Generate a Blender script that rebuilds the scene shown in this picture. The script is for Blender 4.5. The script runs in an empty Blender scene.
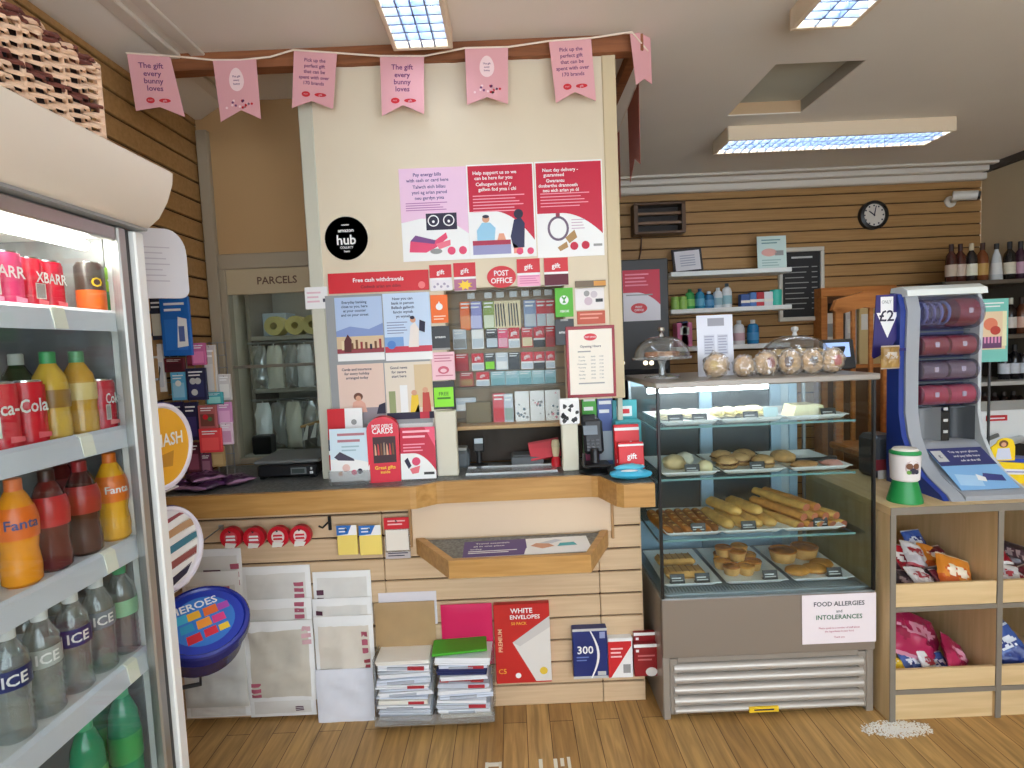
import bpy, bmesh, math, random
from mathutils import Vector, Matrix, noise
PI = math.pi
random.seed(7)
SC = bpy.context.scene
COL = SC.collection

# ---------------------------------------------------------------- camera
FPX, PITCH, ROLL, CAMH = 560.0, math.radians(4.0), math.radians(2.5), 1.55
_F = Vector((0, math.cos(PITCH), -math.sin(PITCH)))
_r = Vector((1, 0, 0)); _u = _r.cross(_F)
_R = math.cos(ROLL) * _r - math.sin(ROLL) * _u
_U = math.cos(ROLL) * _u + math.sin(ROLL) * _r
_C = Vector((0, 0, CAMH))
cam_d = bpy.data.cameras.new('camera'); cam = bpy.data.objects.new('camera', cam_d); COL.objects.link(cam)
cam_d.sensor_width = 36; cam_d.lens = FPX / 1024 * 36; cam_d.clip_start = .02
m3 = Matrix((_R, _U, -_F)).transposed()
cam.matrix_world = Matrix.Translation(_C) @ m3.to_4x4()
SC.camera = cam

def P(x, y, X=None, Y=None, Z=None):
    """point of the room seen at photo pixel x,y on the plane X=, Y= or Z="""
    d = _F + _R * ((x - 512) / FPX) - _U * ((y - 384) / FPX)
    t = ((X - _C.x) / d.x if X is not None else (Y - _C.y) / d.y if Y is not None else (Z - _C.z) / d.z)
    return _C + d * t

# ---------------------------------------------------------------- materials
def lin(c): 
    c = c / 255
    return c / 12.92 if c <= .04045 else ((c + .055) / 1.055) ** 2.4
def rgb(c): return (lin(c[0]), lin(c[1]), lin(c[2]), 1)
_mc = {}
def M(c, rough=.55, metal=0.0, emit=0.0, var=0.0, vs=40.0, spec=.5, alpha=None, coat=0):
    key = (tuple(c), rough, metal, emit, var, vs, spec, alpha, coat)
    if key in _mc: return _mc[key]
    m = bpy.data.materials.new('paint_%d_%d_%d' % tuple(c)); m.use_nodes = True
    nt = m.node_tree; b = nt.nodes['Principled BSDF']
    b.inputs['Base Color'].default_value = rgb(c); b.inputs['Roughness'].default_value = rough
    b.inputs['Metallic'].default_value = metal; b.inputs['Specular IOR Level'].default_value = spec
    if coat: b.inputs['Coat Weight'].default_value = coat; b.inputs['Coat Roughness'].default_value = .1
    if emit:
        b.inputs['Emission Color'].default_value = rgb(c); b.inputs['Emission Strength'].default_value = emit
    if var:
        tc = nt.nodes.new('ShaderNodeTexCoord'); nz = nt.nodes.new('ShaderNodeTexNoise'); nz.inputs['Scale'].default_value = vs
        nz.inputs['Detail'].default_value = 3
        mx = nt.nodes.new('ShaderNodeMix'); mx.data_type = 'RGBA'; mx.blend_type = 'MULTIPLY'; mx.inputs[0].default_value = 1
        rp = nt.nodes.new('ShaderNodeMapRange'); rp.inputs[3].default_value = 1 - var; rp.inputs[4].default_value = 1 + var
        rp.inputs[1].default_value = .3; rp.inputs[2].default_value = .7
        nt.links.new(tc.outputs['Object'], nz.inputs['Vector']); nt.links.new(nz.outputs['Fac'], rp.inputs[0])
        mx.inputs[6].default_value = rgb(c); nt.links.new(rp.outputs[0], mx.inputs[7]); nt.links.new(mx.outputs[2], b.inputs['Base Color'])
    if alpha is not None: b.inputs['Alpha'].default_value = alpha
    _mc[key] = m
    return m

def glass(name, tint=(235, 245, 240), refl=.09, haze=0.0, rough=.02, hazecol=(255, 255, 255)):
    m = bpy.data.materials.new(name); m.use_nodes = True; nt = m.node_tree; nt.nodes.clear()
    out = nt.nodes.new('ShaderNodeOutputMaterial'); tr = nt.nodes.new('ShaderNodeBsdfTransparent'); gl = nt.nodes.new('ShaderNodeBsdfGlossy')
    df = nt.nodes.new('ShaderNodeBsdfDiffuse'); df.inputs[0].default_value = rgb(hazecol)
    tr.inputs[0].default_value = rgb(tint); gl.inputs['Roughness'].default_value = rough
    lw = nt.nodes.new('ShaderNodeLayerWeight'); lw.inputs[0].default_value = .25
    mr = nt.nodes.new('ShaderNodeMapRange'); mr.inputs[3].default_value = refl * .6; mr.inputs[4].default_value = min(1, refl * 5)
    m1 = nt.nodes.new('ShaderNodeMixShader'); m2 = nt.nodes.new('ShaderNodeMixShader'); m1.inputs[0].default_value = haze
    nt.links.new(lw.outputs['Facing'], mr.inputs[0])
    nt.links.new(tr.outputs[0], m1.inputs[1]); nt.links.new(df.outputs[0], m1.inputs[2])
    nt.links.new(mr.outputs[0], m2.inputs[0]); nt.links.new(m1.outputs[0], m2.inputs[1]); nt.links.new(gl.outputs[0], m2.inputs[2])
    nt.links.new(m2.outputs[0], out.inputs[0])
    return m

def wood(name, c1, c2, scale=(2, 30, 30), rough=.45, spec=.4):
    m = bpy.data.materials.new(name); m.use_nodes = True; nt = m.node_tree; b = nt.nodes['Principled BSDF']
    tc = nt.nodes.new('ShaderNodeTexCoord'); mp = nt.nodes.new('ShaderNodeMapping'); mp.inputs['Scale'].default_value = scale
    nz = nt.nodes.new('ShaderNodeTexNoise'); nz.inputs['Scale'].default_value = 1; nz.inputs['Detail'].default_value = 5; nz.inputs['Distortion'].default_value = .4
    cr = nt.nodes.new('ShaderNodeValToRGB'); cr.color_ramp.elements[0].position = .3; cr.color_ramp.elements[1].position = .7
    cr.color_ramp.elements[0].color = rgb(c1); cr.color_ramp.elements[1].color = rgb(c2)
    nt.links.new(tc.outputs['Object'], mp.inputs[0]); nt.links.new(mp.outputs[0], nz.inputs['Vector']); nt.links.new(nz.outputs['Fac'], cr.inputs[0])
    nt.links.new(cr.outputs[0], b.inputs['Base Color']); b.inputs['Roughness'].default_value = rough; b.inputs['Specular IOR Level'].default_value = spec
    return m

def floor_mat():
    m = bpy.data.materials.new('oak_laminate'); m.use_nodes = True; nt = m.node_tree; b = nt.nodes['Principled BSDF']
    tc = nt.nodes.new('ShaderNodeTexCoord'); mp = nt.nodes.new('ShaderNodeMapping'); mp.inputs['Rotation'].default_value = (0, 0, PI / 2)
    br = nt.nodes.new('ShaderNodeTexBrick'); br.inputs['Scale'].default_value = 1; br.inputs['Brick Width'].default_value = 1.1; br.inputs['Row Height'].default_value = .095
    br.inputs['Mortar Size'].default_value = .0015; br.inputs['Color1'].default_value = rgb((188, 150, 94)); br.inputs['Color2'].default_value = rgb((166, 126, 74)); br.inputs['Mortar'].default_value = rgb((90, 62, 32))
    br.inputs['Bias'].default_value = 0
    mp2 = nt.nodes.new('ShaderNodeMapping'); mp2.inputs['Scale'].default_value = (42, 3.5, 1)
    nz = nt.nodes.new('ShaderNodeTexNoise'); nz.inputs['Detail'].default_value = 6; nz.inputs['Scale'].default_value = 1; nz.inputs['Distortion'].default_value = .8
    mr = nt.nodes.new('ShaderNodeMapRange'); mr.inputs[1].default_value = .3; mr.inputs[2].default_value = .7; mr.inputs[3].default_value = .68; mr.inputs[4].default_value = 1.25
    mx = nt.nodes.new('ShaderNodeMix'); mx.data_type = 'RGBA'; mx.blend_type = 'MULTIPLY'; mx.inputs[0].default_value = 1
    nt.links.new(tc.outputs['Object'], mp.inputs[0]); nt.links.new(mp.outputs[0], br.inputs['Vector'])
    nt.links.new(tc.outputs['Object'], mp2.inputs[0]); nt.links.new(mp2.outputs[0], nz.inputs['Vector']); nt.links.new(nz.outputs['Fac'], mr.inputs[0])
    nt.links.new(br.outputs['Color'], mx.inputs[6]); nt.links.new(mr.outputs[0], mx.inputs[7]); nt.links.new(mx.outputs[2], b.inputs['Base Color'])
    b.inputs['Roughness'].default_value = .38; b.inputs['Specular IOR Level'].default_value = .35
    return m

def speckle(name, c1, c2, scale=160, rough=.4):
    m = bpy.data.materials.new(name); m.use_nodes = True; nt = m.node_tree; b = nt.nodes['Principled BSDF']
    tc = nt.nodes.new('ShaderNodeTexCoord'); nz = nt.nodes.new('ShaderNodeTexNoise'); nz.inputs['Scale'].default_value = scale; nz.inputs['Detail'].default_value = 4
    cr = nt.nodes.new('ShaderNodeValToRGB'); cr.color_ramp.elements[0].position = .38; cr.color_ramp.elements[1].position = .66
    cr.color_ramp.elements[0].color = rgb(c1); cr.color_ramp.elements[1].color = rgb(c2)
    nt.links.new(tc.outputs['Object'], nz.inputs['Vector']); nt.links.new(nz.outputs['Fac'], cr.inputs[0]); nt.links.new(cr.outputs[0], b.inputs['Base Color'])
    b.inputs['Roughness'].default_value = rough
    return m

WHITE = M((238, 238, 236), .5); OFFW = M((228, 224, 214), .6); BLACK = M((22, 22, 24), .4); DARK = M((48, 48, 50), .5)
RED = M((205, 26, 40), .45); CRIM = M((196, 14, 54), .45); INK = M((40, 36, 60), .6); PINK = M((232, 172, 190), .6)
GREY = M((150, 150, 148), .5); LGREY = M((196, 197, 195), .5); METAL = M((180, 180, 178), .32, .75); CHROME = M((205, 208, 210), .15, 1)
BLUE = M((30, 60, 150), .45); NAVY = M((26, 28, 74), .45); TEAL = M((70, 170, 178), .5); GREEN = M((66, 160, 50), .5); LIME = M((150, 220, 50), .5)
YEL = M((240, 200, 40), .45); ORANGE = M((238, 108, 30), .5); PURP = M((84, 60, 122), .5); SKIN = M((214, 160, 130), .6); BROWN = M((112, 72, 44), .6)
FILM = M((236, 238, 240), .25); CREAM = M((226, 210, 170), .6); KRAFT = M((176, 140, 92), .7)
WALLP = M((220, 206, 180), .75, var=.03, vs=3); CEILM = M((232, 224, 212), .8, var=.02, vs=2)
SLAT = wood('slat_maple', (204, 174, 138), (218, 190, 154), (3, 60, 60), .5)
SLATB = wood('slat_oak', (160, 120, 72), (178, 138, 88), (3, 60, 60), .5)
GROOVE = M((70, 44, 24), .8)
OAK = wood('oak_edge', (172, 126, 66), (198, 152, 90), (4, 50, 50), .4)
MAPLE = wood('maple_board', (206, 176, 128), (222, 194, 148), (30, 3, 30), .5)
MAPLEX = wood('maple_lip', (206, 176, 128), (222, 194, 148), (3, 40, 40), .5)
MAPLEV = wood('maple_board_upright', (196, 168, 122), (214, 186, 142), (40, 40, 3), .5)
LAM = speckle('grey_laminate', (72, 74, 72), (118, 120, 116), 90, .38)
GLASS = glass('clear_glass', (246, 251, 250), .022)
GLASSF = glass('cooler_glass', (246, 248, 247), .022)
GLASSW = glass('window_glass', (250, 252, 252), .006)
CLEARP = glass('clear_plastic', (238, 240, 240), .12, .10, .08)
FROSTP = glass('cup_plastic', (222, 222, 236), .10, .06, .10, (180, 184, 215))

# ---------------------------------------------------------------- mesh building
FC = Matrix.Rotation(PI / 2, 4, 'X')                                   # x right, y up, z towards -Y
FX = Matrix.Rotation(PI / 2, 4, 'Z') @ Matrix.Rotation(PI / 2, 4, 'X')    # faces +X
def TR(x, y, z): return Matrix.Translation((x, y, z))
def RX(a): return Matrix.Rotation(a, 4, 'X')
def RY(a): return Matrix.Rotation(a, 4, 'Y')
def RZ(a): return Matrix.Rotation(a, 4, 'Z')

_tx = {}
def text_geo(s):
    if s in _tx: return _tx[s]
    cu = bpy.data.curves.new('t', 'FONT'); cu.body = s; cu.align_x = 'CENTER'; cu.size = 1; cu.resolution_u = 2; cu.offset = .018
    ob = bpy.data.objects.new('t', cu); COL.objects.link(ob)
    dg = bpy.context.evaluated_depsgraph_get(); ev = ob.evaluated_get(dg); me = ev.to_mesh()
    v = [(p.co.x, p.co.y) for p in me.vertices]; f = [tuple(p.vertices) for p in me.polygons]
    ev.to_mesh_clear(); bpy.data.objects.remove(ob); bpy.data.curves.remove(cu)
    xs = [a for a, _ in v] or [0, 1]; ys = [b for _, b in v] or [0, 1]
    cx = (min(xs) + max(xs)) / 2; cy = .35
    v = [(a - cx, b - cy) for a, b in v]
    _tx[s] = (v, f, max(xs) - min(xs)); return _tx[s]

class MB:
    def __init__(s): s.v = []; s.f = []; s.m = []; s.mats = []
    def add(s, vs, fs, mat, T=None):
        o = len(s.v)
        if mat not in s.mats: s.mats.append(mat)
        k = s.mats.index(mat)
        for p in vs: s.v.append((T @ Vector(p)) if T is not None else Vector(p))
        for f in fs: s.f.append([i + o for i in f]); s.m.append(k)
        return s
    def box(s, c, sz, mat, bev=0.0, T=None):
        x, y, z = c; h = [a / 2 for a in sz]
        b = min(bev, min(h) * .9)
        if b <= 0:
            vs = [(x + i * h[0], y + j * h[1], z + k * h[2]) for i in (-1, 1) for j in (-1, 1) for k in (-1, 1)]
            return s.add(vs, [(0, 1, 3, 2), (4, 6, 7, 5), (0, 4, 5, 1), (2, 3, 7, 6), (0, 2, 6, 4), (1, 5, 7, 3)], mat, T)
        vs = []; ix = {}
        for i in (-1, 1):
            for j in (-1, 1):
                for k in (-1, 1):
                    for a in range(3):
                        d = [h[q] - (0 if q == a else b) for q in range(3)]
                        ix[(i, j, k, a)] = len(vs); vs.append((x + i * d[0], y + j * d[1], z + k * d[2]))
        fs = []
        for a in range(3):
            o = [q for q in range(3) if q != a]
            for sg in (-1, 1):
                q = []
                for (u, w) in ((-1, -1), (1, -1), (1, 1), (-1, 1)):
                    t = [0, 0, 0]; t[a] = sg; t[o[0]] = u; t[o[1]] = w; q.append(ix[tuple(t) + (a,)])
                fs.append(q)
            for u in (-1, 1):
                for w in (-1, 1):
                    q = []
                    for e, order in ((-1, (0, 1)), (1, (1, 0))):
                        t = [0, 0, 0]; t[a] = e; t[o[0]] = u; t[o[1]] = w
                        for r in order: q.append(ix[tuple(t) + (o[r],)])
                    fs.append(q)
        for i in (-1, 1):
            for j in (-1, 1):
                for k in (-1, 1): fs.append([ix[(i, j, k, a)] for a in range(3)])
        return s.add(vs, fs, mat, T)
    def bx(s, x0, x1, y0, y1, z0, z1, mat, bev=0.0, T=None):
        return s.box(((x0 + x1) / 2, (y0 + y1) / 2, (z0 + z1) / 2), (abs(x1 - x0), abs(y1 - y0), abs(z1 - z0)), mat, bev, T)
    def prism(s, pts, z0, z1, mat, T=None, side=None):
        n = len(pts); vs = [(a, b, z0) for a, b in pts] + [(a, b, z1) for a, b in pts]
        s.add(vs, [list(range(n - 1, -1, -1)), list(range(n, 2 * n))] + [(i, (i + 1) % n, n + (i + 1) % n, n + i) for i in range(n)], mat, T)
        return s
    def flat(s, pts, z, mat, T=None): return s.add([(a, b, z) for a, b in pts], [list(range(len(pts)))], mat, T)
    def lathe(s, prof, mat, n=20, T=None):
        vs = []; fs = []; rings = []
        for r, z in prof:
            if r < 1e-6: rings.append([len(vs)]); vs.append((0, 0, z))
            else:
                rings.append(list(range(len(vs), len(vs) + n)))
                vs += [(r * math.cos(2 * PI * i / n), r * math.sin(2 * PI * i / n), z) for i in range(n)]
        for a, b in zip(rings, rings[1:]):
            for i in range(n):
                j = (i + 1) % n
                if len(a) == 1 and len(b) == 1: continue
                if len(a) == 1: fs.append((a[0], b[j], b[i]))
                elif len(b) == 1: fs.append((a[i], a[j], b[0]))
                else: fs.append((a[i], a[j], b[j], b[i]))
        return s.add(vs, fs, mat, T)
    def cyl(s, p0, p1, r, mat, n=12, r1=None):
        p0 = Vector(p0); p1 = Vector(p1); d = p1 - p0; L = d.length
        T = Matrix.Translation(p0) @ d.to_track_quat('Z', 'Y').to_matrix().to_4x4()
        r1 = r if r1 is None else r1
        return s.lathe([(0, 0), (r, 0), (r1, L), (0, L)], mat, n, T)
    def tube(s, pts, r, mat, n=8):
        pts = [Vector(p) for p in pts]; rings = []; vs = []; fs = []
        for i, p in enumerate(pts):
            t = (pts[min(i + 1, len(pts) - 1)] - pts[max(i - 1, 0)]).normalized()
            up = Vector((0, 0, 1)) if abs(t.z) < .95 else Vector((0, 1, 0))
            a = t.cross(up).normalized(); b = t.cross(a)
            rings.append(len(vs)); vs += [p + r * (math.cos(2 * PI * k / n) * a + math.sin(2 * PI * k / n) * b) for k in range(n)]
        for q in range(len(pts) - 1):
            for k in range(n):
                j = (k + 1) % n; fs.append((rings[q] + k, rings[q] + j, rings[q + 1] + j, rings[q + 1] + k))
        fs.append(list(range(n))); fs.append([rings[-1] + k for k in range(n)])
        return s.add(vs, fs, mat)
    def ell(s, c, r, mat, nu=16, nv=10, T=None, amp=0.0, fr=3.0, seed=0, zmin=-1.0):
        vs = []; fs = []
        for j in range(nv + 1):
            ph = PI * j / nv
            for i in range(nu):
                th = 2 * PI * i / nu
                d = Vector((math.sin(ph) * math.cos(th), math.sin(ph) * math.sin(th), max(zmin, math.cos(ph))))
                k = 1 + (amp * noise.noise(d * fr + Vector((seed * 7.3, seed * 3.1, 1))) if amp else 0)
                vs.append((c[0] + d.x * r[0] * k, c[1] + d.y * r[1] * k, c[2] + d.z * r[2] * (k if d.z > zmin else 1)))
        for j in range(nv):
            for i in range(nu): fs.append((j * nu + i, j * nu + (i + 1) % nu, (j + 1) * nu + (i + 1) % nu, (j + 1) * nu + i))
        return s.add(vs, fs, mat, T)
    def grid(s, fn, nu, nv, mat, T=None):
        vs = [fn(i / nu, j / nv) for j in range(nv + 1) for i in range(nu + 1)]; w = nu + 1
        return s.add(vs, [(j * w + i, j * w + i + 1, (j + 1) * w + i + 1, (j + 1) * w + i) for j in range(nv) for i in range(nu)], mat, T)
    def text(s, t, mat, x, y, cap, z, maxw=None, T=None, rot=0):
        v, f, w = text_geo(t); k = cap / .7
        kx = min(k, maxw / w) if (maxw and w > 0) else k
        k = min(k, kx * 1.6)
        c, sn = math.cos(rot), math.sin(rot)
        return s.add([(x + a * kx * c - b * k * sn, y + a * kx * sn + b * k * c, z) for a, b in v], f, mat, T)
    def build(s, name, parent=None, loc=(0, 0, 0), rot=(0, 0, 0), world=False, sharp=35):
        me = bpy.data.meshes.new(name); off = (parent.location + (parent.parent.location if parent.parent else Vector((0, 0, 0)))) if (world and parent) else Vector((0, 0, 0))
        if world and not parent: off = Vector(loc)
        me.from_pydata([p - off for p in s.v], [], s.f)
        for m in s.mats: me.materials.append(m)
        me.polygons.foreach_set('material_index', s.m)
        bm = bmesh.new(); bm.from_mesh(me)
        bmesh.ops.remove_doubles(bm, verts=bm.verts, dist=1e-6)
        bmesh.ops.recalc_face_normals(bm, faces=bm.faces); bm.to_mesh(me); bm.free()
        me.polygons.foreach_set('use_smooth', [True] * len(me.polygons))
        me.set_sharp_from_angle(angle=math.radians(sharp)); me.update()
        o = bpy.data.objects.new(name, me); COL.objects.link(o)
        if parent: o.parent = parent
        o.location = (0, 0, 0) if (world and parent) else loc; o.rotation_euler = rot
        return o

def tag(o, label, cat, group=None, kind=None):
    o['label'] = label; o['category'] = cat
    if group: o['group'] = group
    if kind: o['kind'] = kind
    return o
def thing(name, label, cat, loc=(0, 0, 0), rz=0, group=None):
    o = bpy.data.objects.new(name, None); COL.objects.link(o); o.empty_display_size = .05
    o.location = loc; o.rotation_euler = (0, 0, rz); return tag(o, label, cat, group)
def struct(o): o['kind'] = 'structure'; return o
def dup(root, loc, label=None, rot=None):
    r = root.copy(); COL.objects.link(r); r.location = loc
    if rot: r.rotation_euler = rot
    if label: r['label'] = label
    for ch in list(root.children):
        c = ch.copy(); COL.objects.link(c); c.parent = r
        for g in list(ch.children):
            d = g.copy(); COL.objects.link(d); d.parent = c
    return r

class Draw:
    """prints on the front of a flat sheet; coordinates 0..1, origin bottom left"""
    def __init__(s, w, h, t): s.w, s.h, s.t, s.mb = w, h, t, MB()
    def xy(s, x, y): return ((x - .5) * s.w, (y - .5) * s.h)
    def base(s, mat, bev=0): s.mb.box((0, 0, s.t / 2), (s.w, s.h, s.t), mat, bev); return s
    def rect(s, x0, y0, x1, y1, mat, l=1): s.mb.flat([s.xy(x0, y0), s.xy(x1, y0), s.xy(x1, y1), s.xy(x0, y1)], s.t + .0004 * l, mat); return s
    def poly(s, pts, mat, l=1): s.mb.flat([s.xy(*p) for p in pts], s.t + .0004 * l, mat); return s
    def circ(s, cx, cy, r, mat, l=1, ry=None, n=28):
        x, y = s.xy(cx, cy); R = r * s.w; Q = (ry * s.h if ry else R)
        s.mb.flat([(x + R * math.cos(2 * PI * i / n), y + Q * math.sin(2 * PI * i / n)) for i in range(n)], s.t + .0004 * l, mat); return s
    def ring(s, cx, cy, r, mat, inner, l=1, th=.8): s.circ(cx, cy, r, mat, l); s.circ(cx, cy, r * th, inner, l + 1); return s
    def txt(s, t, cx, cy, hh, mat, l=3, maxw=.92, rot=0):
        x, y = s.xy(cx, cy); s.mb.text(t, mat, x, y, hh * s.h, s.t + .0004 * l, maxw * s.w, rot=rot); return s
    def bars(s, x0, x1, y, n, dy, mat, l=2, th=.4):
        for i in range(n):
            e = x1 - (x1 - x0) * (.25 * ((i * 37) % 10) / 10); s.rect(x0, y - i * dy, e, y - i * dy + dy * th, mat, l)
        return s
    def hill(s, top, mat, l=1, x0=0, x1=1, side=.6):
        n = 18; pts = [(x0, 0), (x1, 0)]
        for i in range(n + 1):
            u = 1 - i / n; pts.append((x0 + (x1 - x0) * u, top * (1 - side * max(0, (u - .35) / .65) ** 2)))
        s.poly(pts, mat, l); return s

def card(name, label, cat, px, Y, draw, t=.003, group=None, rz=0, lean=0, sit=None, parent=None, thick=None):
    x0, y0, x1, y1 = px; cx, cy = (x0 + x1) / 2, (y0 + y1) / 2
    c = P(cx, cy, Y=Y); w = abs(P(x1, cy, Y=Y).x - P(x0, cy, Y=Y).x); h = abs(P(cx, y0, Y=Y).z - P(cx, y1, Y=Y).z)
    d = Draw(w, h, thick or t); draw(d)
    z = c.z if sit is None else sit + h / 2 * math.cos(lean)
    o = d.mb.build(name, parent, (c.x, Y, z) if parent is None else Vector((c.x, Y, z)) - parent.location, (PI / 2 - lean, 0, rz))
    if parent is None: tag(o, label, cat, group)
    return o
ORD = ['first', 'second', 'third', 'fourth', 'fifth', 'sixth', 'seventh', 'eighth', 'ninth', 'tenth', 'eleventh', 'twelfth']
# ================================================================ the setting
YP, YF, ZC, CEIL = 2.42, 2.31, 1.0, 2.80
XL, XR, YB, YFR, YH = -1.5, 3.85, 4.6, -1.6, 2.84

mb = MB(); mb.bx(XL - .1, XR + .1, YFR - .1, YB + .1, -.06, 0, floor_mat()); struct(mb.build('floor'))
# ceiling with the square recess of the hatch cut out of it
hx0, hx1, hy0, hy1 = 1.295, 1.717, 2.705, 3.297
mb = MB()
for a in ((XL - .1, hx0, YFR - .1, YB + .1), (hx1, XR + .1, YFR - .1, YB + .1), (hx0, hx1, YFR - .1, hy0), (hx0, hx1, hy1, YB + .1)):
    mb.bx(a[0], a[1], a[2], a[3], CEIL, CEIL + .006, CEILM)
struct(mb.build('ceiling'))
mb = MB(); hm = M((188, 158, 122), .7); hp = M((190, 188, 172), .8)
mb.bx(hx0 - .02, hx1 + .02, hy0 - .02, hy1 + .02, CEIL + .07, CEIL + .10, hp)
mb.bx(hx0 - .02, hx0, hy0, hy1, CEIL + .006, CEIL + .07, hm); mb.bx(hx1, hx1 + .02, hy0, hy1, CEIL + .006, CEIL + .07, M((170, 164, 150), .8))
mb.bx(hx0 - .02, hx1 + .02, hy0 - .02, hy0, CEIL + .006, CEIL + .07, hm); mb.bx(hx0 - .02, hx1 + .02, hy1, hy1 + .02, CEIL + .006, CEIL + .07, hm)
struct(mb.build('trim_1'))

def slats(mb, horiz0, horiz1, z0, z1, plane, axis, mat, pitch=.094, gap=.009, th=.016, zoff=0.0, seams=()):
    """slatboard: separate boards with grooves between them, on a dark backing"""
    def bb(a, b, lo, hi, d0, d1, m, bv):
        if axis == 'X': mb.bx(d0, d1, a, b, lo, hi, m, bv)
        else: mb.bx(a, b, d0, d1, lo, hi, m, bv)
    sgn = 1 if axis == 'X' else -1            # boards stand out towards +X or towards -Y
    bb(horiz0, horiz1, z0, z1, plane - sgn * .03, plane - sgn * th, GROOVE, 0)
    cuts = [horiz0] + list(seams) + [horiz1]
    z = z0 + zoff
    while z < z1 - .004:
        lo, hi = max(z, z0), min(z + pitch - gap, z1)
        if hi > lo:
            for a, b in zip(cuts, cuts[1:]): bb(a + (.0012 if a != horiz0 else 0), b - (.0012 if b != horiz1 else 0), lo, hi, plane - sgn * th, plane, mat, .003)
        z += pitch

mb = MB(); slats(mb, YFR, YH + .02, 0, 2.78, XL, 'X', SLATB, .094, zoff=-.03)
mb.bx(XL - .1, XL - .03, YFR, YB, 0, 2.85, WALLP); struct(mb.build('wall_left'))
mb = MB(); slats(mb, XL, XR, 0, 2.78, YB, 'Y', SLATB, .094, zoff=.02)
mb.bx(XL - .1, XR + .1, YB + .03, YB + .1, 0, 2.85, WALLP); struct(mb.build('wall_back'))
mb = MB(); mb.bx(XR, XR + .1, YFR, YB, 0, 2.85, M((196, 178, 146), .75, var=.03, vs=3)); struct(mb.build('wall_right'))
# unseen shop front behind the camera, its window opening added for soft front light
mb = MB()
mb.bx(XL, XR, YFR - .1, YFR, 0, .55, WALLP); mb.bx(XL, XR, YFR - .1, YFR, 2.45, 2.85, WALLP)
mb.bx(XL, XL + .35, YFR - .1, YFR, .55, 2.45, WALLP); mb.bx(XR - .5, XR, YFR - .1, YFR, .55, 2.45, WALLP); mb.bx(1.2, 1.35, YFR - .1, YFR, .55, 2.45, WALLP)
struct(mb.build('wall_front_unseen'))
mb = MB(); fm = M((225, 225, 222), .4)
for x0, x1 in ((XL + .35, 1.2), (1.35, XR - .5)):
    mb.bx(x0, x1, YFR - .07, YFR - .03, .55, .60, fm); mb.bx(x0, x1, YFR - .07, YFR - .03, 2.40, 2.45, fm)
    mb.bx(x0, x0 + .05, YFR - .07, YFR - .03, .6, 2.4, fm); mb.bx(x1 - .05, x1, YFR - .07, YFR - .03, .6, 2.4, fm)
struct(mb.build('window_fill'))
# cornices
COVE = M((222, 214, 202), .7)
mb = MB(); mb.prism([(XL, 2.72), (XL + .03, 2.72), (XL + .14, CEIL - .015), (XL + .14, CEIL), (XL, CEIL)], YFR, YH, COVE, Matrix(((1, 0, 0, 0), (0, 0, 1, 0), (0, 1, 0, 0), (0, 0, 0, 1))))
mb.bx(XL + .14, XL + .20, YFR, YH, CEIL - .02, CEIL, COVE, .004); mb.bx(XL + .24, XL + .30, YFR, YH, CEIL - .012, CEIL, COVE, .004); struct(mb.build('trim_2'))
mb = MB(); mb.bx(XL, XR, YB - .06, YB, 2.70, CEIL, COVE, .01); mb.bx(XL, XR, YB - .13, YB - .06, CEIL - .05, CEIL, COVE, .008); mb.bx(XL, XR, YB - .22, YB - .16, CEIL - .02, CEIL, COVE, .006)
struct(mb.build('trim_3'))
mb = MB(); mb.bx(XR - .05, XR, 2.2, YB, CEIL - .05, CEIL, M((70, 62, 56), .6)); struct(mb.build('trim_4'))

# partition wall of the counter, with its serving window and poster bay
wx0, wx1, wz0, wz1 = -.245, .20, 1.0, 1.785
px0, px1 = -.785, .43
mb = MB(); PT = .09
mb.bx(px0, px1 + .03, YP, YP + PT, 1.80, CEIL, WALLP)                      # above the window
mb.bx(px0, wx0 - .03, YP, YP + PT, ZC, 1.80, WALLP)                         # behind the posters
mb.bx(wx1 + .04, px1 + .03, YP, YP + PT, 1.30, 1.80, WALLP)
struct(mb.build('wall_partition'))
POST = M((196, 194, 176), .5)
mb = MB(); mb.bx(-.845, -.785, YP - .004, YP + PT, ZC, CEIL, POST, .004); struct(mb.build('trim_5'))
mb = MB(); mb.bx(px1, px1 + .058, YP - .006, YP + PT + .02, 1.30, CEIL, M((206, 188, 152), .6), .004); mb.bx(px1 + .03, px1 + .05, YP + .02, YP + PT, ZC, 1.30, POST); struct(mb.build('trim_6'))
# rough brown beam along the top of the partition
mb = MB(); n = 60; bw = wood('beam_wood', (120, 72, 44), (160, 100, 62), (3, 40, 40), .7)
pts = [(XL + .02, 2.735 + .0)] + [(XL + .02 + (2.10) * i / n, 2.732 + .004 * noise.noise(Vector((i * .5, 0, 0)))) for i in range(1, n)] + [(.60, 2.735)]
pts += [(.60, CEIL)] + [(XL + .02, CEIL)]
mb.prism(pts, -(YP + .03), -(YP - .03), bw, FC); struct(mb.build('trim_7'))
mb = MB(); mb.bx(.56, .60, YP + .03, 3.9, 2.75, CEIL, bw); struct(mb.build('trim_8'))
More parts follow.
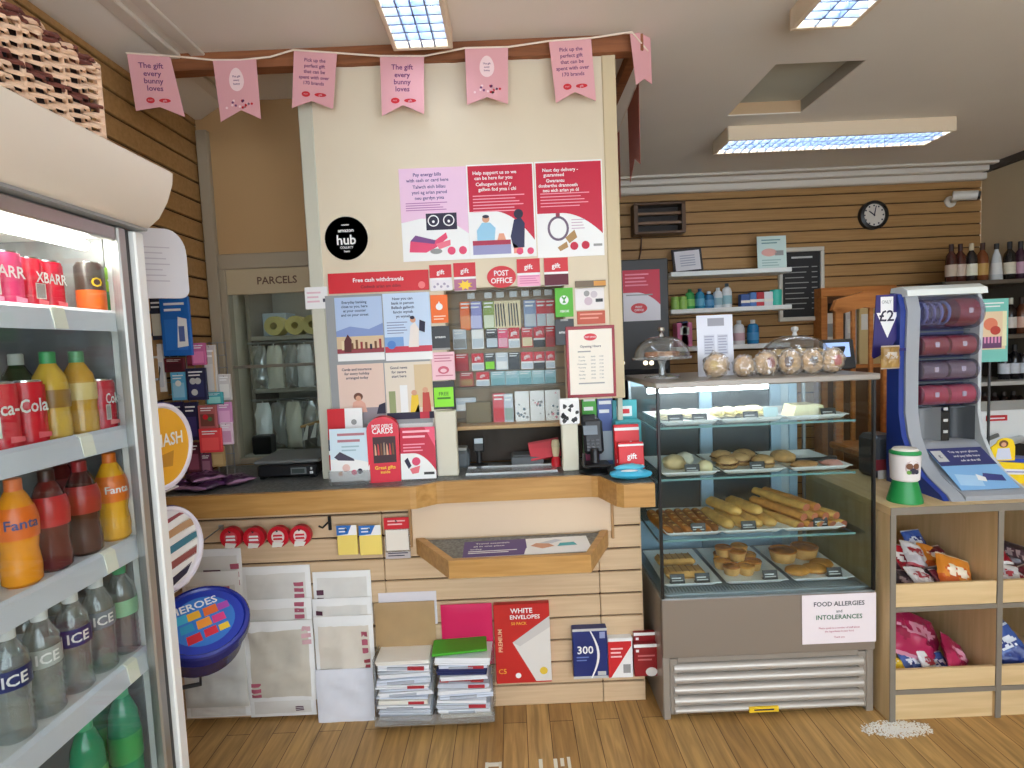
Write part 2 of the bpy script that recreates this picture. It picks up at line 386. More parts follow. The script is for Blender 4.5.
# parcels hatch wall in the left recess
hzb, hzt = 1.0, 1.99
HX0, HX1 = -1.405, -.865
HP = M((186, 150, 104), .75); FRM = M((164, 150, 128), .55)
mb = MB(); mb.bx(XL, -.80, YH, YH + .06, 2.06, CEIL, HP); mb.bx(XL, -.80, YH, YH + .06, 0, 1.0, HP); struct(mb.build('wall_hatch'))
mb = MB(); mb.bx(XL + .01, HX0 - .03, YH - .03, YH + .06, 1.0, 2.66, FRM, .004); mb.bx(HX0 - .03, -.86, YH - .02, YH + .05, 1.985, 2.06, FRM, .004)
mb.bx(HX0 - .03, HX0, YH - .015, YH + .05, 1.0, 1.985, FRM, .003); mb.bx(HX1 - .0, -.80, YH - .015, YH + .05, 1.0, 2.06, FRM, .003)
mb.bx(HX0, HX1, YH - .01, YH + .05, 1.0, 1.03, FRM, .003); mb.bx(HX0, HX1, YH - .006, YH + .03, 1.49, 1.505, M((120, 112, 98), .5), .002)
struct(mb.build('window_2'))
mb = MB(); mb.bx(HX0, HX1, YH + .004, YH + .008, 1.03, 1.86, GLASS); struct(mb.build('window_3'))
# staff room wall behind the hatch and the counter
mb = MB(); mb.bx(XL, -.5, 3.55, 3.6, 0, CEIL, M((190, 182, 166), .8)); struct(mb.build('wall_staff'))

# ================================================================ counter
t = thing('post_office_counter', 'long counter base of pale slatboard under the grey worktop', 'counter', (-.45, YF + .1, 0))
mb = MB()
slats(mb, XL + .02, .515, 0, .905, YF, 'Y', SLAT, .0974, .007, zoff=-.005, seams=(-.573, .335))
mb.build('slat_front', t, world=True)
mb = MB(); mb.bx(XL + .02, .51, YF + .03, YF + .05, .0, .9, SLAT); mb.bx(.49, .516, YF + .0165, YF + .3, 0, .9, SLAT); mb.bx(.513, .516, YF + .001, YF + .0165, 0, .9, SLAT); mb.build('carcass', t, world=True)
mb = MB(); mb.bx(-.445, .392, YF - .006, YF + .01, .752, .905, M((222, 196, 166), .4), .002); mb.build('upper_panel', t, world=True)
mb = MB()
for a in (-.452, .396): mb = MB(); mb.bx(a - .006, a + .006, YF - .012, YF + .005, .72, .905, M((170, 130, 84), .5), .002); mb.build('panel_edge', t, world=True)
top = [(XL + .02, 2.235), (-.43, 2.235), (-.405, 2.24), (-.33, 2.295), (-.30, 2.30), (.31, 2.30), (.335, 2.292), (.385, 2.15), (.41, 2.13), (.528, 2.125)]
full = top + [(.528, 2.62), (-.80, 2.62), (-.80, YH - .03), (XL + .02, YH - .03)]
t = thing('worktop', 'grey speckled worktop with an oak front edge on the slatboard counter', 'worktop', (-.45, 2.45, .905))
mb = MB(); mb.prism(full, .955, 1.0, LAM); mb.prism([(x, y + .004) for x, y in full], .905, .9549, M((150, 116, 74), .6)); mb.build('laminate_top', t, world=True)
mb = MB()
edge = []
for i, (x, y) in enumerate(top): edge.append((x, y))
off = [(x, y - .022) for x, y in top]
for i in range(len(top) - 1):
    a, b, c, d = top[i], top[i + 1], off[i + 1], off[i]
    for zz0, zz1 in ((.908, .998),):
        mb.prism([d, c, b, a], zz0, zz1, OAK)
mb.build('oak_edge', t, world=True, sharp=50)

# pull-out writing shelf
zs = .758
t = thing('writing_shelf', 'pull-out writing shelf with an oak rim and grey laminate top', 'shelf', (-.02, 2.15, zs - .06))
q = [(-.43, YF - .014), (-.265, 2.03), (.265, 2.03), (.375, YF - .014)]
mb = MB(); mb.prism([(-.395, YF - .014), (-.25, 2.055), (.25, 2.055), (.345, YF - .014)], zs - .03, zs - .008, LAM); mb.build('shelf_top', t, world=True)
mb = MB()
qi = [(-.395, YF - .014), (-.25, 2.055), (.25, 2.055), (.345, YF - .014)]
for i in range(3): mb = MB(); mb.prism([q[i], q[i + 1], qi[i + 1], qi[i]], zs - .066, zs + .002, OAK); mb.build('rim_board', t, world=True)
# leaflet on the shelf
w, h = .50, .17
d = Draw(w, h, .001); d.base(WHITE); d.rect(0, 0, .5, 1, PURP, 1)
d.poly([(.47, 0), (1, 0), (1, 1), (.72, 1), (.56, .72), (.49, .35)], WHITE, 2)
d.poly([(.53, .5), (.62, .3), (.72, .42), (.68, .6), (.58, .66)], SKIN, 3); d.poly([(.6, .66), (.7, .6), (.8, .78), (.74, .86)], M((200, 205, 215), .5), 3); d.poly([(.74, .4), (.9, .42), (.88, .62), (.77, .6)], TEAL, 3)
d.txt('Travel essentials', .23, .82, .085, WHITE, 3, .40); d.txt('all in one place', .2, .64, .085, WHITE, 3, .34); d.txt('today', .1, .46, .085, WHITE, 3)
d.bars(.04, .42, .3, 2, .1, WHITE, 3, .5)
o = d.mb.build('leaflet', None, (.03, 2.17, zs - .008), (0, 0, .03)); tag(o, 'purple and white leaflet lying on the pull-out writing shelf', 'leaflet')

# ================================================================ lamps
LAMP = M((236, 246, 255), .4, emit=17); REFL = M((236, 238, 240), .5); HOUS = M((226, 206, 178), .5); LOUV = M((122, 140, 172), .4)
def ceiling_lamp(label, x0, x1, y0, y1, zb, nx, ny, rim, zt=CEIL):
    t = thing('ceiling_lamp', label, 'light', ((x0 + x1) / 2, (y0 + y1) / 2, zt), group='fluorescent ceiling lights')
    t.location.z = zb
    mb = MB()
    mb.bx(x0, x1, y0, y0 + rim, zb, zt, HOUS, .003); mb.bx(x0, x1, y1 - rim, y1, zb, zt, HOUS, .003)
    mb.bx(x0, x0 + rim, y0 + rim, y1 - rim, zb, zt, HOUS, .003); mb.bx(x1 - rim, x1, y0 + rim, y1 - rim, zb, zt, HOUS, .003)
    mb.build('housing', t, world=True)
    mb = MB(); mb.bx(x0 + rim, x1 - rim, y0 + rim, y1 - rim, zt - .012, zt - .006, REFL); mb.build('reflector', t, world=True)
    tubes_ = []
    for s in (-1, 1):
        mb = MB(); xc, yc = (x0 + x1) / 2, (y0 + y1) / 2; zc_ = zb + .046
        if ny > nx: xc += s * (x1 - x0) * .22; mb.cyl((xc, y0 + rim + .005, zc_), (xc, y1 - rim - .005, zc_), .013, LAMP, 12)
        else: yc += s * (y1 - y0) * .22; mb.cyl((x0 + rim + .005, yc, zc_), (x1 - rim - .005, yc, zc_), .013, LAMP, 12)
        tubes_.append(mb.build('fluorescent_tube', t, world=True))
    mb = MB()
    for i in range(1, nx): x = x0 + rim + (x1 - x0 - 2 * rim) * i / nx; mb.bx(x - .003, x + .003, y0 + rim, y1 - rim, zb + .002, zb + .028, LOUV)
    for i in range(1, ny): y = y0 + rim + (y1 - y0 - 2 * rim) * i / ny; mb.bx(x0 + rim, x1 - rim, y - .0035, y + .0035, zb + .002, zb + .028, LOUV)
    mb.build('louvre', t, world=True)
    return t
ceiling_lamp('louvred fluorescent ceiling light in front of the bunting, over the counter', -.41, -.175, 1.1, 2.30, 2.725, 4, 22, .018)
ceiling_lamp('louvred ceiling light cut by the top of the picture, right of the bunting', 1.14, 1.385, 1.05, 2.27, 2.72, 3, 22, .02)
ceiling_lamp('long louvred ceiling light over the back of the shop, beyond the ceiling recess', 1.36, 2.735, 3.45, 3.71, 2.715, 26, 3, .018)
# unseen fourth fitting, added to brighten the staff area behind the partition
ceiling_lamp('unseen ceiling light added to brighten the staff side of the counter behind the partition', -1.1, .3, 3.0, 3.25, 2.72, 24, 3, .018)
# ================================================================ bunting
YBU = YP - .07
FLAG = M((224, 164, 168), .6); FLAG_SHADE = M((176, 96, 76), .7); PTXT = M((112, 52, 104), .6); EGG = M((244, 214, 214), .6)  # the terracotta tone paints shade into the two side-hung flags
t = thing('bunting', 'string of pink swallowtail paper flags along the top of the partition', 'bunting', tuple(P(400, 54, Y=YBU)))
sp = [(126, 53), (170, 56), (213, 60), (240, 60), (270, 57), (293, 50), (337, 53), (380, 56), (424, 56), (465, 48), (508, 47), (549, 41), (591, 38), (632, 32)]
pts = [P(x, y, Y=2.20 if x < 150 else 2.23 if x < 200 else YBU) for x, y in sp]
pts += [Vector((.625, 2.42, 2.745)), Vector((.63, 2.75, 2.70)), Vector((.63, 3.1, 2.67)), Vector((.62, 3.6, 2.74))]
mb = MB(); mb.tube(pts, .0035, M((240, 224, 206), .7), 6); mb.build('string', t, world=True)
def pennant(quad, notch, kind, fn=None):
    fn = fn or (lambda p: P(p[0], p[1], Y=YBU))
    A, B, C, D = [fn(p) for p in quad]; N = fn(notch)
    ux = (B - A).normalized(); nz = ux.cross((D - A)).normalized() * 1
    if nz.y > 0 and fn.__name__ == '<lambda>': nz = -nz
    uy = nz.cross(ux); o = (A + B) / 2
    T = Matrix((ux, uy, nz)).transposed().to_4x4(); T.translation = o
    Ti = T.inverted(); loc = [Ti @ p for p in (A, B, C, N, D)]; l2 = [(p.x, p.y) for p in loc]
    mb = MB(); mb.prism(l2, -.001, .001, FLAG if kind != 'R' else FLAG_SHADE, T)
    W = (B - A).length; L = -min(p[1] for p in l2); z = .0016
    sh = lambda f: (l2[4][0] + l2[2][0]) / 2 * f
    def ln(s, y, cap, mw=.82): mb.text(s, PTXT, sh(y), -y * L, cap * L, z, mw * W, T)
    def logos():
        for dx in (-.17, .17):
            c = (sh(.75) + dx * W, -.74 * L); rx = .1 * W if dx < 0 else .14 * W; ry = .035 * L if dx > 0 else .05 * L
            mb.flat([(c[0] + rx * math.cos(k * PI / 8), c[1] + ry * math.sin(k * PI / 8)) for k in range(16)], z, RED, T)
        mb.text('POST', FLAG, sh(.75) - .17 * W, -.74 * L, .022 * L, z + .0005, .14 * W, T); mb.text('gift', FLAG, sh(.75) + .17 * W, -.74 * L, .035 * L, z + .0005, .2 * W, T)
    if kind == 'A':
        ln('The gift', .17, .085); ln('every', .30, .085); ln('bunny', .42, .085); ln('loves', .54, .085); logos()
    elif kind == 'C':
        ln('Pick up the', .14, .06); ln('perfect gift', .24, .06); ln('that can be', .34, .06); ln('spent with over', .44, .06); ln('170 brands', .54, .06); logos()
    elif kind == 'B':
        c = (sh(.3), -.32 * L)
        mb.flat([(c[0] + .17 * W * math.cos(k * PI / 12) * (1 - .12 * math.sin(k * PI / 12)), c[1] + .19 * L * math.sin(k * PI / 12)) for k in range(24)], z, EGG, T)
        for i, s in enumerate(('The gift', 'every', 'bunny')): mb.text(s, PTXT, c[0], c[1] + (.05 - i * .06) * L, .032 * L, z + .0005, .26 * W, T)
        rnd = random.Random(3)
        for k in range(16):
            x = sh(.72) + (rnd.random() - .5) * .6 * W; y = -(.66 + rnd.random() * .14) * L; r = .03 * W
            mb.flat([(x + r * math.cos(a * PI / 3), y + r * math.sin(a * PI / 3)) for a in range(6)], z, (EGG, PTXT, RED)[k % 3], T)
    mb.build('pennant', t, world=True)
pennant([(127, 54), (170, 56), (185, 117), (136, 111)], (160, 107), 'A', lambda p: P(p[0], p[1], Y=2.20 + .0008 * (p[0] - 127)))
pennant([(213, 61), (256, 59), (261, 119), (221, 122)], (241, 110), 'B')
pennant([(294, 51), (337, 54), (333, 109), (292, 108)], (312, 101), 'C')
pennant([(380, 57), (424, 57), (424, 114), (382, 116)], (403, 105), 'A')
pennant([(465, 49), (508, 48), (508, 104), (467, 105)], (487, 97), 'B')
pennant([(549, 42), (591, 39), (596, 101), (556, 103)], (575, 92), 'C')
def turned(p): return P(p[0], p[1], Y=YBU + .0 + (p[0] - 630) * .004 * (1 if p[0] < 700 else 0))
pennant([(630, 34), (650, 31), (652, 84), (636, 85)], (644, 79), 'A', turned)
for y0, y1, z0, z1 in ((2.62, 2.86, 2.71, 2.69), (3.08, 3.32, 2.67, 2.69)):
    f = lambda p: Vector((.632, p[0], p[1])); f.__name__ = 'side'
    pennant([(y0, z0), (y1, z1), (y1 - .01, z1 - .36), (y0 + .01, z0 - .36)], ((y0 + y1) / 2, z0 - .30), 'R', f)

# ================================================================ posters on the partition
def hub(d):
    d.circ(.5, .5, .5, M((30, 36, 48), .5), 0, n=40)
    d.txt('amazon', .5, .69, .085, WHITE, 2, .5); d.txt('hub', .5, .47, .22, WHITE, 2, .6); d.txt('COLLECT', .5, .29, .05, WHITE, 2); d.txt('here', .5, .2, .05, WHITE, 2)
    d.txt('counter', .5, .82, .04, WHITE, 2)
    d.mb.prism([d.xy(.5 + .5 * math.cos(k * PI / 20), .5 + .5 * math.sin(k * PI / 20)) for k in range(40)], 0, .003, M((30, 36, 48), .5))
card('round_sign', 'round black sign with white lettering on the cream partition', 'sign', (325, 217, 368, 260), YP, hub)
LILAC = M((234, 196, 220), .5); PK = M((224, 70, 110), .5)
def post1(d):
    d.base(LILAC); d.poly([(0, 0), (1, 0), (1, .28), (.85, .36), (.6, .45), (.3, .46), (0, .42)], WHITE, 1)
    for i, s in enumerate(('Pay energy bills', 'with cash or card here')): d.txt(s, .42, .93 - i * .06, .035, PURP, 2, .7)
    for i, s in enumerate(('Talwch eich biliau', 'ynni ag arian parod', 'neu gerdyn yma')): d.txt(s, .44, .8 - i * .06, .035, PURP, 2, .76)
    d.bars(.08, .7, .62, 4, .025, M((180, 120, 170), .6), 2)
    d.rect(.37, .33, .83, .51, INK, 2)
    for x in (.48, .71): d.ring(x, .43, .085, WHITE, INK, 3); d.circ(x, .42, .02, WHITE, 5)
    d.poly([(.1, .1), (.12, .22), (.45, .2), (.66, .3), (.68, .24), (.5, .14), (.35, .09)], PK, 2); d.poly([(.12, .22), (.2, .28), (.5, .22), (.48, .18)], M((120, 70, 130), .5), 3); d.poly([(.5, .18), (.72, .22), (.72, .16), (.55, .12)], M((236, 120, 140), .5), 3)
    d.circ(.5, .1, .09, GREY, 3, .03); d.circ(.73, .1, .06, PK, 3); d.circ(.9, .1, .06, PK, 3)
card('poster', 'lilac poster with a pink hand and meter picture, left of the two red posters', 'poster', (401, 168, 468, 261), YP, post1, group='posters above the window')
def post2(d):
    d.base(WHITE); d.rect(.02, .02, .98, .985, CRIM, 1); d.hill(.5, WHITE, 2, .02, .98, .65)
    for i, s in enumerate(('Help support us so we', 'can be here for you')): d.txt(s, .42 - i * .02, .91 - i * .055, .036, WHITE, 3, .78)
    for i, s in enumerate(('Cefnogwch ni fel y', 'gallwn fod yma i chi')): d.txt(s, .4 + i * .05, .79 - i * .055, .036, WHITE, 3, .78)
    d.bars(.08, .85, .66, 6, .033, M((236, 150, 165), .5), 3, .35)
    d.rect(.05, .04, .62, .14, M((150, 150, 190), .5), 3); d.rect(.05, .14, .62, .19, M((170, 40, 70), .5), 4)
    d.poly([(.12, .19), (.38, .19), (.4, .32), (.32, .38), (.2, .38), (.12, .3)], M((150, 200, 226), .5), 4); d.circ(.26, .42, .055, SKIN, 5); d.circ(.26, .445, .05, INK, 6, .018)
    d.poly([(.66, .1), (.82, .1), (.84, .36), (.78, .42), (.68, .4), (.62, .22)], NAVY, 4); d.circ(.75, .46, .07, INK, 5); d.rect(.66, .04, .8, .1, M((230, 150, 130), .5), 4)
    d.poly([(.42, .19), (.55, .19), (.52, .26), (.45, .26)], M((226, 160, 130), .5), 4); d.circ(.75, .06, .05, PK, 6); d.circ(.91, .06, .05, PK, 6)
card('poster', 'red poster with two cartoon people at a shop counter, middle of the row of three', 'poster', (468, 164, 535, 258), YP, post2, group='posters above the window')
def post3(d):
    d.base(WHITE); d.rect(.015, .02, .985, .985, CRIM, 1); d.hill(.46, WHITE, 2, .015, .985, .5)
    for i, s in enumerate(('Next day delivery -', 'guaranteed')): d.txt(s, .38 - i * .1, .91 - i * .05, .034, WHITE, 3, .62)
    for i, s in enumerate(('Gwarantu', 'dosbarthu drannoeth', 'neu eich arian yn ôl')): d.txt(s, .3 + i * .04, .8 - i * .05, .034, WHITE, 3, .66)
    d.bars(.07, .8, .66, 5, .033, M((236, 150, 165), .5), 3, .3)
    d.poly([(.32 + .16 * math.cos(k * PI / 12), .3 + .13 * math.sin(k * PI / 12)) for k in range(24)], M((110, 90, 110), .5), 3); d.poly([(.32 + .125 * math.cos(k * PI / 12), .3 + .105 * math.sin(k * PI / 12)) for k in range(24)], WHITE, 4)
    d.rect(.29, .42, .35, .46, M((150, 60, 80), .5), 3); d.poly([(.42, .2), (.56, .28), (.6, .2), (.48, .14)], KRAFT, 5); d.poly([(.3, .1), (.44, .16), (.46, .1), (.34, .06)], KRAFT, 5)
    d.bars(.52, .72, .38, 4, .03, M((200, 170, 190), .5), 3, .3); d.circ(.55, .11, .06, CRIM, 6); d.circ(.72, .115, .06, CRIM, 6); d.rect(.84, .1, .97, .125, GREY, 5)
card('poster', 'red poster with a stopwatch and brown parcels, rightmost of the row of three', 'poster', (536, 161, 603, 257), YP, post3, group='posters above the window')

def cash(d):
    d.base(RED); d.txt('Free cash withdrawals', .5, .62, .2, WHITE, 2, .72); d.txt('Codwch arian am ddim', .52, .28, .15, M((110, 10, 30), .5), 2, .5); d.circ(.93, .25, .035, M((235, 120, 120), .5), 2)
card('banner_sign', 'long red sign with white lettering above the four advert sheets', 'sign', (329, 272, 429, 292), YP, cash, t=.012)
# poster holder with four advert sheets
c0 = P(330, 296, Y=YP); c1 = P(433, 420, Y=YP)
t = thing('poster_holder', 'grey wall holder with four advert sheets under the red cash sign', 'holder', ((c0.x + c1.x) / 2, YP, c1.z))
mb = MB(); mb.bx(c0.x - .02, c1.x, YP - .008, YP, c1.z - .02, c0.z, M((150, 152, 152), .5)); mb.build('back_panel', t, world=True)
SKY = M((176, 196, 226), .5); SAND = M((214, 188, 150), .5); BLUSH = M((228, 200, 184), .5)
def ad(d, bg, kind):
    d.base(bg)
    for i, s in enumerate((('Everyday banking', 'close to you, here', 'at your counter', 'and on your street'), ('Now you can', 'bank in person', 'Bellach gallwch', 'fancio wyneb', 'yn wyneb'), ('Cards and insurance', 'for every holiday', 'arranged today'), ('Good news', 'for savers', 'start here'))[kind]):
        d.txt(s, .42 if kind != 3 else .3, .91 - i * .075, .045, NAVY, 3, .74)
    rnd = random.Random(kind)
    if kind == 0:
        d.poly([(0, .4), (.3, .48), (.7, .42), (1, .52), (1, .3), (0, .3)], M((130, 150, 200), .5), 1); d.rect(0, 0, 1, .3, SAND, 2); d.rect(0, 0, 1, .08, M((150, 60, 70), .5), 3)
        for k in range(9): x = .1 + k * .1; d.rect(x, .06, x + .05, .14 + .1 * rnd.random(), rnd.choice((INK, M((150, 50, 50)), BROWN, CREAM)), 4)
        d.poly([(.15, .02), (.3, .02), (.32, .24), (.24, .34), (.16, .22)], M((90, 40, 40), .6), 5)
    if kind == 1:
        d.bars(.06, .5, .5, 5, .045, M((130, 140, 170)), 3, .35); d.rect(0, 0, 1, .1, M((200, 60, 80)), 2); d.rect(0, .1, .4, .26, M((120, 160, 210)), 2); d.circ(.14, .13, .09, M((80, 130, 200)), 4)
        d.poly([(.5, .08), (.72, .08), (.74, .38), (.66, .5), (.56, .44)], M((232, 222, 214)), 4); d.circ(.62, .54, .06, SKIN, 5); d.circ(.61, .58, .05, INK, 6, .03); d.poly([(.74, .36), (.86, .32), (.88, .5), (.76, .54)], INK, 5)
    if kind == 2:
        d.rect(0, 0, 1, .22, M((150, 140, 146)), 2); d.poly([(.25, .14), (.6, .14), (.56, .3), (.44, .38), (.3, .32)], M((226, 170, 150)), 4); d.circ(.42, .42, .1, M((110, 66, 50)), 5, .07); d.circ(.42, .39, .06, SKIN, 6); d.poly([(.8, .1), (1, .1), (1, .3), (.86, .26)], INK, 4)
    if kind == 3:
        d.rect(.62, .2, 1, .95, M((214, 190, 150)), 1); d.rect(.3, .1, .46, .6, WHITE, 2); d.rect(.06, .12, .2, .5, M((150, 160, 110)), 2); d.circ(.6, .46, .06, SKIN, 4); d.poly([(.5, .12), (.7, .12), (.68, .42), (.54, .42)], YEL, 4); d.circ(.84, .5, .06, SKIN, 4); d.poly([(.76, .12), (.95, .12), (.92, .46), (.78, .46)], M((190, 70, 60)), 4); d.rect(0, 0, 1, .12, INK, 3); d.rect(.7, 0, .9, .12, M((190, 40, 60)), 4)
    if kind in (0, 1): d.rect(0, -.14, 1, -.005, WHITE, 0)
for px, bg, k, l in (((336, 297, 383, 353), SKY, 0, 'blue advert sheet with a beach crowd, upper left of four in the wall holder'), ((384, 293, 431, 352), M((196, 214, 236), .5), 1, 'pale blue advert sheet with a climbing figure, upper right of four in the wall holder'),
                 ((339, 364, 385, 420), BLUSH, 2, 'pale pink advert sheet with a dark haired figure, lower left in the wall holder'), ((386, 362, 433, 419), M((226, 214, 196), .5), 3, 'beige advert sheet with two people in yellow and red, lower right in the wall holder')):
    card('advert_sheet', l, 'poster', px, YP - .0075, lambda d, bg=bg, k=k: ad(d, bg, k), group='advert sheets in the wall holder')
card('shelf_strip', 'white lip strip below the lower advert sheets', 'strip', (390, 423, 434, 431), YP - .0, lambda d: d.base(WHITE), t=.02)

# red hanging packs over the window, orange, black and other packs around it
def gift(col, deco):
    def f(d):
        d.base(WHITE, .002); d.rect(0, .5, 1, 1, RED, 1); d.txt('gift', .5, .72, .17, WHITE, 3, .6); d.rect(0, .02, 1, .42, col, 1)
        if deco == 'star':
            d.poly([(.5 + (.36 if k % 2 else .2) * math.cos(k * PI / 8), .2 + (.2 if k % 2 else .1) * math.sin(k * PI / 8)) for k in range(16)], YEL, 2)
        elif deco == 'dots':
            for i in range(5): d.circ(.2 + .15 * i, .16 + .1 * (i % 2), .06, M((170, 160, 180)), 2)
        elif deco == 'bars': d.bars(.1, .95, .36, 4, .08, M((210, 120, 160)), 2)
    return f
G = 'gift packs above the window'
for px, c, dc, l in (((430, 265, 452, 291), M((232, 226, 230)), 'dots', 'red gift pack with a pale speckled lower half, first from left above the window'), ((454, 263, 476, 291), M((176, 110, 140)), 'star', 'red gift pack with a yellow starburst on mauve, second from left above the window'),
                 ((517, 259, 540, 287), M((238, 170, 196)), 'bars', 'red gift pack with a pink lower half, just right of the oval emblem'), ((544, 258, 568, 286), M((96, 18, 40)), '', 'red gift pack with a dark maroon lower half, right end of the row')):
    card('gift_pack', l, 'gift pack', px, YP + .001, gift(c, dc), t=.008, group=G)
def oval(d):
    pts = [d.xy(.5 + .5 * math.cos(k * PI / 20), .5 + .5 * math.sin(k * PI / 20)) for k in range(40)]
    d.mb.prism(pts, 0, .003, RED); d.txt('POST', .5, .68, .24, WHITE, 2, .5, .0); d.txt('OFFICE', .5, .34, .24, WHITE, 2, .74, .0)
card('oval_sign', 'red oval emblem with white lettering over the serving window', 'sign', (487, 266, 516, 288), YP, oval)
card('ledge_strip', 'narrow dark strip with an orange end above the white hanging leaflets', 'strip', (575, 281, 605, 287), YP, lambda d: (d.base(M((120, 104, 84))), d.rect(.6, .1, 1, .9, M((214, 150, 70)), 1)), t=.02)

def dk(*cmds): 
    def f(d):
        for c in cmds: c(d)
    return f
def pack(bg, *extra): 
    def f(d):
        d.base(bg, .001)
        for e in extra: e(d)
    return f
YC = YP - .0
L_ = [
 ((431, 295, 448, 323), pack(ORANGE, lambda d: d.circ(.5, .58, .2, WHITE, 1), lambda d: d.poly([(.5, .78), (.62, .62), (.38, .62)], WHITE, 2), lambda d: d.bars(.15, .85, .22, 2, .1, M((250, 210, 180)), 1)), 'orange card with a white emblem at the top left of the serving window'),
 ((431, 326, 450, 350), pack(BLACK, lambda d: d.txt('amazon', .5, .55, .1, WHITE, 2, .8), lambda d: d.rect(.0, .0, 1, .08, GREY, 1)), 'black gift card pack directly under the orange card'),
 ((432, 352, 455, 380), pack(M((240, 196, 204)), lambda d: d.bars(.12, .95, .86, 3, .1, M((200, 120, 140)), 1), lambda d: d.circ(.5, .36, .24, M((206, 96, 116)), 1, .14), lambda d: d.circ(.5, .34, .14, M((240, 196, 204)), 2, .07), lambda d: d.bars(.15, .9, .14, 1, .1, M((200, 120, 140)), 1)), 'pale pink card with a floral print left of the serving window'),
 ((433, 381, 455, 409), pack(BLACK, lambda d: d.rect(.06, .08, .94, .78, M((140, 224, 40), .5), 1), lambda d: d.txt('FREE', .5, .55, .12, M((60, 120, 20)), 2, .7), lambda d: d.bars(.2, .8, .36, 1, .16, M((60, 120, 20)), 2)), 'lime green and black card above the white note on the post'),
 ((433, 410, 457, 437), pack(OFFW, lambda d: d.bars(.1, .9, .88, 6, .13, M((205, 200, 196)), 1, .2)), 'plain white note taped to the left window post'),
 ((555, 288, 573, 317), pack(M((88, 176, 50)), lambda d: d.circ(.5, .58, .25, WHITE, 1), lambda d: d.poly([(.36, .68), (.5, .56), (.64, .68), (.6, .72), (.5, .66), (.4, .72)], GREEN, 2), lambda d: d.poly([(.4, .48), (.5, .62), (.6, .48)], GREEN, 3), lambda d: d.txt('XBOX', .5, .2, .08, WHITE, 2, .6)), 'green gift card pack with a white round emblem, right of the serving window'),
 ((555, 319, 574, 345), pack(BLACK, lambda d: d.txt('amazon', .5, .5, .1, WHITE, 2, .85), lambda d: d.rect(.3, .92, .7, 1, GREY, 1)), 'black gift card pack directly under the green one'),
 ((575, 288, 604, 310), pack(M((232, 226, 224)), lambda d: d.circ(.4, .75, .1, GREY, 1), lambda d: d.circ(.65, .7, .12, M((200, 190, 196)), 1), lambda d: d.circ(.45, .4, .14, M((200, 180, 190)), 1), lambda d: d.rect(.7, .35, .95, .5, DARK, 2)), 'white leaflet with grey drawings to the right of the green gift card'),
 ((577, 311, 605, 324), pack(M((190, 84, 60)), lambda d: d.bars(.1, .9, .7, 2, .3, M((230, 160, 140)), 1)), 'reddish brown leaflet between the white leaflet and the framed notice'),
]
for px, f, l in L_: card('gift_card' if 'card' in l else 'leaflet', l, 'card' if 'card' in l else 'leaflet', px, YC, f, t=.006, group='cards around the serving window')
card('white_tag', 'small white speckled note stuck on the post beside the parcels hatch', 'note', (305, 287, 328, 309), YP - .004, pack(M((230, 228, 226)), lambda d: d.bars(.1, .7, .7, 3, .2, M((220, 180, 190)), 1), lambda d: d.rect(.78, .3, .98, .46, INK, 2)), t=.002)

# opening hours notice in a red frame
c0 = P(565, 327, Y=YP); c1 = P(616, 396, Y=YP)
t = thing('framed_notice', 'white opening hours notice in a thin red frame beside the window', 'notice', ((c0.x + c1.x) / 2, YP, c1.z))
x0, x1, z0, z1 = c0.x, c1.x, c1.z, c0.z; y = YP - .014; FR = M((150, 22, 40), .4)
mb = MB()
for a in ((x0, x1, z1 - .014, z1), (x0, x1, z0, z0 + .014), (x0, x0 + .012, z0 + .014, z1 - .014), (x1 - .012, x1, z0 + .014, z1 - .014)): mb.bx(a[0], a[1], y, YP, a[2], a[3], FR, .002)
mb.build('frame', t, world=True)
d = Draw(x1 - x0 - .024, z1 - z0 - .028, .004); d.base(M((240, 232, 218), .6)); d.mb.flat([d.xy(.5 + .15 * math.cos(k * PI / 12), .88 + .055 * math.sin(k * PI / 12)) for k in range(24)], .0048, RED)
d.txt('POST OFFICE', .5, .88, .022, WHITE, 3, .25); d.txt('Opening Hours', .5, .74, .036, INK, 2, .66); d.bars(.2, .5, .65, 1, .05, GREY, 2)
for i, s in enumerate(('Monday', 'Tuesday', 'Wednesday', 'Thursday', 'Friday', 'Saturday', 'Sunday')): d.txt(s, .29, .58 - i * .055, .022, GREY, 2, .3); d.txt('09:00', .55, .58 - i * .055, .022, GREY, 2); d.txt('17:30', .74, .58 - i * .055, .022, GREY, 2)
d.bars(.2, .8, .16, 1, .05, GREY, 2)
d.mb.build('notice_sheet', t, Vector(((x0 + x1) / 2, YP - .008, (z0 + z1) / 2)) - t.location, (PI / 2, 0, 0))

# ================================================================ serving window: posts, rack of cards, tray
for px, zt, l in (((437, 458), 1.265, 'left'), ((561, 577), 1.29, 'right')):
    a = P(px[0], 440, Y=YP).x; b = P(px[1], 440, Y=YP).x
    mb = MB(); mb.bx(a, b, YP - .05, YP, ZC, 1.28 if l == 'left' else 1.30, M((214, 210, 190), .5), .004)
    tag(mb.build('window_post', None, ((a + b) / 2, YP - .025, ZC), world=True), 'cream box post on the worktop at the %s edge of the serving window' % l, 'post')
YK = 2.66
a = wx0; b = wx1 + .02
t = thing('card_rack', 'display rack of hanging cards behind the glass of the serving window', 'rack', ((a + b) / 2, YK, 1.2))
RB = M((150, 130, 104), .7)
mb = MB(); mb.bx(a - .12, b + .12, YK, YK + .015, 1.17, 1.84, RB)
mb.build('back_panel', t, world=True)
mb = MB()
for i in range(9): z = 1.20 + .075 * i; mb = MB(); mb.bx(a - .12, b + .12, YK - .006, YK, z, z + .012, M((120, 104, 84), .6)); mb.build('rail', t, world=True)
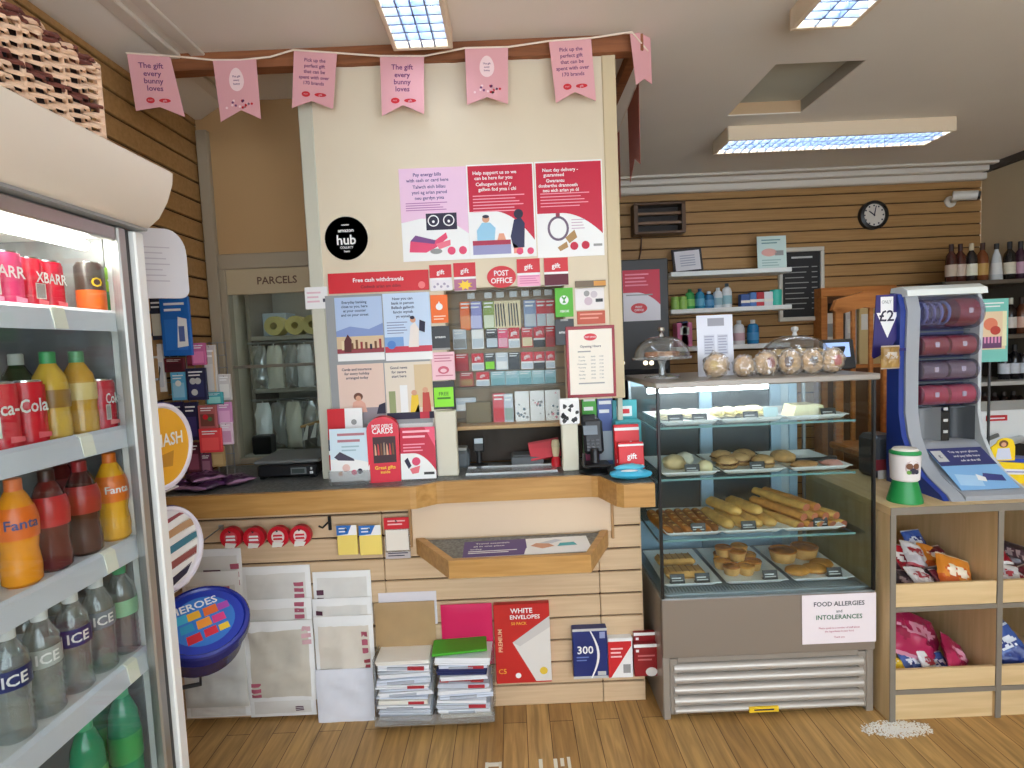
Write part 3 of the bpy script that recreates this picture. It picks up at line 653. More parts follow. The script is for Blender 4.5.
for i, pxx in enumerate((471, 488, 500, 513, 525, 537, 548)):
    c = P(pxx, 296 - i * .6, Y=YK - .08)
    mb = MB(); mb.cyl((c.x, YK, c.z + .012), (c.x, YK - .085, c.z + .012), .003, CHROME, 6); mb.box((c.x, YK - .083, c.z), (.034, .003, .026), M((196, 200, 200)), .001); mb.build('hook', t, world=True)
mb = MB(); mb.bx(a - .12, b + .12, YK - .14, YK - .0, 1.172, 1.19, wood('rack_shelf', (190, 150, 100), (206, 168, 118)), .003); mb.build('shelf', t, world=True)
mb = MB(); zz = P(500, 386, Y=YK - .05).z; mb.bx(a - .12, b + .12, YK - .05, YK, zz - .01, zz, M((120, 110, 92))); mb.build('shelf', t, world=True)
mb = MB(); mb.bx(a - .12, b + .12, YK - .012, YK, ZC, 1.17, M((58, 46, 36), .7)); mb.build('kick_panel', t, world=True)
LT = M((196, 206, 214)); 
def rg(d): d.base(WHITE); d.rect(0, .45, 1, 1, RED, 1); d.txt('gift', .5, .74, .2, WHITE, 2, .6); d.rect(.05, .05, .95, .35, LT, 1)
def rgd(d): d.base(WHITE); d.rect(0, .45, 1, 1, RED, 1); d.txt('gift', .5, .74, .2, WHITE, 2, .6); d.rect(0, 0, 1, .36, DARK, 1)
def zeb(d):
    d.base(CREAM)
    for i in range(4): d.poly([(.1 + .22 * i, .1), (.2 + .22 * i, .1), (.16 + .2 * i, .9), (.06 + .2 * i, .9)], BLACK, 1)
def two(c1, c2): 
    def f(d): d.base(c1); d.rect(.06, .06, .94, .5, c2, 1); d.bars(.1, .9, .9, 2, .13, WHITE, 1)
    return f
rows = [
 (315, 28, [(466, 11, two(ORANGE, M((240, 150, 90))), 'orange card'), (476, 12, two(M((150, 150, 210)), M((200, 200, 236))), 'lilac card'), (489, 11, two(M((140, 160, 80)), M((220, 226, 200))), 'green and white card'), (501, 13, zeb, 'zebra striped card'), (514, 13, zeb, 'black and cream patterned card'), (530, 12, two(M((140, 160, 196)), LT), 'blue grey card'), (541, 10, two(RED, LT), 'red over pale blue card'), (550, 9, two(RED, WHITE), 'red over white card')], 'top row'),
 (338, 20, [(460, 13, two(LT, GREY), 'white and grey card'), (478, 12, two(WHITE, LT), 'white tag shaped card'), (492, 12, two(DARK, LT), 'black and grey card'), (503, 10, two(PK, PINK), 'pink card'), (514, 11, rg, 'red and white gift card'), (527, 11, two(RED, CREAM), 'red and cream card'), (539, 11, rgd, 'red and dark card'), (550, 9, two(RED, M((180, 60, 60))), 'all red card')], 'second row'),
 (361, 17, [(462, 13, two(M((200, 50, 56)), M((170, 40, 50))), 'dark red card'), (478, 12, rg, 'red and pale gift card'), (490, 10, two(BLACK, M((140, 224, 40))), 'lime and black card'), (502, 12, two(LT, WHITE), 'silvery white card'), (514, 11, two(BLACK, DARK), 'black card'), (527, 12, rg, 'red gift card with a pale foot'), (539, 11, rgd, 'red gift card with a dark foot'), (550, 9, rg, 'narrow red gift card')], 'third row'),
 (378, 14, [(467, 13, two(M((190, 60, 60)), KRAFT), 'red and brown pack'), (483, 13, rg, 'red and white pack'), (498, 14, two(M((150, 190, 196)), M((120, 170, 176))), 'pale teal bag'), (512, 13, two(M((160, 196, 204)), M((130, 180, 190))), 'pale blue bag'), (525, 13, two(M((140, 186, 190)), M((110, 160, 166))), 'sea green bag'), (538, 12, two(M((170, 204, 208)), M((140, 186, 192))), 'icy blue bag'), (550, 11, two(M((150, 190, 200)), M((120, 166, 172))), 'grey teal bag')], 'fourth row')]
for cy, hh, its, rn in rows:
    for i, (cx, ww, f, l) in enumerate(its):
        yy = cy - (cx - 505) * .03
        card('gift_card', '%s, %s of the window rack, %s from left' % (l, rn, ORD[i]), 'card', (cx - ww / 2, yy - hh / 2, cx + ww / 2, yy + hh / 2), YK, f, t=.02, group='hanging cards in the window rack')
zsf = 1.19
def pat(d):
    d.base(WHITE); r = random.Random(d.w)
    for k in range(9): d.circ(.15 + .7 * r.random(), .1 + .8 * r.random(), .05 + .06 * r.random(), r.choice((GREY, M((120, 140, 150)), M((220, 150, 160)))), 1)
for i, (px, f, l, nm) in enumerate((((456, 391, 476, 404), two(LT, WHITE), 'white cardboard slip at the left of the window rack shelf', 'paper_slip'), ((466, 398, 491, 419), pack(M((120, 104, 70))), 'olive brown box on the window rack shelf', 'box'),
       ((493, 388, 505, 417), two(M((214, 90, 100)), RED), 'red and white carton on the window rack shelf', 'carton'), ((504, 389, 513, 417), two(LT, M((150, 170, 160))), 'thin grey carton beside the red carton', 'carton'),
       ((515, 388, 529, 418), pat, 'white patterned booklet, first from left of three on the rack shelf', 'booklet'), ((530, 388, 544, 418), pat, 'white patterned booklet, middle of three on the rack shelf', 'booklet'), ((545, 387, 560, 417), pat, 'white patterned booklet, rightmost of three on the rack shelf', 'booklet'))):
    card(nm, l, nm.replace('_', ' '), px, YK - .03 - .002 * i, f, t=.016, sit=zsf if i else zsf + .12 - .06, group='things on the rack shelf')
# items on the staff side of the window
mb = MB(); mb.bx(-.02, .13, 2.50, 2.62, 1.0, 1.045, M((70, 74, 76), .4), .006); mb.bx(-.01, .12, 2.51, 2.60, 1.045, 1.05, M((96, 102, 104)), .002)
tag(mb.build('counter_pad', None, (.05, 2.56, 1.0), world=True), 'flat dark grey pad behind the glass in the serving window', 'pad')
d = Draw(.14, .085, .02); d.base(M((190, 34, 50), .45), .003); d.rect(0, .88, 1, 1, M((150, 20, 36)), 1)
o = d.mb.build('folder', None, (.135, 2.53, 1.066), (math.radians(70), math.radians(-8), 0)); tag(o, 'red folder leaning behind the glass at the right of the serving window', 'folder')
mb = MB(); mb.lathe([(0, 0), (.022, 0), (.02, .035), (.012, .045)], RED, 14); mb.lathe([(.012, .045), (.016, .06), (.019, .1), (.015, .118), (0, .122)], CREAM, 14)
tag(mb.build('stamp', None, (.182, 2.475, ZC)), 'cream and red hand stamp standing behind the window glass', 'stamp')
t = thing('card_reader', 'black card reader on a stand at the left of the serving window', 'card reader', (-.165, 2.53, ZC))
mb = MB(); mb.lathe([(0, 0), (.04, 0), (.04, .012), (.012, .02), (.012, .075), (0, .075)], BLACK, 16); mb.build('stand', t)
mb = MB(); mb.box((0, -.01, .1), (.05, .028, .07), DARK, .006, RX(-.35)); mb.build('body', t); mb = MB(); mb.box((0, -.026, .115), (.04, .004, .024), LT, .001, RX(-.35)); mb.build('screen', t)
t = thing('label_printer', 'small grey printer in the left corner of the serving window', 'printer', (-.25, 2.56, ZC))
mb = MB(); mb.box((0, 0, .04), (.08, .1, .08), M((92, 98, 100)), .012); mb.build('body', t); mb = MB(); mb.box((0, -.005, .086), (.06, .08, .012), M((180, 180, 176)), .004); mb.build('lid', t)
mb = MB(); mb.bx(wx0 + .03, wx1 - .02, 2.36, 2.50, ZC, ZC + .004, M((190, 194, 196), .25, .6), .001); mb.bx(wx0 + .03, wx1 - .02, 2.36, 2.368, ZC + .004, ZC + .010, METAL, .002); mb.bx(wx0 + .03, wx1 - .02, 2.492, 2.5, ZC + .004, ZC + .010, METAL, .002)
tag(mb.build('cash_tray', None, (-.02, 2.43, ZC), world=True), 'shiny metal pass-through tray set on the worktop under the window glass', 'tray')
mb = MB(); mb.bx(wx0 + .0, wx1 - .0, YP + .03, YP + .036, 1.09, 1.80, GLASSW); struct(mb.build('window_4'))
# ================================================================ on the worktop
def face_card(name, label, cat, cx, Y, z, w, h, f, t=.003, rz=0, lean=0, group=None):
    d = Draw(w, h, t); f(d)
    o = d.mb.build(name, None, (cx, Y, z + h / 2 * math.cos(lean)), (PI / 2 - lean, 0, rz)); return tag(o, label, cat, group)
def sized(px, Y):
    x0, y0, x1, y1 = px; c = P((x0 + x1) / 2, (y0 + y1) / 2, Y=Y)
    return c.x, abs(P(x1, y0, Y=Y).x - P(x0, y0, Y=Y).x), abs(P(x0, y0, Y=Y).z - P(x0, y1, Y=Y).z)
# leaflet block at the left
cx, w, h = sized((331, 437, 370, 489), 2.31)
def leaf1(d):
    d.base(M((206, 226, 236))); d.bars(.2, .9, .86, 2, .12, M((180, 120, 130)), 2, .4); d.bars(.3, .75, .64, 2, .07, M((160, 190, 200)), 2)
    d.hill(.42, WHITE, 1, 0, 1, .2); d.poly([(.1, .46), (.25, .56), (.6, .42), (.62, .38), (.2, .4)], M((70, 66, 84)), 2); d.circ(.4, .25, .1, M((226, 190, 180)), 3); d.circ(.6, .16, .07, PK, 3); d.circ(.75, .18, .07, INK, 3); d.circ(.25, .14, .06, SKIN, 3)
face_card('leaflet', 'pale blue leaflet with a dark bird shape, front of the leaflet holder on the worktop', 'leaflet', cx, 2.31, ZC + .014, w, h, leaf1, .004, 0, .06)
cx2, w2, h2 = sized((329, 411, 364, 480), 2.37)
def leaf2(d): d.base(WHITE); d.rect(0, .5, .5, 1, RED, 1); d.rect(0, .4, 1, .56, NAVY, 2); d.rect(0, .12, .55, .34, RED, 1); d.bars(.1, .9, .52, 2, .06, M((150, 140, 190)), 3, .3); d.circ(.76, .8, .08, GREY, 2)
face_card('leaflet', 'red, white and navy leaflet standing behind the pale blue one', 'leaflet', cx2, 2.37, ZC + .014, w2, h2, leaf2, .006, 0, .06)
mb = MB(); mb.bx(cx - w / 2 - .006, cx + w / 2 + .006, 2.285, 2.40, ZC, ZC + .012, CLEARP, .002); mb.bx(cx - w / 2 - .006, cx + w / 2 + .006, 2.285, 2.289, ZC + .012, ZC + .06, CLEARP, .001)
mb.bx(cx - w / 2 - .006, cx + w / 2 + .006, 2.394, 2.40, ZC + .012, ZC + .2, CLEARP, .001)
tag(mb.build('leaflet_holder', None, (cx, 2.34, ZC), world=True), 'clear plastic leaflet holder at the left end of the worktop displays', 'holder')
# red arched carton
cx, w, h = sized((366, 421, 400, 486), 2.32)
t = thing('card_carton', 'red arched carton of cards standing between two leaflet stands', 'carton', (cx + .002, 2.34, ZC), .12)
pts = [(-w * .46, 0), (w * .46, 0), (w * .46, h * .8)] + [(w * .46 * math.cos(a), h * .8 + h * .2 * math.sin(a)) for a in [PI * k / 12 for k in range(1, 12)]] + [(-w * .46, h * .8)]
mb = MB(); mb.prism(pts, -.03, .03, M((214, 20, 50), .4), FC)
mb.text('POST OFFICE', WHITE, 0, h * .86, .022, .0306, w * .6, FC); mb.text('CARDS', WHITE, 0, h * .79, .022, .0306, w * .6, FC)
mb.flat([(-w * .3, h * .3), (w * .36, h * .3), (w * .36, h * .7), (-w * .3, h * .7)], .0304, M((60, 34, 40)), FC)
for k in range(7): mb.flat([(-w * .26 + .012 * k, h * .42), (-w * .2 + .012 * k, h * .42), (-w * .22 + .012 * k, h * (.56 + .02 * (k % 4))), (-w * .25 + .012 * k, h * .6)], .0308, (SKIN, M((200, 60, 60)), BROWN, M((150, 130, 110)))[k % 4], FC)
mb.text('Great gifts', YEL, .003, h * .23, .014, .0306, w * .6, FC); mb.text('inside', YEL, .003, h * .16, .012, .0306, w * .5, FC)
mb.build('carton_body', t)
# red leaflet on a stand
cx, w, h = sized((401, 433, 436, 484), 2.33)
def leaf3(d): d.base(CRIM); d.poly([(.7, 1), (1, 1), (1, .6)], M((236, 90, 120)), 1); d.hill(.5, WHITE, 1, 0, 1, .7); d.bars(.08, .85, .9, 2, .1, M((250, 190, 200)), 2, .4); d.bars(.08, .7, .66, 3, .06, M((240, 150, 170)), 2, .4); d.poly([(.1, .36), (.2, .42), (.3, .26), (.22, .2)], INK, 2); d.circ(.44, .34, .12, PK, 3); d.poly([(.25, .2), (.55, .26), (.5, .12), (.32, .1)], M((226, 110, 120)), 3); d.rect(.65, .08, .95, .13, DARK, 3)
face_card('leaflet', 'red leaflet with a white hill shape, right of the arched red carton', 'leaflet', cx, 2.33, ZC + .006, w, h, leaf3, .004, 0, .08)
mb = MB(); mb.bx(cx - w / 2, cx + w / 2, 2.31, 2.395, ZC, ZC + .006, CLEARP, .001); mb.box((cx, 2.362, ZC + .08), (w, .004, .16), CLEARP, .001, None)
tag(mb.build('leaflet_stand', None, (cx, 2.35, ZC), world=True), 'clear plastic stand behind the red leaflet on the worktop', 'stand')
# parcel scale
a = P(257, 478, Z=ZC); c = P(324, 474, Z=ZC); yy = 2.43
t = thing('parcel_scale', 'black parcel scale with a grey weighing plate, in front of the parcels hatch', 'scale', (-1.02, 2.57, ZC))
mb = MB(); mb.bx(-1.15, -.885, 2.46, 2.70, ZC + .008, ZC + .062, BLACK, .008)
for x in (-1.13, -.905):
    for y in (2.48, 2.68): mb.bx(x - .012, x + .012, y - .012, y + .012, ZC, ZC + .008, BLACK)
mb.build('body', t, world=True)
mb = MB(); mb.bx(-1.165, -.875, 2.465, 2.75, ZC + .066, ZC + .082, M((104, 106, 104), .4), .005); mb.bx(-1.0, -.95, 2.55, 2.65, ZC + .062, ZC + .066, DARK); mb.build('weighing_plate', t, world=True)
mb = MB(); mb.bx(-1.0, -.93, 2.456, 2.461, ZC + .018, ZC + .048, M((100, 104, 104)), .002); mb.bx(-.993, -.937, 2.4545, 2.457, ZC + .023, ZC + .043, M((50, 58, 54))); mb.build('display', t, world=True)
mb = MB(); mb.bx(-.915, -.9, 2.456, 2.461, ZC + .018, ZC + .03, LGREY, .002); mb.bx(-.912, -.903, 2.456, 2.461, ZC + .036, ZC + .048, LGREY, .002); mb.build('button', t, world=True)
# purple confectionery packs heaped at the left end
def sweet_bag(name, label, cat, loc, w, h, th, cols, rot, group=None, seed=0, word=None):
    """a printed film pack: pillow with crimped ends and creases"""
    rnd = random.Random(seed); mb = MB()
    def prof(u, v, sg):
        e = (max(0, 1 - abs(2 * u - 1) ** 2.6) * max(0, 1 - abs(2 * v - 1) ** 2.2)) ** .5
        n = noise.noise(Vector((u * 4 + seed, v * 4, sg * 3))) * .25 + noise.noise(Vector((u * 11 + seed, v * 9, sg))) * .14
        return ((u - .5) * w * (1 + .02 * math.sin(v * 30)), (v - .5) * h, sg * th / 2 * e * (1 + 1.5 * n) + (.06 * w * noise.noise(Vector((u * 3.2 + seed, v * 3.6, 5))) + .05 * w * abs(noise.noise(Vector((u * 7 - v * 4 + seed, v * 6 + u * 3, 9))))) * (e + .25))
    nu, nv = 16, 18; ks = []
    for c in cols:
        if c not in mb.mats: mb.mats.append(c)
        ks.append(mb.mats.index(c))
    for sg in (1, -1):
        n0 = len(mb.f); mb.grid(lambda u, v: prof(u, v, sg), nu, nv, cols[0])
        for j in range(nv):
            for i in range(nu):
                u, v = (i + .5) / nu - .5, (j + .5) / nv - .5; q = noise.noise(Vector((u * 9 + seed * 3.7, v * 9, 1.5)))
                k = 0
                if abs(v) > .46: k = 1
                elif (u / .36) ** 2 + ((v - .08) / .16) ** 2 < 1: k = 1 if q > -.12 else 2
                elif v < -.12 + .2 * q: k = 2
                mb.m[n0 + j * nu + i] = ks[k]
    o = mb.build(name, None, loc, rot, sharp=28); return tag(o, label, cat, group)
VIO = M((84, 40, 84), .3); VIO2 = M((58, 28, 60), .3); MAUVE = M((150, 110, 140), .35)
for i, (x, y, z, rz, l) in enumerate(((-1.40, 2.36, .018, .3, 'purple foil pack lying flat at the left end of the worktop, farthest left'), (-1.30, 2.34, .018, -.3, 'purple foil pack lying in the middle of the heap on the worktop'), (-1.235, 2.42, .018, .9, 'purple foil pack at the right edge of the heap on the worktop'), (-1.33, 2.37, .046, .7, 'purple foil pack lying on top of the other purple packs'))):
    sweet_bag('snack_pack', l, 'snack', (x, y, ZC + z), .13, .17, .034, (VIO, MAUVE, VIO2), (0.0, 0.0, rz), 'purple packs on the worktop', 20 + i)
# card terminal
t = thing('card_terminal', 'black card terminal with a tilted screen on a round base, under the framed notice', 'terminal', (.335, 2.33, ZC))
mb = MB(); mb.lathe([(0, 0), (.07, 0), (.07, .008), (.03, .016), (.02, .03), (.018, .1), (0, .1)], BLACK, 24); mb.build('base', t)
mb = MB(); mb.box((0, .0, .15), (.085, .035, .15), M((36, 38, 42), .35), .012, RX(-.25)); mb.build('body', t)
mb = MB(); mb.box((-.012, -.05, .215), (.07, .03, .05), M((44, 46, 52), .3), .01, RX(-.5) @ TR(0, 0, 0)); mb.build('printer_head', t)
mb = MB(); mb.box((-.012, -.022, .175), (.06, .004, .04), M((130, 140, 150), .15, .2), .001, RX(-.25)); mb.build('screen', t)
mb = MB()
for i in range(3):
    for j in range(3): mb.box((-.024 + .02 * i, -.02, .132 - .014 * j), (.014, .004, .009), M((90, 92, 96)), .002, RX(-.25))
mb.build('keypad', t)
mb = MB(); mb.bx(-.055, .06, -.06, .04, .03, .042, BLACK, .006); mb.bx(-.055, -.045, -.06, -.02, .042, .09, BLACK, .004); mb.build('tray', t)
# packs behind the terminal
for px, f, l, th in (((582, 393, 596, 452), two(GREEN, M((150, 60, 90))), 'green topped carton standing behind the card terminal', .03), ((597, 397, 612, 450), two(M((90, 110, 170)), LT), 'blue and pale carton standing behind the card terminal', .03)):
    cx, w, h = sized(px, 2.50); face_card('carton', l, 'carton', cx, 2.50, ZC, w, P(600, px[1], Y=2.5).z - ZC, f, th, group='cartons behind the card terminal')
# cow print box
def cow(d):
    d.base(WHITE, .004); r = random.Random(5)
    for k in range(11):
        x, y = .1 + .8 * r.random(), .1 + .8 * r.random(); d.poly([(x + (.06 + .09 * r.random()) * math.cos(a * 1.05), y + (.05 + .07 * r.random()) * math.sin(a * 1.05)) for a in range(6)], BLACK, 1)
card('patterned_pouch', 'black and white patterned pouch fixed to the top of the right window post', 'pouch', (559, 398, 579, 424), YP - .05, cow, t=.016)
# teal box, red gift boxes and blue pad at the right end
TEALB = M((70, 160, 170), .5)
cx, w, h = sized((614, 399, 640, 462), 2.42)
t = thing('display_box', 'teal counter display box standing behind the red gift boxes', 'box', (cx, 2.42, ZC))
mb = MB(); mb.bx(-w / 2, w / 2, -.03, .06, 0, .2, TEALB, .003); mb.bx(-w / 2, w / 2, .05, .06, .2, .285, TEALB, .002); mb.build('tray', t)
mb = MB(); mb.box((0, .047, .235), (w * .6, .004, .045), M((220, 226, 226)), .001); mb.bars = None; mb.flat([(-w * .2, .225), (w * .2, .225), (w * .2, .245), (-w * .2, .245)], -.0445, RED, FC); mb.build('header_label', t)
def giftbox(d): d.base(M((214, 26, 36), .45), .003); d.rect(0, .86, 1, .93, WHITE, 1); d.txt('gift', .52, .5, .2, WHITE, 2, .6); d.rect(.05, .1, .95, .18, WHITE, 1)
cx, w, h = sized((615, 425, 640, 444), 2.30)
face_card('gift_box', 'upper red gift carton leaning behind the lower one, right end of the worktop', 'carton', cx, 2.34, ZC + .02, w, .175, giftbox, .03, 0, .12, 'red gift cartons')
cx, w, h = sized((617, 440, 642, 463), 2.28)
face_card('gift_box', 'lower red gift carton in front, just above the bright blue pack', 'carton', cx, 2.275, ZC + .02, w, .112, giftbox, .03, 0, .12, 'red gift cartons')
mb = MB(); mb.bx(.38, .50, 2.24, 2.375, ZC, ZC + .02, DARK, .003); tag(mb.build('plinth_block', None, (.44, 2.31, ZC), world=True), 'dark base block under the two red gift cartons', 'block')
t = thing('tissue_pack', 'bright blue plastic pack lying at the right end of the worktop', 'pack', (.455, 2.19, ZC))
mb = MB(); mb.ell((0, 0, .02), (.085, .045, .02), M((64, 172, 206), .3), 20, 8, amp=.15, fr=4); mb.ell((0, .02, .04), (.06, .025, .016), M((90, 190, 216), .3), 16, 8, amp=.2, fr=5, seed=2); mb.build('wrapper', t)
mb = MB(); mb.ell((-.01, -.025, .038), (.035, .012, .004), WHITE, 14, 6); mb.build('white_label', t)

# ================================================================ below the worktop
HK = M((60, 60, 62), .35, .6)
def peg(mb, x, z, y0=YF, L=.06): mb.tube([(x, y0, z), (x, y0 - L, z), (x, y0 - L - .006, z + .012)], .0025, HK, 6)
for i, (pxx, pyy) in enumerate(((232, 537), (255, 537), (279, 536), (301, 535))):
    c = P(pxx, pyy, Y=YF - .05)
    t = thing('tape_roll', 'red roll of parcel tape hanging under the worktop, %s from left' % ORD[i], 'tape', (c.x, YF - .05, c.z), 0, 'tape rolls on hooks')
    R = .044; T = FC
    mb = MB(); mb.lathe([(R * .62, -.012), (R, -.012), (R, .012), (R * .62, .012), (R * .62, -.012)], M((196, 30, 44), .3), 28, T); mb.build('roll', t)
    mb = MB(); mb.lathe([(0, .0122), (R * .60, .0122), (R * .6, -.012), (0, -.012)], M((232, 214, 206) if i > 1 else (206, 70, 80)), 24, T)
    mb.flat([(-R * .6, -R * .95), (R * .3, -R * .95), (R * .55, -R * .55), (-R * .5, -R * .45)], .014, OFFW, T)
    for zz in (.006, -.008): mb.flat([(-R * .45, zz - .004), (R * .45, zz - .004), (R * .4, zz + .004), (-R * .4, zz + .004)], .0135, RED if i > 1 else WHITE, T)
    mb.build('label', t)
    mb = MB(); mb.tube([(0, .05, R * .58), (0, -.02, R * .56), (0, -.024, R * .75)], .002, HK, 6); mb.build('hook', t)
c = P(330, 523, Y=YF); mb = MB(); mb.bx(c.x - .007, c.x + .007, YF - .006, YF, c.z - .03, c.z + .03, BLACK, .002); mb.tube([(c.x, YF - .004, c.z + .01), (c.x - .012, YF - .06, c.z + .0), (c.x - .02, YF - .075, c.z + .012)], .004, BLACK, 8)
tag(mb.build('display_hook', None, (c.x, YF, c.z), world=True), 'empty black hook on the slatboard right of the tape rolls', 'hook')
c = P(217, 532, Y=YF); mb = MB(); mb.tube([(c.x + .02, YF, c.z + .02), (c.x, YF - .12, c.z + .0), (c.x - .01, YF - .13, c.z + .014)], .003, METAL, 8); mb.bx(c.x + .01, c.x + .03, YF - .004, YF, c.z + .01, c.z + .03, METAL)
tag(mb.build('display_hook', None, (c.x, YF, c.z), world=True), 'empty thin wire hook on the slatboard left of the tape rolls', 'hook')
def notes(d): d.base(M((240, 214, 110), .6), .002); d.rect(0, .68, 1, 1.02, M((240, 240, 240)), 1); d.poly([(0, .68), (.55, .72), (.75, 1.02), (0, 1.02)], M((40, 110, 190)), 2); d.bars(.12, .5, .9, 2, .11, WHITE, 4)
for i, px in enumerate(((338, 525, 358, 554), (360, 525, 382, 554))):
    o = card('sticky_notes', ('left' if i == 0 else 'right') + ' of the two packs of yellow sticky notes under the worktop', 'notes', px, YF - .03, notes, t=.012, group='sticky note packs')
    mb = MB(); mb.tube([(0, .0 + o.data.vertices[0].co.y * 0 + .045, -.03), (0, .045, .02), (0, .055, .026)], .0025, HK, 6); mb.build('hook', o)
def tagp(d): d.base(CLEARP); d.rect(0, .72, 1, 1, RED, 1); d.bars(.15, .85, .9, 2, .08, M((240, 190, 190)), 2); d.rect(.05, .2, .95, .7, M((230, 222, 210)), 1); d.rect(0, 0, 1, .16, M((190, 180, 180)), 1); d.bars(.1, .9, .12, 2, .06, INK, 2)
o = card('label_pack', 'clear pack of labels with a red header, right of the yellow sticky notes', 'labels', (385, 517, 410, 558), YF - .02, tagp, t=.006)
mb = MB(); mb.tube([(0, .07, -.02), (0, .07, .012), (0, .078, .016)], .0025, HK, 6); mb.build('hook', o)

# mailing bags and envelopes stacked on the slatboard
BAGW = M((222, 220, 214), .4, var=.05, vs=9); BAGS = M((206, 200, 186), .45, var=.06, vs=8); BLK2 = M((120, 30, 50), .5)
def soft(name, label, cat, px, Y, mat, th=.012, prints=(), group=None, seed=0, amp=.004, rz=0, border=None):
    amp = amp * 1.9
    x0, y0, x1, y1 = px; cx, cy = (x0 + x1) / 2, (y0 + y1) / 2
    c = P(cx, cy, Y=Y); w = P(x1, cy, Y=Y).x - P(x0, cy, Y=Y).x; h = P(cx, y0, Y=Y).z - P(cx, y1, Y=Y).z
    mb = MB(); nu, nv = 14, 18
    def s(u, v, sg):
        e = min(1, 8 * min(u, 1 - u, v, 1 - v) + .15)
        cr = math.sin(u * 2 + 1) * .3
        return ((u - .5) * w, (v - .5) * h, sg * th / 2 * e + amp * (noise.noise(Vector((u * 3 + seed, v * 4, seed * .7))) + .7 * noise.noise(Vector((u * 8 + v * 5 + seed, v * 6 - u * 4, 2)))) * e)
    for sg in (1, -1):
        mb.grid(lambda u, v: s(u, v, sg), nu, nv, mat)
        if border and sg == 1:
            n0 = len(mb.m) - nu * nv; k = None
            if border not in mb.mats: mb.mats.append(border)
            k = mb.mats.index(border)
            for j in range(nv):
                for i in range(nu):
                    if i == 0 or i == nu - 1 or j == 0 or j >= nv - 2: mb.m[n0 + j * nu + i] = k
    for u0 in (0, 1): mb.grid(lambda u, v: tuple(Vector(s(u0, v, 1)).lerp(Vector(s(u0, v, -1)), u)), 1, nv, mat)
    for v0 in (0, 1): mb.grid(lambda u, v: tuple(Vector(s(u, v0, 1)).lerp(Vector(s(u, v0, -1)), v)), nu, 1, mat)
    for (a0, b0, a1, b1, m) in prints:       # printed marks follow the bag's surface
        for k in range(3):
            bb0 = b0 + (b1 - b0) * k / 3; bb1 = bb0 + (b1 - b0) * .22
            mb.grid(lambda u, v: (lambda p: (p[0], p[1], p[2] + .0012))(s(a0 + (a1 - a0) * u, bb0 + (bb1 - bb0) * v, 1)), 3, 2, m)
    o = mb.build(name, None, (c.x, Y, c.z), (PI / 2, 0, rz), sharp=60); return tag(o, label, cat, group)
PM = M((178, 90, 110), .6); DM = M((90, 50, 70), .6)
BORD = M((238, 238, 236), .4)
G = 'padded mailing bags on the slatboard'
soft('mailing_bag', 'grey white mailing bag with dark print, top of the left stack', 'envelope', (188, 549, 243, 610), YF - .010, BAGW, .012, ((.3, .55, .62, .68, DM), (.8, .4, .95, .8, PM)), G, 1, border=BORD)
soft('mailing_bag', 'grey white mailing bag second from the top of the left stack', 'envelope', (186, 572, 243, 690), YF - .024, BAGW, .012, ((.68, .72, .84, .9, PM),), G, 2, border=BORD)
soft('mail_sack', 'pale grey plastic sack, large, at the bottom of the left stack below the blue tub', 'bag', (184, 640, 247, 707), YF - .055, M((206, 208, 204), .35, var=.05, vs=7), .028, (), None, 3, .006)
soft('mailing_bag', 'white mailing bag showing only its lower lip under the pale grey sack', 'envelope', (186, 690, 250, 717), YF - .036, BAGW, .008, (), G, 4, border=BORD)
soft('mailing_bag', 'white mailing bag with a rolled top edge, top bag of the middle stack', 'envelope', (243, 566, 312, 630), YF - .010, BAGW, .014, ((.76, .5, .9, .78, PM),), G, 5, border=BORD)
soft('mailing_bag', 'white mailing bag second from top in the middle stack', 'envelope', (244, 599, 314, 680), YF - .025, BAGW, .012, ((.76, .76, .9, .98, PM),), G, 6, border=BORD)
soft('mailing_bag', 'large creased beige mailing bag at the front of the middle stack', 'envelope', (246, 621, 315, 701), YF - .042, BAGS, .014, ((.06, .06, .2, .26, PM), (.84, .7, .97, .95, M((214, 170, 176)))), G, 7, .007, border=BORD)
soft('mailing_bag', 'white mailing bag showing as a strip below the large creased beige bag', 'envelope', (249, 660, 315, 716), YF - .022, BAGW, .010, ((.7, .1, .82, .2, DM),), G, 8, border=BORD)
soft('mailing_bag', 'white mailing bag with a dark stamp, top bag of the right stack', 'envelope', (314, 571, 372, 625), YF - .010, BAGW, .012, ((.06, .3, .18, .72, DM),), G, 9, border=BORD)
soft('mailing_bag', 'white mailing bag second from top in the right stack', 'envelope', (314, 598, 373, 660), YF - .024, BAGW, .012, ((.06, .55, .18, .85, DM),), G, 10, border=BORD)
soft('mailing_bag', 'large off white mailing bag with red marks in the right stack', 'envelope', (316, 616, 375, 700), YF - .039, M((222, 214, 200), .45, var=.05, vs=8), .012, ((.8, .55, .9, .85, PM), (.82, .32, .92, .5, M((160, 60, 70)))), G, 11, .006, border=BORD)
soft('paper_envelope', 'clean white paper envelope, lowest and frontmost of the right stack', 'envelope', (317, 669, 374, 724), YF - .054, M((226, 228, 236), .6, var=.03, vs=9), .010, (), None, 12, .003)

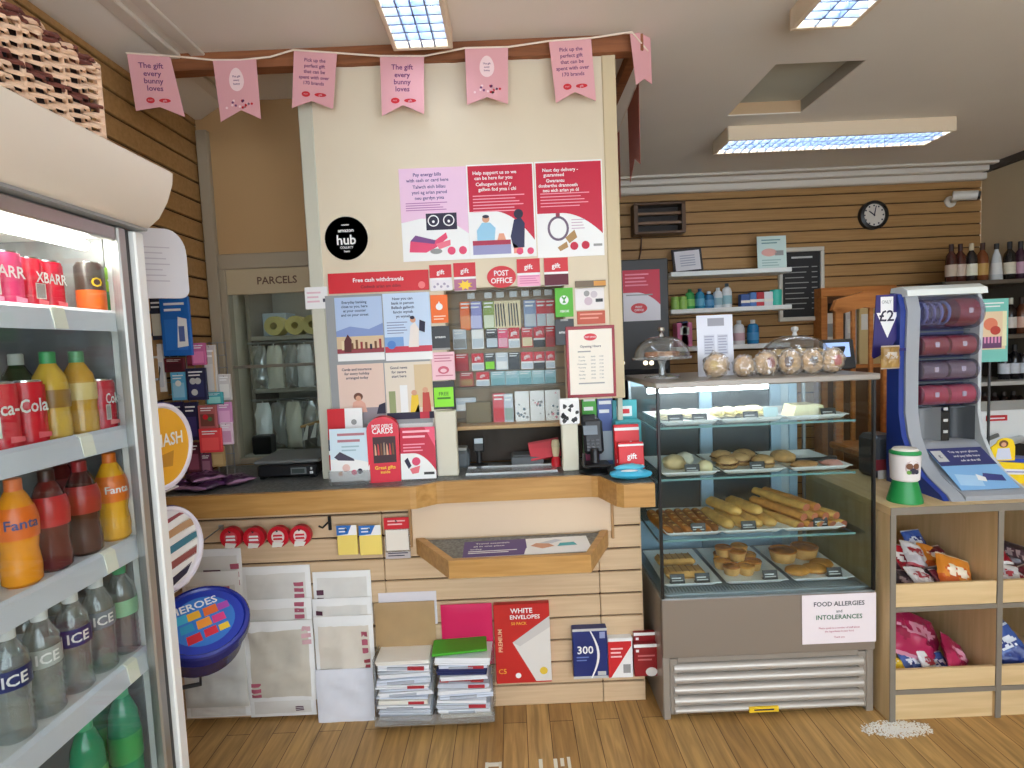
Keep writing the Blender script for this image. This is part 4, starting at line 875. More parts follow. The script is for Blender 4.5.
# acrylic rack with stacked envelopes
ra = P(375, 722, Y=2.2); rb = P(495, 722, Y=2.2); rx0, rx1 = ra.x, rb.x; rz0 = .055
ra = P(375, 722, Y=2.165); rb = P(495, 722, Y=2.165); rx0, rx1 = ra.x, rb.x; rz0 = .045
t = thing('envelope_rack', 'clear acrylic rack at floor level holding two stacks of envelopes', 'rack', ((rx0 + rx1) / 2, 2.2, rz0 - .02))
mb = MB(); mb.bx(rx0, rx1, 2.16, YF, rz0 - .008, rz0, CLEARP, .001); mb.build('base_plate', t, world=True)
mb = MB(); mb.bx(rx0, rx1, 2.156, 2.16, rz0 - .008, rz0 + .035, CLEARP, .001); mb.build('front_lip', t, world=True)
for x in (rx0, (rx0 + rx1) / 2, rx1 - .004): mb = MB(); mb.bx(x, x + .004, 2.18, YF, rz0, rz0 + .26, CLEARP, .001); mb.build('divider', t, world=True)
def env_stack(x0, x1, y0, items, gname, where, seed):
    """a loose stack of envelope packs, each its own object; items: thickness, colour, depth, width share, words"""
    z = rz0; rnd = random.Random(seed)
    for i, (th, col, dep, ws, l) in enumerate(items):
        mb = MB(); w = (x1 - x0 - .02) * ws
        n = max(1, int(th / .007))
        for k in range(n): mb.box(((rnd.random() - .5) * .006, (rnd.random() - .5) * .008, -th / 2 + th * (k + .5) / n), (w, dep, th / n * .9), col, .0012)
        if i % 3 == 1: mb.bx(-w * .3, w * .2, -dep / 2 - .0052, -dep / 2 + .002, -th * .25, th * .2, M((176, 182, 194)), 0)
        if i % 4 == 2: mb.bx(w * .1, w * .42, -dep / 2 - .0052, -dep / 2 + .002, -th * .3, th * .3, M((176, 40, 50)), 0)
        o = mb.build('envelope_pack', None, ((x0 + x1) / 2 + (rnd.random() - .5) * .014, y0 + dep / 2 + .012 * rnd.random(), z + th / 2 + .002), ((rnd.random() - .5) * .02, (rnd.random() - .5) * .035, (rnd.random() - .5) * .16))
        nm = 'topmost' if i == len(items) - 1 else 'lowest' if i == 0 else ORD[i] + ' from bottom'
        tag(o, '%s envelopes in the %s stack of the acrylic rack, %s' % (l, where, nm), 'envelopes', gname)
        z += th + .0035
    return z
W1 = M((236, 238, 242), .5); W2 = M((214, 222, 236), .5); W3 = M((240, 236, 226), .5); W4 = M((198, 204, 214), .5)
xm = (rx0 + rx1) / 2
za = env_stack(rx0, xm, 2.17, [(.048, W4, .12, .95, 'white boxed'), (.012, W1, .125, .97, 'white'), (.018, W3, .12, .9, 'cream white'), (.008, W2, .125, .95, 'thin bluish'), (.02, W1, .12, .98, 'white'), (.007, W2, .13, .9, 'bluish'), (.016, W1, .12, .96, 'white'), (.02, W2, .125, .98, 'bluish white'), (.018, W1, .12, .92, 'white'), (.008, W4, .125, .98, 'greyish'), (.022, W1, .12, .95, 'white'), (.016, W3, .125, .98, 'slim cream')], 'envelopes in the left rack stack', 'left', 1)
zb = env_stack(xm, rx1, 2.165, [(.02, W3, .12, .92, 'cream'), (.014, W1, .125, .96, 'white'), (.022, W4, .12, .98, 'greyish'), (.012, W1, .12, .9, 'white'), (.02, W2, .125, .98, 'bluish white'), (.016, W1, .13, .96, 'white'), (.02, W4, .12, .94, 'grey white'), (.008, M((176, 60, 60)), .115, .8, 'thin red'), (.018, W1, .12, .86, 'white'), (.026, M((34, 44, 96)), .12, .9, 'navy blue'), (.016, W2, .12, .88, 'bluish'), (.03, W1, .13, 1.0, 'white')], 'envelopes in the right rack stack', 'right', 2)
mb = MB(); mb.box((0, 0, .007), ((rx1 - rx0) * .46, .125, .010), M((70, 176, 40), .5), .003)
tag(mb.build('paper_pad', None, (xm + .108, 2.235, zb + .004), (-.04, -.03, .07)), 'bright green pad lying on top of the right stack of envelopes', 'pad')
soft('manila_envelope', 'large brown manila envelope standing behind the left stack of white envelopes', 'envelope', (376, 602, 436, 668), YF - .014, M((176, 146, 104), .6, var=.05, vs=12), .012, (), None, 14, .001)
soft('white_envelope', 'white envelopes peeping out above the brown manila envelope', 'envelope', (379, 592, 437, 625), YF - .004, M((222, 218, 224), .5), .006, (), None, 15, .001)
soft('pink_folder', 'bright magenta card folder standing behind the right stack of envelopes', 'folder', (442, 604, 493, 665), YF - .014, M((214, 20, 90), .5), .010, (), None, 16, .0008)
def envbox(d):
    d.base(M((198, 40, 36), .4), .002); d.poly([(.32, .52), (1.0, .84), (1.0, .02), (.72, .02)], M((226, 222, 216)), 1); d.poly([(.32, .52), (1, .84), (1, .7), (.45, .47)], M((206, 202, 198)), 2)
    d.txt('WHITE', .5, .92, .06, WHITE, 3, .6); d.txt('ENVELOPES', .56, .84, .05, WHITE, 3, .7); d.txt('50 PACK', .45, .76, .035, M((240, 170, 60)), 3); d.txt('PREMIUM', .1, .55, .05, M((240, 190, 150)), 3, .5, PI / 2); d.circ(.86, .15, .07, M((226, 190, 60)), 3); d.circ(.4, .1, .05, WHITE, 3); d.txt('C5', .12, .16, .06, M((240, 170, 60)), 3)
card('envelope_box', 'big red and white envelope pack hung on the slatboard right of the pink folder', 'envelopes', (495, 601, 550, 679), YF - .0, envbox, t=.03)
def b300(d): d.base(M((28, 44, 110), .4), .002); d.rect(0, .0, 1, .05, LGREY, 1); d.rect(0, .95, 1, 1, LGREY, 1); d.txt('300', .36, .58, .15, WHITE, 3, .52); d.poly([(.5 + .2 * math.sin(a), .95 - a * .3) for a in [k * PI / 12 for k in range(13)]] + [(.54 + .23 * math.sin(a), .95 - a * .3) for a in [k * PI / 12 for k in range(12, -1, -1)]], WHITE, 2); d.rect(.78, .8, .94, .93, M((150, 160, 200)), 2); d.rect(.7, .06, .94, .14, LGREY, 2); d.bars(.1, .45, .42, 2, .06, M((110, 130, 190)), 2)
card('paper_pack', 'dark blue pack marked 300 on the slatboard, left of the small red packs', 'paper', (572, 624, 606, 673), YF - .0, b300, t=.04)
RD2 = M((206, 40, 46), .4); RD3 = M((140, 24, 30), .4)
def rp1(d): d.base(WHITE, .002); d.poly([(0, 0), (0, .92), (.95, .92), (.95, .8), (.1, .02)], RD2, 1); d.bars(.1, .6, .72, 3, .1, M((250, 200, 200)), 2); d.rect(.6, .12, .9, .34, GREY, 2)
def rp2(d): d.base(RD3, .002); d.rect(0, .9, 1, 1, WHITE, 1); d.bars(.15, .85, .62, 2, .12, M((200, 110, 110)), 2); d.circ(.7, .14, .24, M((220, 216, 210)), 2, .14); d.rect(.08, .76, .2, .84, WHITE, 2)
card('envelope_box', 'red and white envelope pack between the blue 300 pack and the dark red packs', 'envelopes', (607, 634, 631, 673), YF - .0, rp1, t=.035, group='small envelope packs')
card('envelope_box', 'dark red envelope pack at the back, half hidden, nearest the food case', 'envelopes', (633, 630, 657, 660), YF - .0, rp2, t=.02, group='small envelope packs')
card('envelope_box', 'dark red envelope pack at the front, nearest the food case', 'envelopes', (633, 641, 657, 673), YF - .021, rp2, t=.025, group='small envelope packs')
# ================================================================ drinks fridge
GX, FY0, FY1 = -.95, .30, 1.475       # glass plane, near and far end
BXB = -1.46
CREAMW = M((226, 214, 198), .45); FRW = M((228, 228, 224), .4); INNER = M((120, 122, 122), .45); GASK = M((60, 60, 60), .6); SILV = M((172, 172, 168), .3, .8)
t = thing('drinks_fridge', 'tall white drinks fridge with a glass door and sloping cream header at left', 'fridge', (-1.2, .9, 0))
mb = MB()
mb.bx(BXB, GX - .02, FY1 - .045, FY1, 0, 1.88, FRW, .006)           # far side wall
mb.bx(BXB, GX - .02, FY0, FY0 + .045, 0, 1.88, FRW, .006)
mb.bx(BXB, GX - .02, FY0 + .045, FY1 - .045, 1.86, 1.90, FRW); mb.bx(BXB, GX - .02, FY0 + .045, FY1 - .045, .0, .32, FRW)
mb.build('cabinet', t, world=True)
mb = MB(); mb.bx(BXB, BXB + .05, FY0 + .045, FY1 - .045, .32, 1.86, INNER); mb.bx(BXB + .05, GX - .06, FY1 - .05, FY1 - .045, .32, 1.86, INNER); mb.build('liner', t, world=True)
# door frame: silver rail, dark gasket, white outer edge
mb = MB(); mb.bx(GX - .02, GX + .006, FY1 - .085, FY1 - .055, .3, 1.88, SILV, .004); mb.bx(GX - .02, GX + .002, FY0, FY1 - .085, 1.845, 1.88, SILV, .004); mb.bx(GX - .02, GX + .002, FY0, FY1 - .085, .28, .32, SILV, .004); DF_ = mb.build('door', t, world=True)
mb = MB(); mb.bx(GX - .02, GX - .004, FY1 - .055, FY1 - .032, .3, 1.88, GASK); mb.build('gasket', DF_, world=True)
mb = MB(); mb.bx(GX - .024, GX + .012, FY1 - .032, FY1 + .004, .05, 1.88, FRW, .004); mb.build('white_edge', t, world=True)
mb = MB(); mb.bx(GX - .012, GX - .006, FY0 + .02, FY1 - .085, .32, 1.845, GLASSF); mb.build('glass_pane', DF_, world=True)
# header: profile in X,Z pulled along Y
prof = [(BXB, 1.885), (-1.0, 1.885), (-.955, 1.885), (-.925, 1.892), (-.895, 1.915), (-.87, 1.955), (-.853, 2.0), (-.85, 2.028), (-.858, 2.034), (-.90, 2.034), (BXB, 2.034)]
mb = MB(); mb.prism(prof, -(FY1 + .005), -(FY0 - .02), CREAMW, FC); mb.build('header', t, world=True, sharp=40)
mb = MB(); mb.prism([(-1.0, 1.884), (-.955, 1.884), (-.925, 1.8905), (-.926, 1.884)], -(FY1 + .002), -(FY0 - .02), GREY, FC); mb.build('header_trim', t, world=True)
SH = [1.672, 1.385, 1.10, .805, .46]
mb = MB()
for z in SH[:4]: mb.bx(BXB + .06, -.985, FY0 + .05, FY1 - .052, z - .012, z, M((232, 234, 234), .4), .002)
FSH = mb.build('shelf', t, world=True)
mb = MB()
for z in SH[:4]: mb.prism([(-.985, z - .045), (-.968, z - .047), (-.975, z - .002), (-.985, z + .006)], -(FY1 - .055), -(FY0 + .05), M((206, 212, 222), .3), FC)
mb.build('price_rail', FSH, world=True)
for z, pxx in zip(SH[:4], (72, 88, 100, 112)):
    y = P(pxx, 440, X=-.97).y; mb = MB(); mb.prism([(-.9845, z - .043), (-.966, z - .045), (-.973, z + .001), (-.984, z + .006)], -(y + .018), -(y - .018), M((240, 240, 226), .4), FC); mb.build('price_ticket', FSH, world=True)
mb = MB(); mb.cyl((-1.03, FY0 + .08, 1.838), (-1.03, FY1 - .08, 1.838), .012, M((255, 250, 240), .4, emit=30), 10); mb.build('light_tube', t, world=True)

def bottle(name, label, cat, loc, prof, cols, zlab, zcap, group=None, word=None, rz=0, wc=None, wcap=.02, n=20):
    """prof: (r,z) outline; zlab=(z0,z1) paper sleeve; zcap: cap from there up"""
    t = thing(name, label, cat, loc, rz, group)
    def r_at(z):
        for (r0, z0), (r1, z1) in zip(prof, prof[1:]):
            if z0 <= z <= z1 and z1 > z0: return r0 + (r1 - r0) * (z - z0) / (z1 - z0)
        return prof[-1][0]
    top = prof[-1][1]
    mb = MB(); mb.lathe([(0, 0)] + [p for p in prof if p[1] <= zcap] + [(r_at(zcap), zcap), (0, zcap)], cols[0], n); mb.build('bottle_body', t)
    if zlab:
        zs_ = [zlab[0] + (zlab[1] - zlab[0]) * k / 4 for k in range(5)]
        mb = MB(); mb.lathe([(r_at(z) + .0012, z) for z in zs_], cols[1], n)
        if word:
            v, f, w = text_geo(word); k = wcap / .7; R = r_at((zlab[0] + zlab[1]) / 2) + .002; zc_ = (zlab[0] + zlab[1]) / 2
            mb.add([(R * math.cos(-.6 + a * k / R), R * math.sin(-.6 + a * k / R), zc_ + b * k) for a, b in v], f, wc or WHITE)
        mb.build('label', t)
    mb = MB(); rc = r_at(zcap + .004); mb.lathe([(0, zcap), (rc + .0015, zcap), (rc + .0015, top - .002), (rc - .001, top), (0, top)], cols[2], n); mb.build('cap', t)
    return t
def canpack(label, loc, nx, ny, h, r, m, top, word, wm, group=None, band=None):
    """cans in one shrink wrap: the outline keeps the can shapes"""
    t = thing('can_pack', label, 'can pack', loc, 0, group); out = []
    W, D = nx * r, ny * r
    def side(x0, y0, dx, dy, n, a0):
        for i in range(n):
            cx, cy = x0 + dx * (2 * i + 1) * r, y0 + dy * (2 * i + 1) * r
            for k in range(7): a = a0 + PI * .9 * (k / 6 - .5); out.append((cx + r * math.cos(a) * 1.0, cy + r * math.sin(a)))
    side(W - r, -D, 0, 1, ny, 0); side(W, D - r, -1, 0, nx, PI / 2); side(-W + r, D, 0, -1, ny, PI); side(-W, -D + r, 1, 0, nx, -PI / 2)
    mb = MB(); mb.prism(out, .006, h - .01, m); mb.prism([(x * .97, y * .97) for x, y in out], 0, .006, m); mb.prism([(x * .97, y * .97) for x, y in out], h - .01, h - .004, m)
    T = FX; 
    mb.text(word, wm, .0, h * .62, h * .2, W + .002, 2 * D * .8, T)
    mb.flat([(-D * .85, h * .2), (-D * .35, h * .2), (-D * .35, h * .5), (-D * .85, h * .5)], W + .0015, OFFW, T)
    for k in range(8): mb.flat([(-D * .8 + k * D * .05, h * .22), (-D * .78 + k * D * .05, h * .22), (-D * .78 + k * D * .05, h * .48), (-D * .8 + k * D * .05, h * .48)], W + .0022, INK, T)
    if band:
        for i in range(ny): c = -D + (2 * i + 1) * r; mb.flat([(c - r * .5, h * .1), (c + r * .5, h * .1), (c + r * .5, h * .17), (c - r * .5, h * .2)], W + .0012, band, T)
    mb.build('wrapper', t)
    mb = MB()
    for i in range(nx):
        for j in range(ny):
            c = (-W + (2 * i + 1) * r, -D + (2 * j + 1) * r); mb.lathe([(r * .86, h - .004), (r * .86, h), (r * .78, h), (r * .74, h - .002), (0, h - .002)], top, 16, TR(c[0], c[1], 0))
    mb.build('can_tops', t); return t
# shelf 1: can packs
z = SH[0]
def fy(px, py, X=-1.0): return P(px, py, X=X).y
canpack('pink wrapped pack of cans on the top fridge shelf, nearest the picture edge', (-1.075, fy(20, 300) , z), 2, 2, .118, .0275, M((226, 70, 120), .25), CHROME, 'BARR', WHITE, 'can packs', M((240, 150, 180)))
canpack('red wrapped pack of cans on the top fridge shelf, right of the pink pack', (-1.075, fy(63, 300), z), 2, 2, .114, .0265, M((216, 36, 60), .25), CHROME, 'XBARR', WHITE, 'can packs', M((240, 110, 120)))
def can(label, loc, m, m2, word, wm, h=.125):
    t = thing('drink_can', label, 'can', loc, 0, 'single cans in the fridge'); r = .031
    mb = MB(); mb.lathe([(0, 0), (r * .78, 0), (r, .01), (r, h * .45)], m, 20); mb.lathe([(r, h * .45), (r, h - .012), (r * .82, h - .002)], m2, 20)
    v, f, w = text_geo(word); k = .022 / .7; R = r + .001; mb.add([(R * math.cos(-.5 + a * k / R), R * math.sin(-.5 + a * k / R), h * .6 + b * k) for a, b in v], f, wm); mb.build('can_body', t)
    mb = MB(); mb.lathe([(r * .82, h - .002), (r * .82, h), (r * .74, h - .003), (0, h - .003)], CHROME, 20); mb.build('lid', t); return t
can('dark can with yellow and orange print on the top fridge shelf', (-1.03, fy(92, 302, -1.03), z), ORANGE, M((60, 50, 44), .3), 'O', YEL)
can('bright green can at the far end of the top fridge shelf', (-1.03, fy(106, 302, -1.03), z), M((40, 150, 60), .3), M((150, 210, 40), .3), '7', WHITE)
# shelf 2
z = SH[1]
canpack('red wrapped pack of cola cans on the second fridge shelf, nearest the picture edge', (-1.06, fy(16, 450), z), 2, 3, .135, .033, M((208, 24, 44), .25), CHROME, 'Coca-Cola', WHITE, 'can packs', M((236, 100, 110)))
canpack('red wrapped pack of cans at the far end of the second fridge shelf', (-1.06, fy(113, 425), z), 2, 1, .125, .033, M((196, 30, 50), .25), CHROME, 'Coke', WHITE, 'can packs', M((236, 140, 140)))
JP = [(.028, 0), (.034, .006), (.034, .045), (.032, .06), (.034, .08), (.034, .115), (.030, .14), (.016, .165), (.0135, .172), (.0135, .195)]
JU = M((206, 168, 60), .2); JU2 = M((196, 150, 50), .2)
bottle('juice_bottle', 'amber juice bottle with a green collar on the second fridge shelf, beside the cola pack', 'bottle', (-1.03, fy(56, 445, -1.03), z), JP, (JU, M((150, 110, 40), .3), M((60, 150, 90), .4)), (.07, .11), .168, 'juice bottles', None, 0, WHITE, .018)
bottle('juice_bottle', 'amber juice bottle on the second fridge shelf, farther from the cola pack', 'bottle', (-1.03, fy(84, 440, -1.03), z), JP, (JU2, M((214, 190, 120), .3), M((90, 160, 110), .4)), (.08, .12), .168, 'juice bottles', None, 0, M((110, 70, 30)), .018)
bottle('juice_bottle', 'dark green bottle standing behind the cola pack on the second fridge shelf', 'bottle', (-1.17, fy(24, 440, -1.17), z), JP, (M((50, 70, 40), .2), M((120, 110, 60)), M((210, 214, 200), .4)), (.07, .115), .168)
# shelf 3: contoured orange and cola bottles
FP = [(.026, 0), (.034, .008), (.035, .04), (.031, .075), (.034, .10), (.036, .13), (.033, .155), (.022, .185), (.0135, .20), (.0135, .222)]
z = SH[2]
def sx(px, py, X=-1.03): return (X, fy(px, py, X), z)
OB = M((238, 150, 24), .2); CB = M((70, 26, 20), .15)
bottle('soda_bottle', 'orange soda bottle on the third fridge shelf, nearest the picture edge', 'bottle', sx(24, 590), FP, (OB, M((230, 106, 20), .3), M((232, 110, 30), .4)), (.10, .165), .197, 'soda bottles', 'Fanta', 0, M((40, 60, 130)), .02)
bottle('soda_bottle', 'dark red soda bottle on the third fridge shelf, right of the near orange one', 'bottle', sx(56, 575), FP, (M((96, 30, 24), .15), M((190, 30, 40), .3), M((60, 30, 26), .4)), (.10, .165), .197, 'soda bottles', None, 0, WHITE, .016)
bottle('soda_bottle', 'brown cola bottle on the third fridge shelf, left of the far orange bottle', 'bottle', sx(88, 560), FP, (CB, M((170, 40, 30), .3), M((150, 30, 30), .4)), (.10, .165), .197, 'soda bottles', None, 0, WHITE, .018)
bottle('soda_bottle', 'orange soda bottle at the far end of the third fridge shelf', 'bottle', sx(117, 545), FP, (M((240, 176, 40), .2), M((236, 120, 30), .3), M((236, 120, 30), .4)), (.10, .165), .197, 'soda bottles', 'Fanta', 0, WHITE, .018)
bottle('soda_bottle', 'dark cola bottle in the back row of the third fridge shelf', 'bottle', (-1.15, fy(70, 560, -1.15), z), FP, (CB, M((120, 26, 30)), M((60, 20, 20))), (.10, .165), .197, None)
# shelf 4: water
WP = [(.028, 0), (.033, .006)] + sum([[(.033, .012 + .016 * k), (.0305, .02 + .016 * k)] for k in range(5)], []) + [(.033, .095), (.033, .15), (.030, .172), (.016, .20), (.0135, .207), (.0135, .232)]
WB = glass('water_bottle_plastic', (222, 232, 232), .16, .22, .08, (200, 206, 204)); z = SH[3]
for i, (pxx, py, lm, l) in enumerate(((18, 745, M((34, 44, 100), .3), 'nearest the picture edge'), (50, 722, M((170, 176, 170), .3), 'second along from the picture edge, pale label'), (80, 700, M((36, 46, 110), .3), 'third along from the picture edge'), (105, 682, M((120, 130, 140), .3), 'fourth along from the picture edge'))):
    bottle('water_bottle', 'clear water bottle on the fourth fridge shelf, ' + l, 'bottle', (-1.03, fy(pxx, py, -1.03), z), WP, (WB, lm, M((226, 230, 230), .4)), (.11, .15), .205, 'water bottles', 'ICE', 0, WHITE, .022)
bottle('water_bottle', 'clear bottle with a green shoulder at the far end of the fourth fridge shelf', 'bottle', (-1.03, fy(128, 667, -1.03), z), WP, (WB, M((150, 200, 160), .3), M((70, 160, 110), .4)), (.10, .14), .205)
for pxx, py, l in ((36, 700, 'left'), (66, 690, 'middle'), (96, 672, 'right')):
    bottle('water_bottle', 'clear water bottle in the back row of the fourth fridge shelf, %s one seen' % l, 'bottle', (-1.13, fy(pxx, py, -1.13), z), WP, (WB, M((150, 160, 170), .3), M((226, 230, 230), .4)), (.11, .15), .205)
# bottom shelf: green bottles
z = SH[4]; mb = MB()
mb.bx(BXB + .06, -.985, FY0 + .05, FY1 - .052, z - .012, z, M((232, 234, 234), .4), .002); mb.build('base_shelf', bpy.data.objects['drinks_fridge'], world=True)
GBM = M((40, 140, 100), .12)
GP = [(.03, 0), (.036, .008), (.036, .16), (.032, .20), (.018, .238), (.014, .245), (.014, .272)]
for pxx, py, l in ((88, 760, 'nearer'), (125, 735, 'farther'), (98, 715, 'back row')):
    X = -1.03 if l != 'back row' else -1.12
    q = P(pxx, py, X=X)
    bottle('soda_bottle', 'green soda bottle at the bottom of the fridge, %s one' % l, 'bottle', (X, q.y, z), GP, (GBM, M((60, 160, 90), .3), M((70, 180, 130), .3)), (.08, .15), .242, 'green soda bottles')

# ================================================================ wicker hamper on top of the fridge
hm_loc = (-1.115, .80, 2.034)
t = thing('wicker_hamper', 'dark and pale woven wicker hamper on top of the fridge', 'basket', hm_loc)
W1m = M((226, 190, 160), .6, var=.1, vs=30); W2m = M((104, 52, 42), .6, var=.15, vs=30)
bx0, bx1, by0, by1, hz = -.26, .225, -.5, .49, .172
mb = MB(); mb.bx(bx0 + .012, bx1 - .012, by0 + .012, by1 - .012, 0, hz - .02, M((44, 24, 20), .8)); mb.build('lining', t)
mb = MB(); rows_, cols_ = 17, 42
def strand(face, k, m):
    z = .012 + hz * k / rows_; pts = []
    L0, L1 = (by0, by1) if face in 'XN' else (bx0, bx1); n_ = cols_ if face in 'XN' else 20
    for i in range(n_ + 1):
        s = L0 + (L1 - L0) * i / n_; o = .010 * (1 if (i // 1 + k) % 2 else -1) * (1 if i % 2 else .6)
        zz = z + .002 * math.sin(i * 1.7 + k * 2.3)
        pts.append((bx1 + o, s, zz) if face == 'X' else (bx0 - o, s, zz) if face == 'N' else (s, by1 + o, zz) if face == 'Y' else (s, by0 - o, zz))
    mb.tube(pts, .0043, m, 5)
rnd = random.Random(4)
for face in 'XY':
    for k in range(rows_): strand(face, k, W1m if rnd.random() < .78 else W2m)
mb.build('woven_wall', t)
for i in range(0, 11): y = by0 + (by1 - by0) * i / 10; mb = MB(); mb.tube([(bx1 - .001, y, 0), (bx1 - .001, y, hz)], .005, W1m, 6); mb.build('stake', t)
for i in range(5): x = bx0 + (bx1 - bx0) * i / 4; mb = MB(); mb.tube([(x, by1 + .004, 0), (x, by1 + .004, hz)], .006, W1m, 6); mb.build('stake', t)
mb = MB()
for zz in (hz, hz - .012):
    for ph in (0, PI):
        pts = [(bx1 + .006 * math.cos(i * 1.2 + ph), by0 + (by1 - by0) * i / 60, zz + .006 * math.sin(i * 1.2 + ph)) for i in range(61)]; mb.tube(pts, .0055, W1m if ph else W2m, 6)
        pts = [(bx0 + (bx1 - bx0) * i / 30, by1 + .006 * math.cos(i * 1.2 + ph), zz + .006 * math.sin(i * 1.2 + ph)) for i in range(31)]; mb.tube(pts, .0055, W1m if ph else W2m, 6)
mb.build('braided_rim', t)

# ================================================================ sweet tubs beyond the fridge
def tub(name, label, loc, rotm, body, lidm, rimm, deco, R=.145, H=.13):
    t = thing(name, label, 'tub', loc); t.rotation_euler = rotm.to_euler()
    mb = MB(); mb.lathe([(0, 0), (R * .84, 0), (R * .86, .004), (R * .96, H)], body, 40); mb.build('tub_body', t)
    mb = MB(); mb.lathe([(R * .97, H - .03), (R * 1.0, H - .028), (R * 1.0, H + .004), (R * .97, H + .01)], body, 40)
    mb.lathe([(R * .97, H + .01), (R * .9, H + .012), (R * .86, H + .006)], rimm, 40); mb.lathe([(R * .86, H + .006), (0, H + .006)], lidm, 40); deco(mb, R * .86, H + .007); mb.build('lid', t); return t
R_X = RZ(PI / 2 * .0) @ RY(PI / 2)                # lid faces +X, local x -> -Z
def frame(n, up):
    n = Vector(n).normalized(); u = Vector(up); u = (u - n * u.dot(n)).normalized(); x = u.cross(n); return Matrix((x, u, n)).transposed().to_4x4()
DB = M((34, 40, 120), .3)
def d1(mb, R, z):
    mb.text('SMASH', WHITE, .02, .02, .04, z + .0006, R * 1.2)
    mb.flat([(-.03, -.03), (.05, -.02), (.04, -.07), (-.02, -.065)], z + .0004, M((200, 140, 40)))
def d2(mb, R, z):
    rnd = random.Random(8)
    for k, c in enumerate((M((150, 70, 80)), WHITE, M((190, 150, 110)), WHITE, M((60, 120, 140)), WHITE, M((150, 80, 76)), WHITE, INK)):
        y0 = R * (.85 - .2 * k); y1 = y0 - .16 * R; w0 = (max(0, R * R - y0 * y0)) ** .5 * .95; w1 = (max(0, R * R - y1 * y1)) ** .5 * .95
        mb.flat([(-w0, y0 - .02), (w0, y0 + .02 if abs(y0 + .02) < R * .9 else y0), (w1, y1 + .01), (-w1, y1 - .02)], z + .0004, c)
def d3(mb, R, z):
    mb.flat([(R * .78 * math.cos(k * PI / 16), R * .78 * math.sin(k * PI / 16)) for k in range(32)], z + .0004, M((50, 120, 200)))
    mb.text('HEROES', WHITE, -.01, .068, .028, z + .001, R * 1.2)
    for (x, y, s, c) in ((-.06, .03, .022, M((60, 170, 200))), (-.02, .03, .02, M((240, 180, 40))), (.03, .03, .022, M((230, 110, 40))), (.07, .03, .018, M((170, 70, 170))), (-.05, -.01, .02, M((40, 150, 190))), (0, -.01, .022, M((240, 150, 40))), (.045, -.01, .02, M((220, 60, 130))), (-.04, -.055, .022, RED), (.01, -.05, .02, M((220, 40, 60))), (.05, -.05, .016, YEL)):
        mb.flat([(x - s, y - s * .8), (x + s, y - s * .7), (x + s * .95, y + s * .8), (x - s * .9, y + s * .7)], z + .0009, c)
p1 = P(160, 447, Y=1.78); p2 = P(168, 549, Y=1.78); 
f1 = frame((1, -.12, .0), (0, 0, 1)); f2 = frame((1, -.25, .12), (0, 0, 1)); f3 = frame((.30, -.42, .86), (-.5, .5, .6))
def seat(p, f, H=.13): return tuple(p - (f.to_3x3() @ Vector((0, 0, H))))
tub('sweet_tub', 'blue sweet tub on its side with a yellow lid, beside the fridge', seat(p1, f1), f1, DB, M((240, 176, 30), .35), M((232, 228, 240), .35), d1, .145)
tub('sweet_tub', 'blue sweet tub on its side with a striped lid, under the yellow lidded one', seat(p2, f2), f2, DB, M((226, 226, 232), .35), M((232, 228, 240), .35), d2, .14)
p3 = P(203, 622, Y=1.80)
tub('sweet_tub', 'round blue sweet tub tilted with its colourful lid up, beside the fridge', seat(p3, f3, .12), f3, M((28, 36, 110), .25), M((36, 60, 170), .3), M((30, 44, 140), .25), d3, .142, .12)
# wire stand that carries them
t = thing('tub_stand', 'wire stand with white lips carrying the sweet tubs beside the fridge', 'stand', (-1.18, 1.78, 0))
mb = MB()
for y in (1.70, 1.86): mb = MB(); mb.cyl((-1.33, y, 0), (-1.33, y, 1.40), .007, DARK, 8); mb.build('upright', t, world=True)
for z, x1_ in ((p1.z - .147, -1.14), (p2.z - .143, -1.13)):
    mb = MB(); mb.bx(-1.34, x1_, 1.69, 1.87, z - .006, z, WHITE, .002); mb.build('shelf', t, world=True)
b3 = Vector(seat(p3, f3, .12)); mb = MB(); mb.tube([(-1.33, 1.78, b3.z - .14), (b3.x - .02, b3.y, b3.z - .14), (b3.x - .01, b3.y, b3.z - .006)], .008, DARK, 8); mb.build('support_arm', t, world=True)

# ================================================================ left wall: hanging goods
mb = MB(); gl = M((224, 222, 226), .5)
def sheetfn(u, v): 
    y = 1.96 + .36 * u; bulge = .05 * math.sin(PI * min(1, u)) * math.sin(PI * v * .8 + .3)
    return (XL + .012 + .10 * u + bulge, y, 0)
q0 = P(146, 232, X=-1.30); q1 = P(180, 296, X=-1.30)
mb = MB(); d = Draw(.27, .30, .03)
d = Draw(.20, .24, .03)
pts = [(-.10, -.12)] + [(.07 + .03 * math.sin(a), -.09 - .03 * math.cos(a)) for a in [PI / 2 * k / 5 for k in range(6)]] + [(.04 + .06 * math.cos(a), .03 + .09 * math.sin(a)) for a in [PI / 2 * k / 8 for k in range(9)]] + [(-.10, .12)]
d.mb.prism(pts, 0, .02, gl); d.t = .02; d.bars(.1, .75, .72, 7, .08, M((196, 190, 200), .5), 1, .2)
c = P(154, 264, Y=1.98); o = d.mb.build('paper_bag', None, (c.x, 1.98, c.z), (PI / 2, 0, .55)); tag(o, 'white round cornered printed bag hung high on the left slatted wall beside the fridge', 'bag')
bpy.context.view_layer.update(); Ti_ = o.matrix_world.inverted(); mb = MB()
mb.tube([Ti_ @ Vector(p) for p in ((XL - .006, c.y + .05, c.z + .09), (c.x - .05, c.y + .03, c.z + .09), (c.x - .04, c.y - .045, c.z + .09))], .004, METAL, 6); mb.build('hook', o)
GY = 2.44
a = P(158, 300, Y=GY); b = P(226, 480, Y=GY); gx0, gx1 = XL, P(232, 400, Y=GY).x
t = thing('wire_rack', 'wire grid rack of hanging packs at the left end of the worktop', 'rack', ((gx0 + gx1) / 2, GY, ZC))
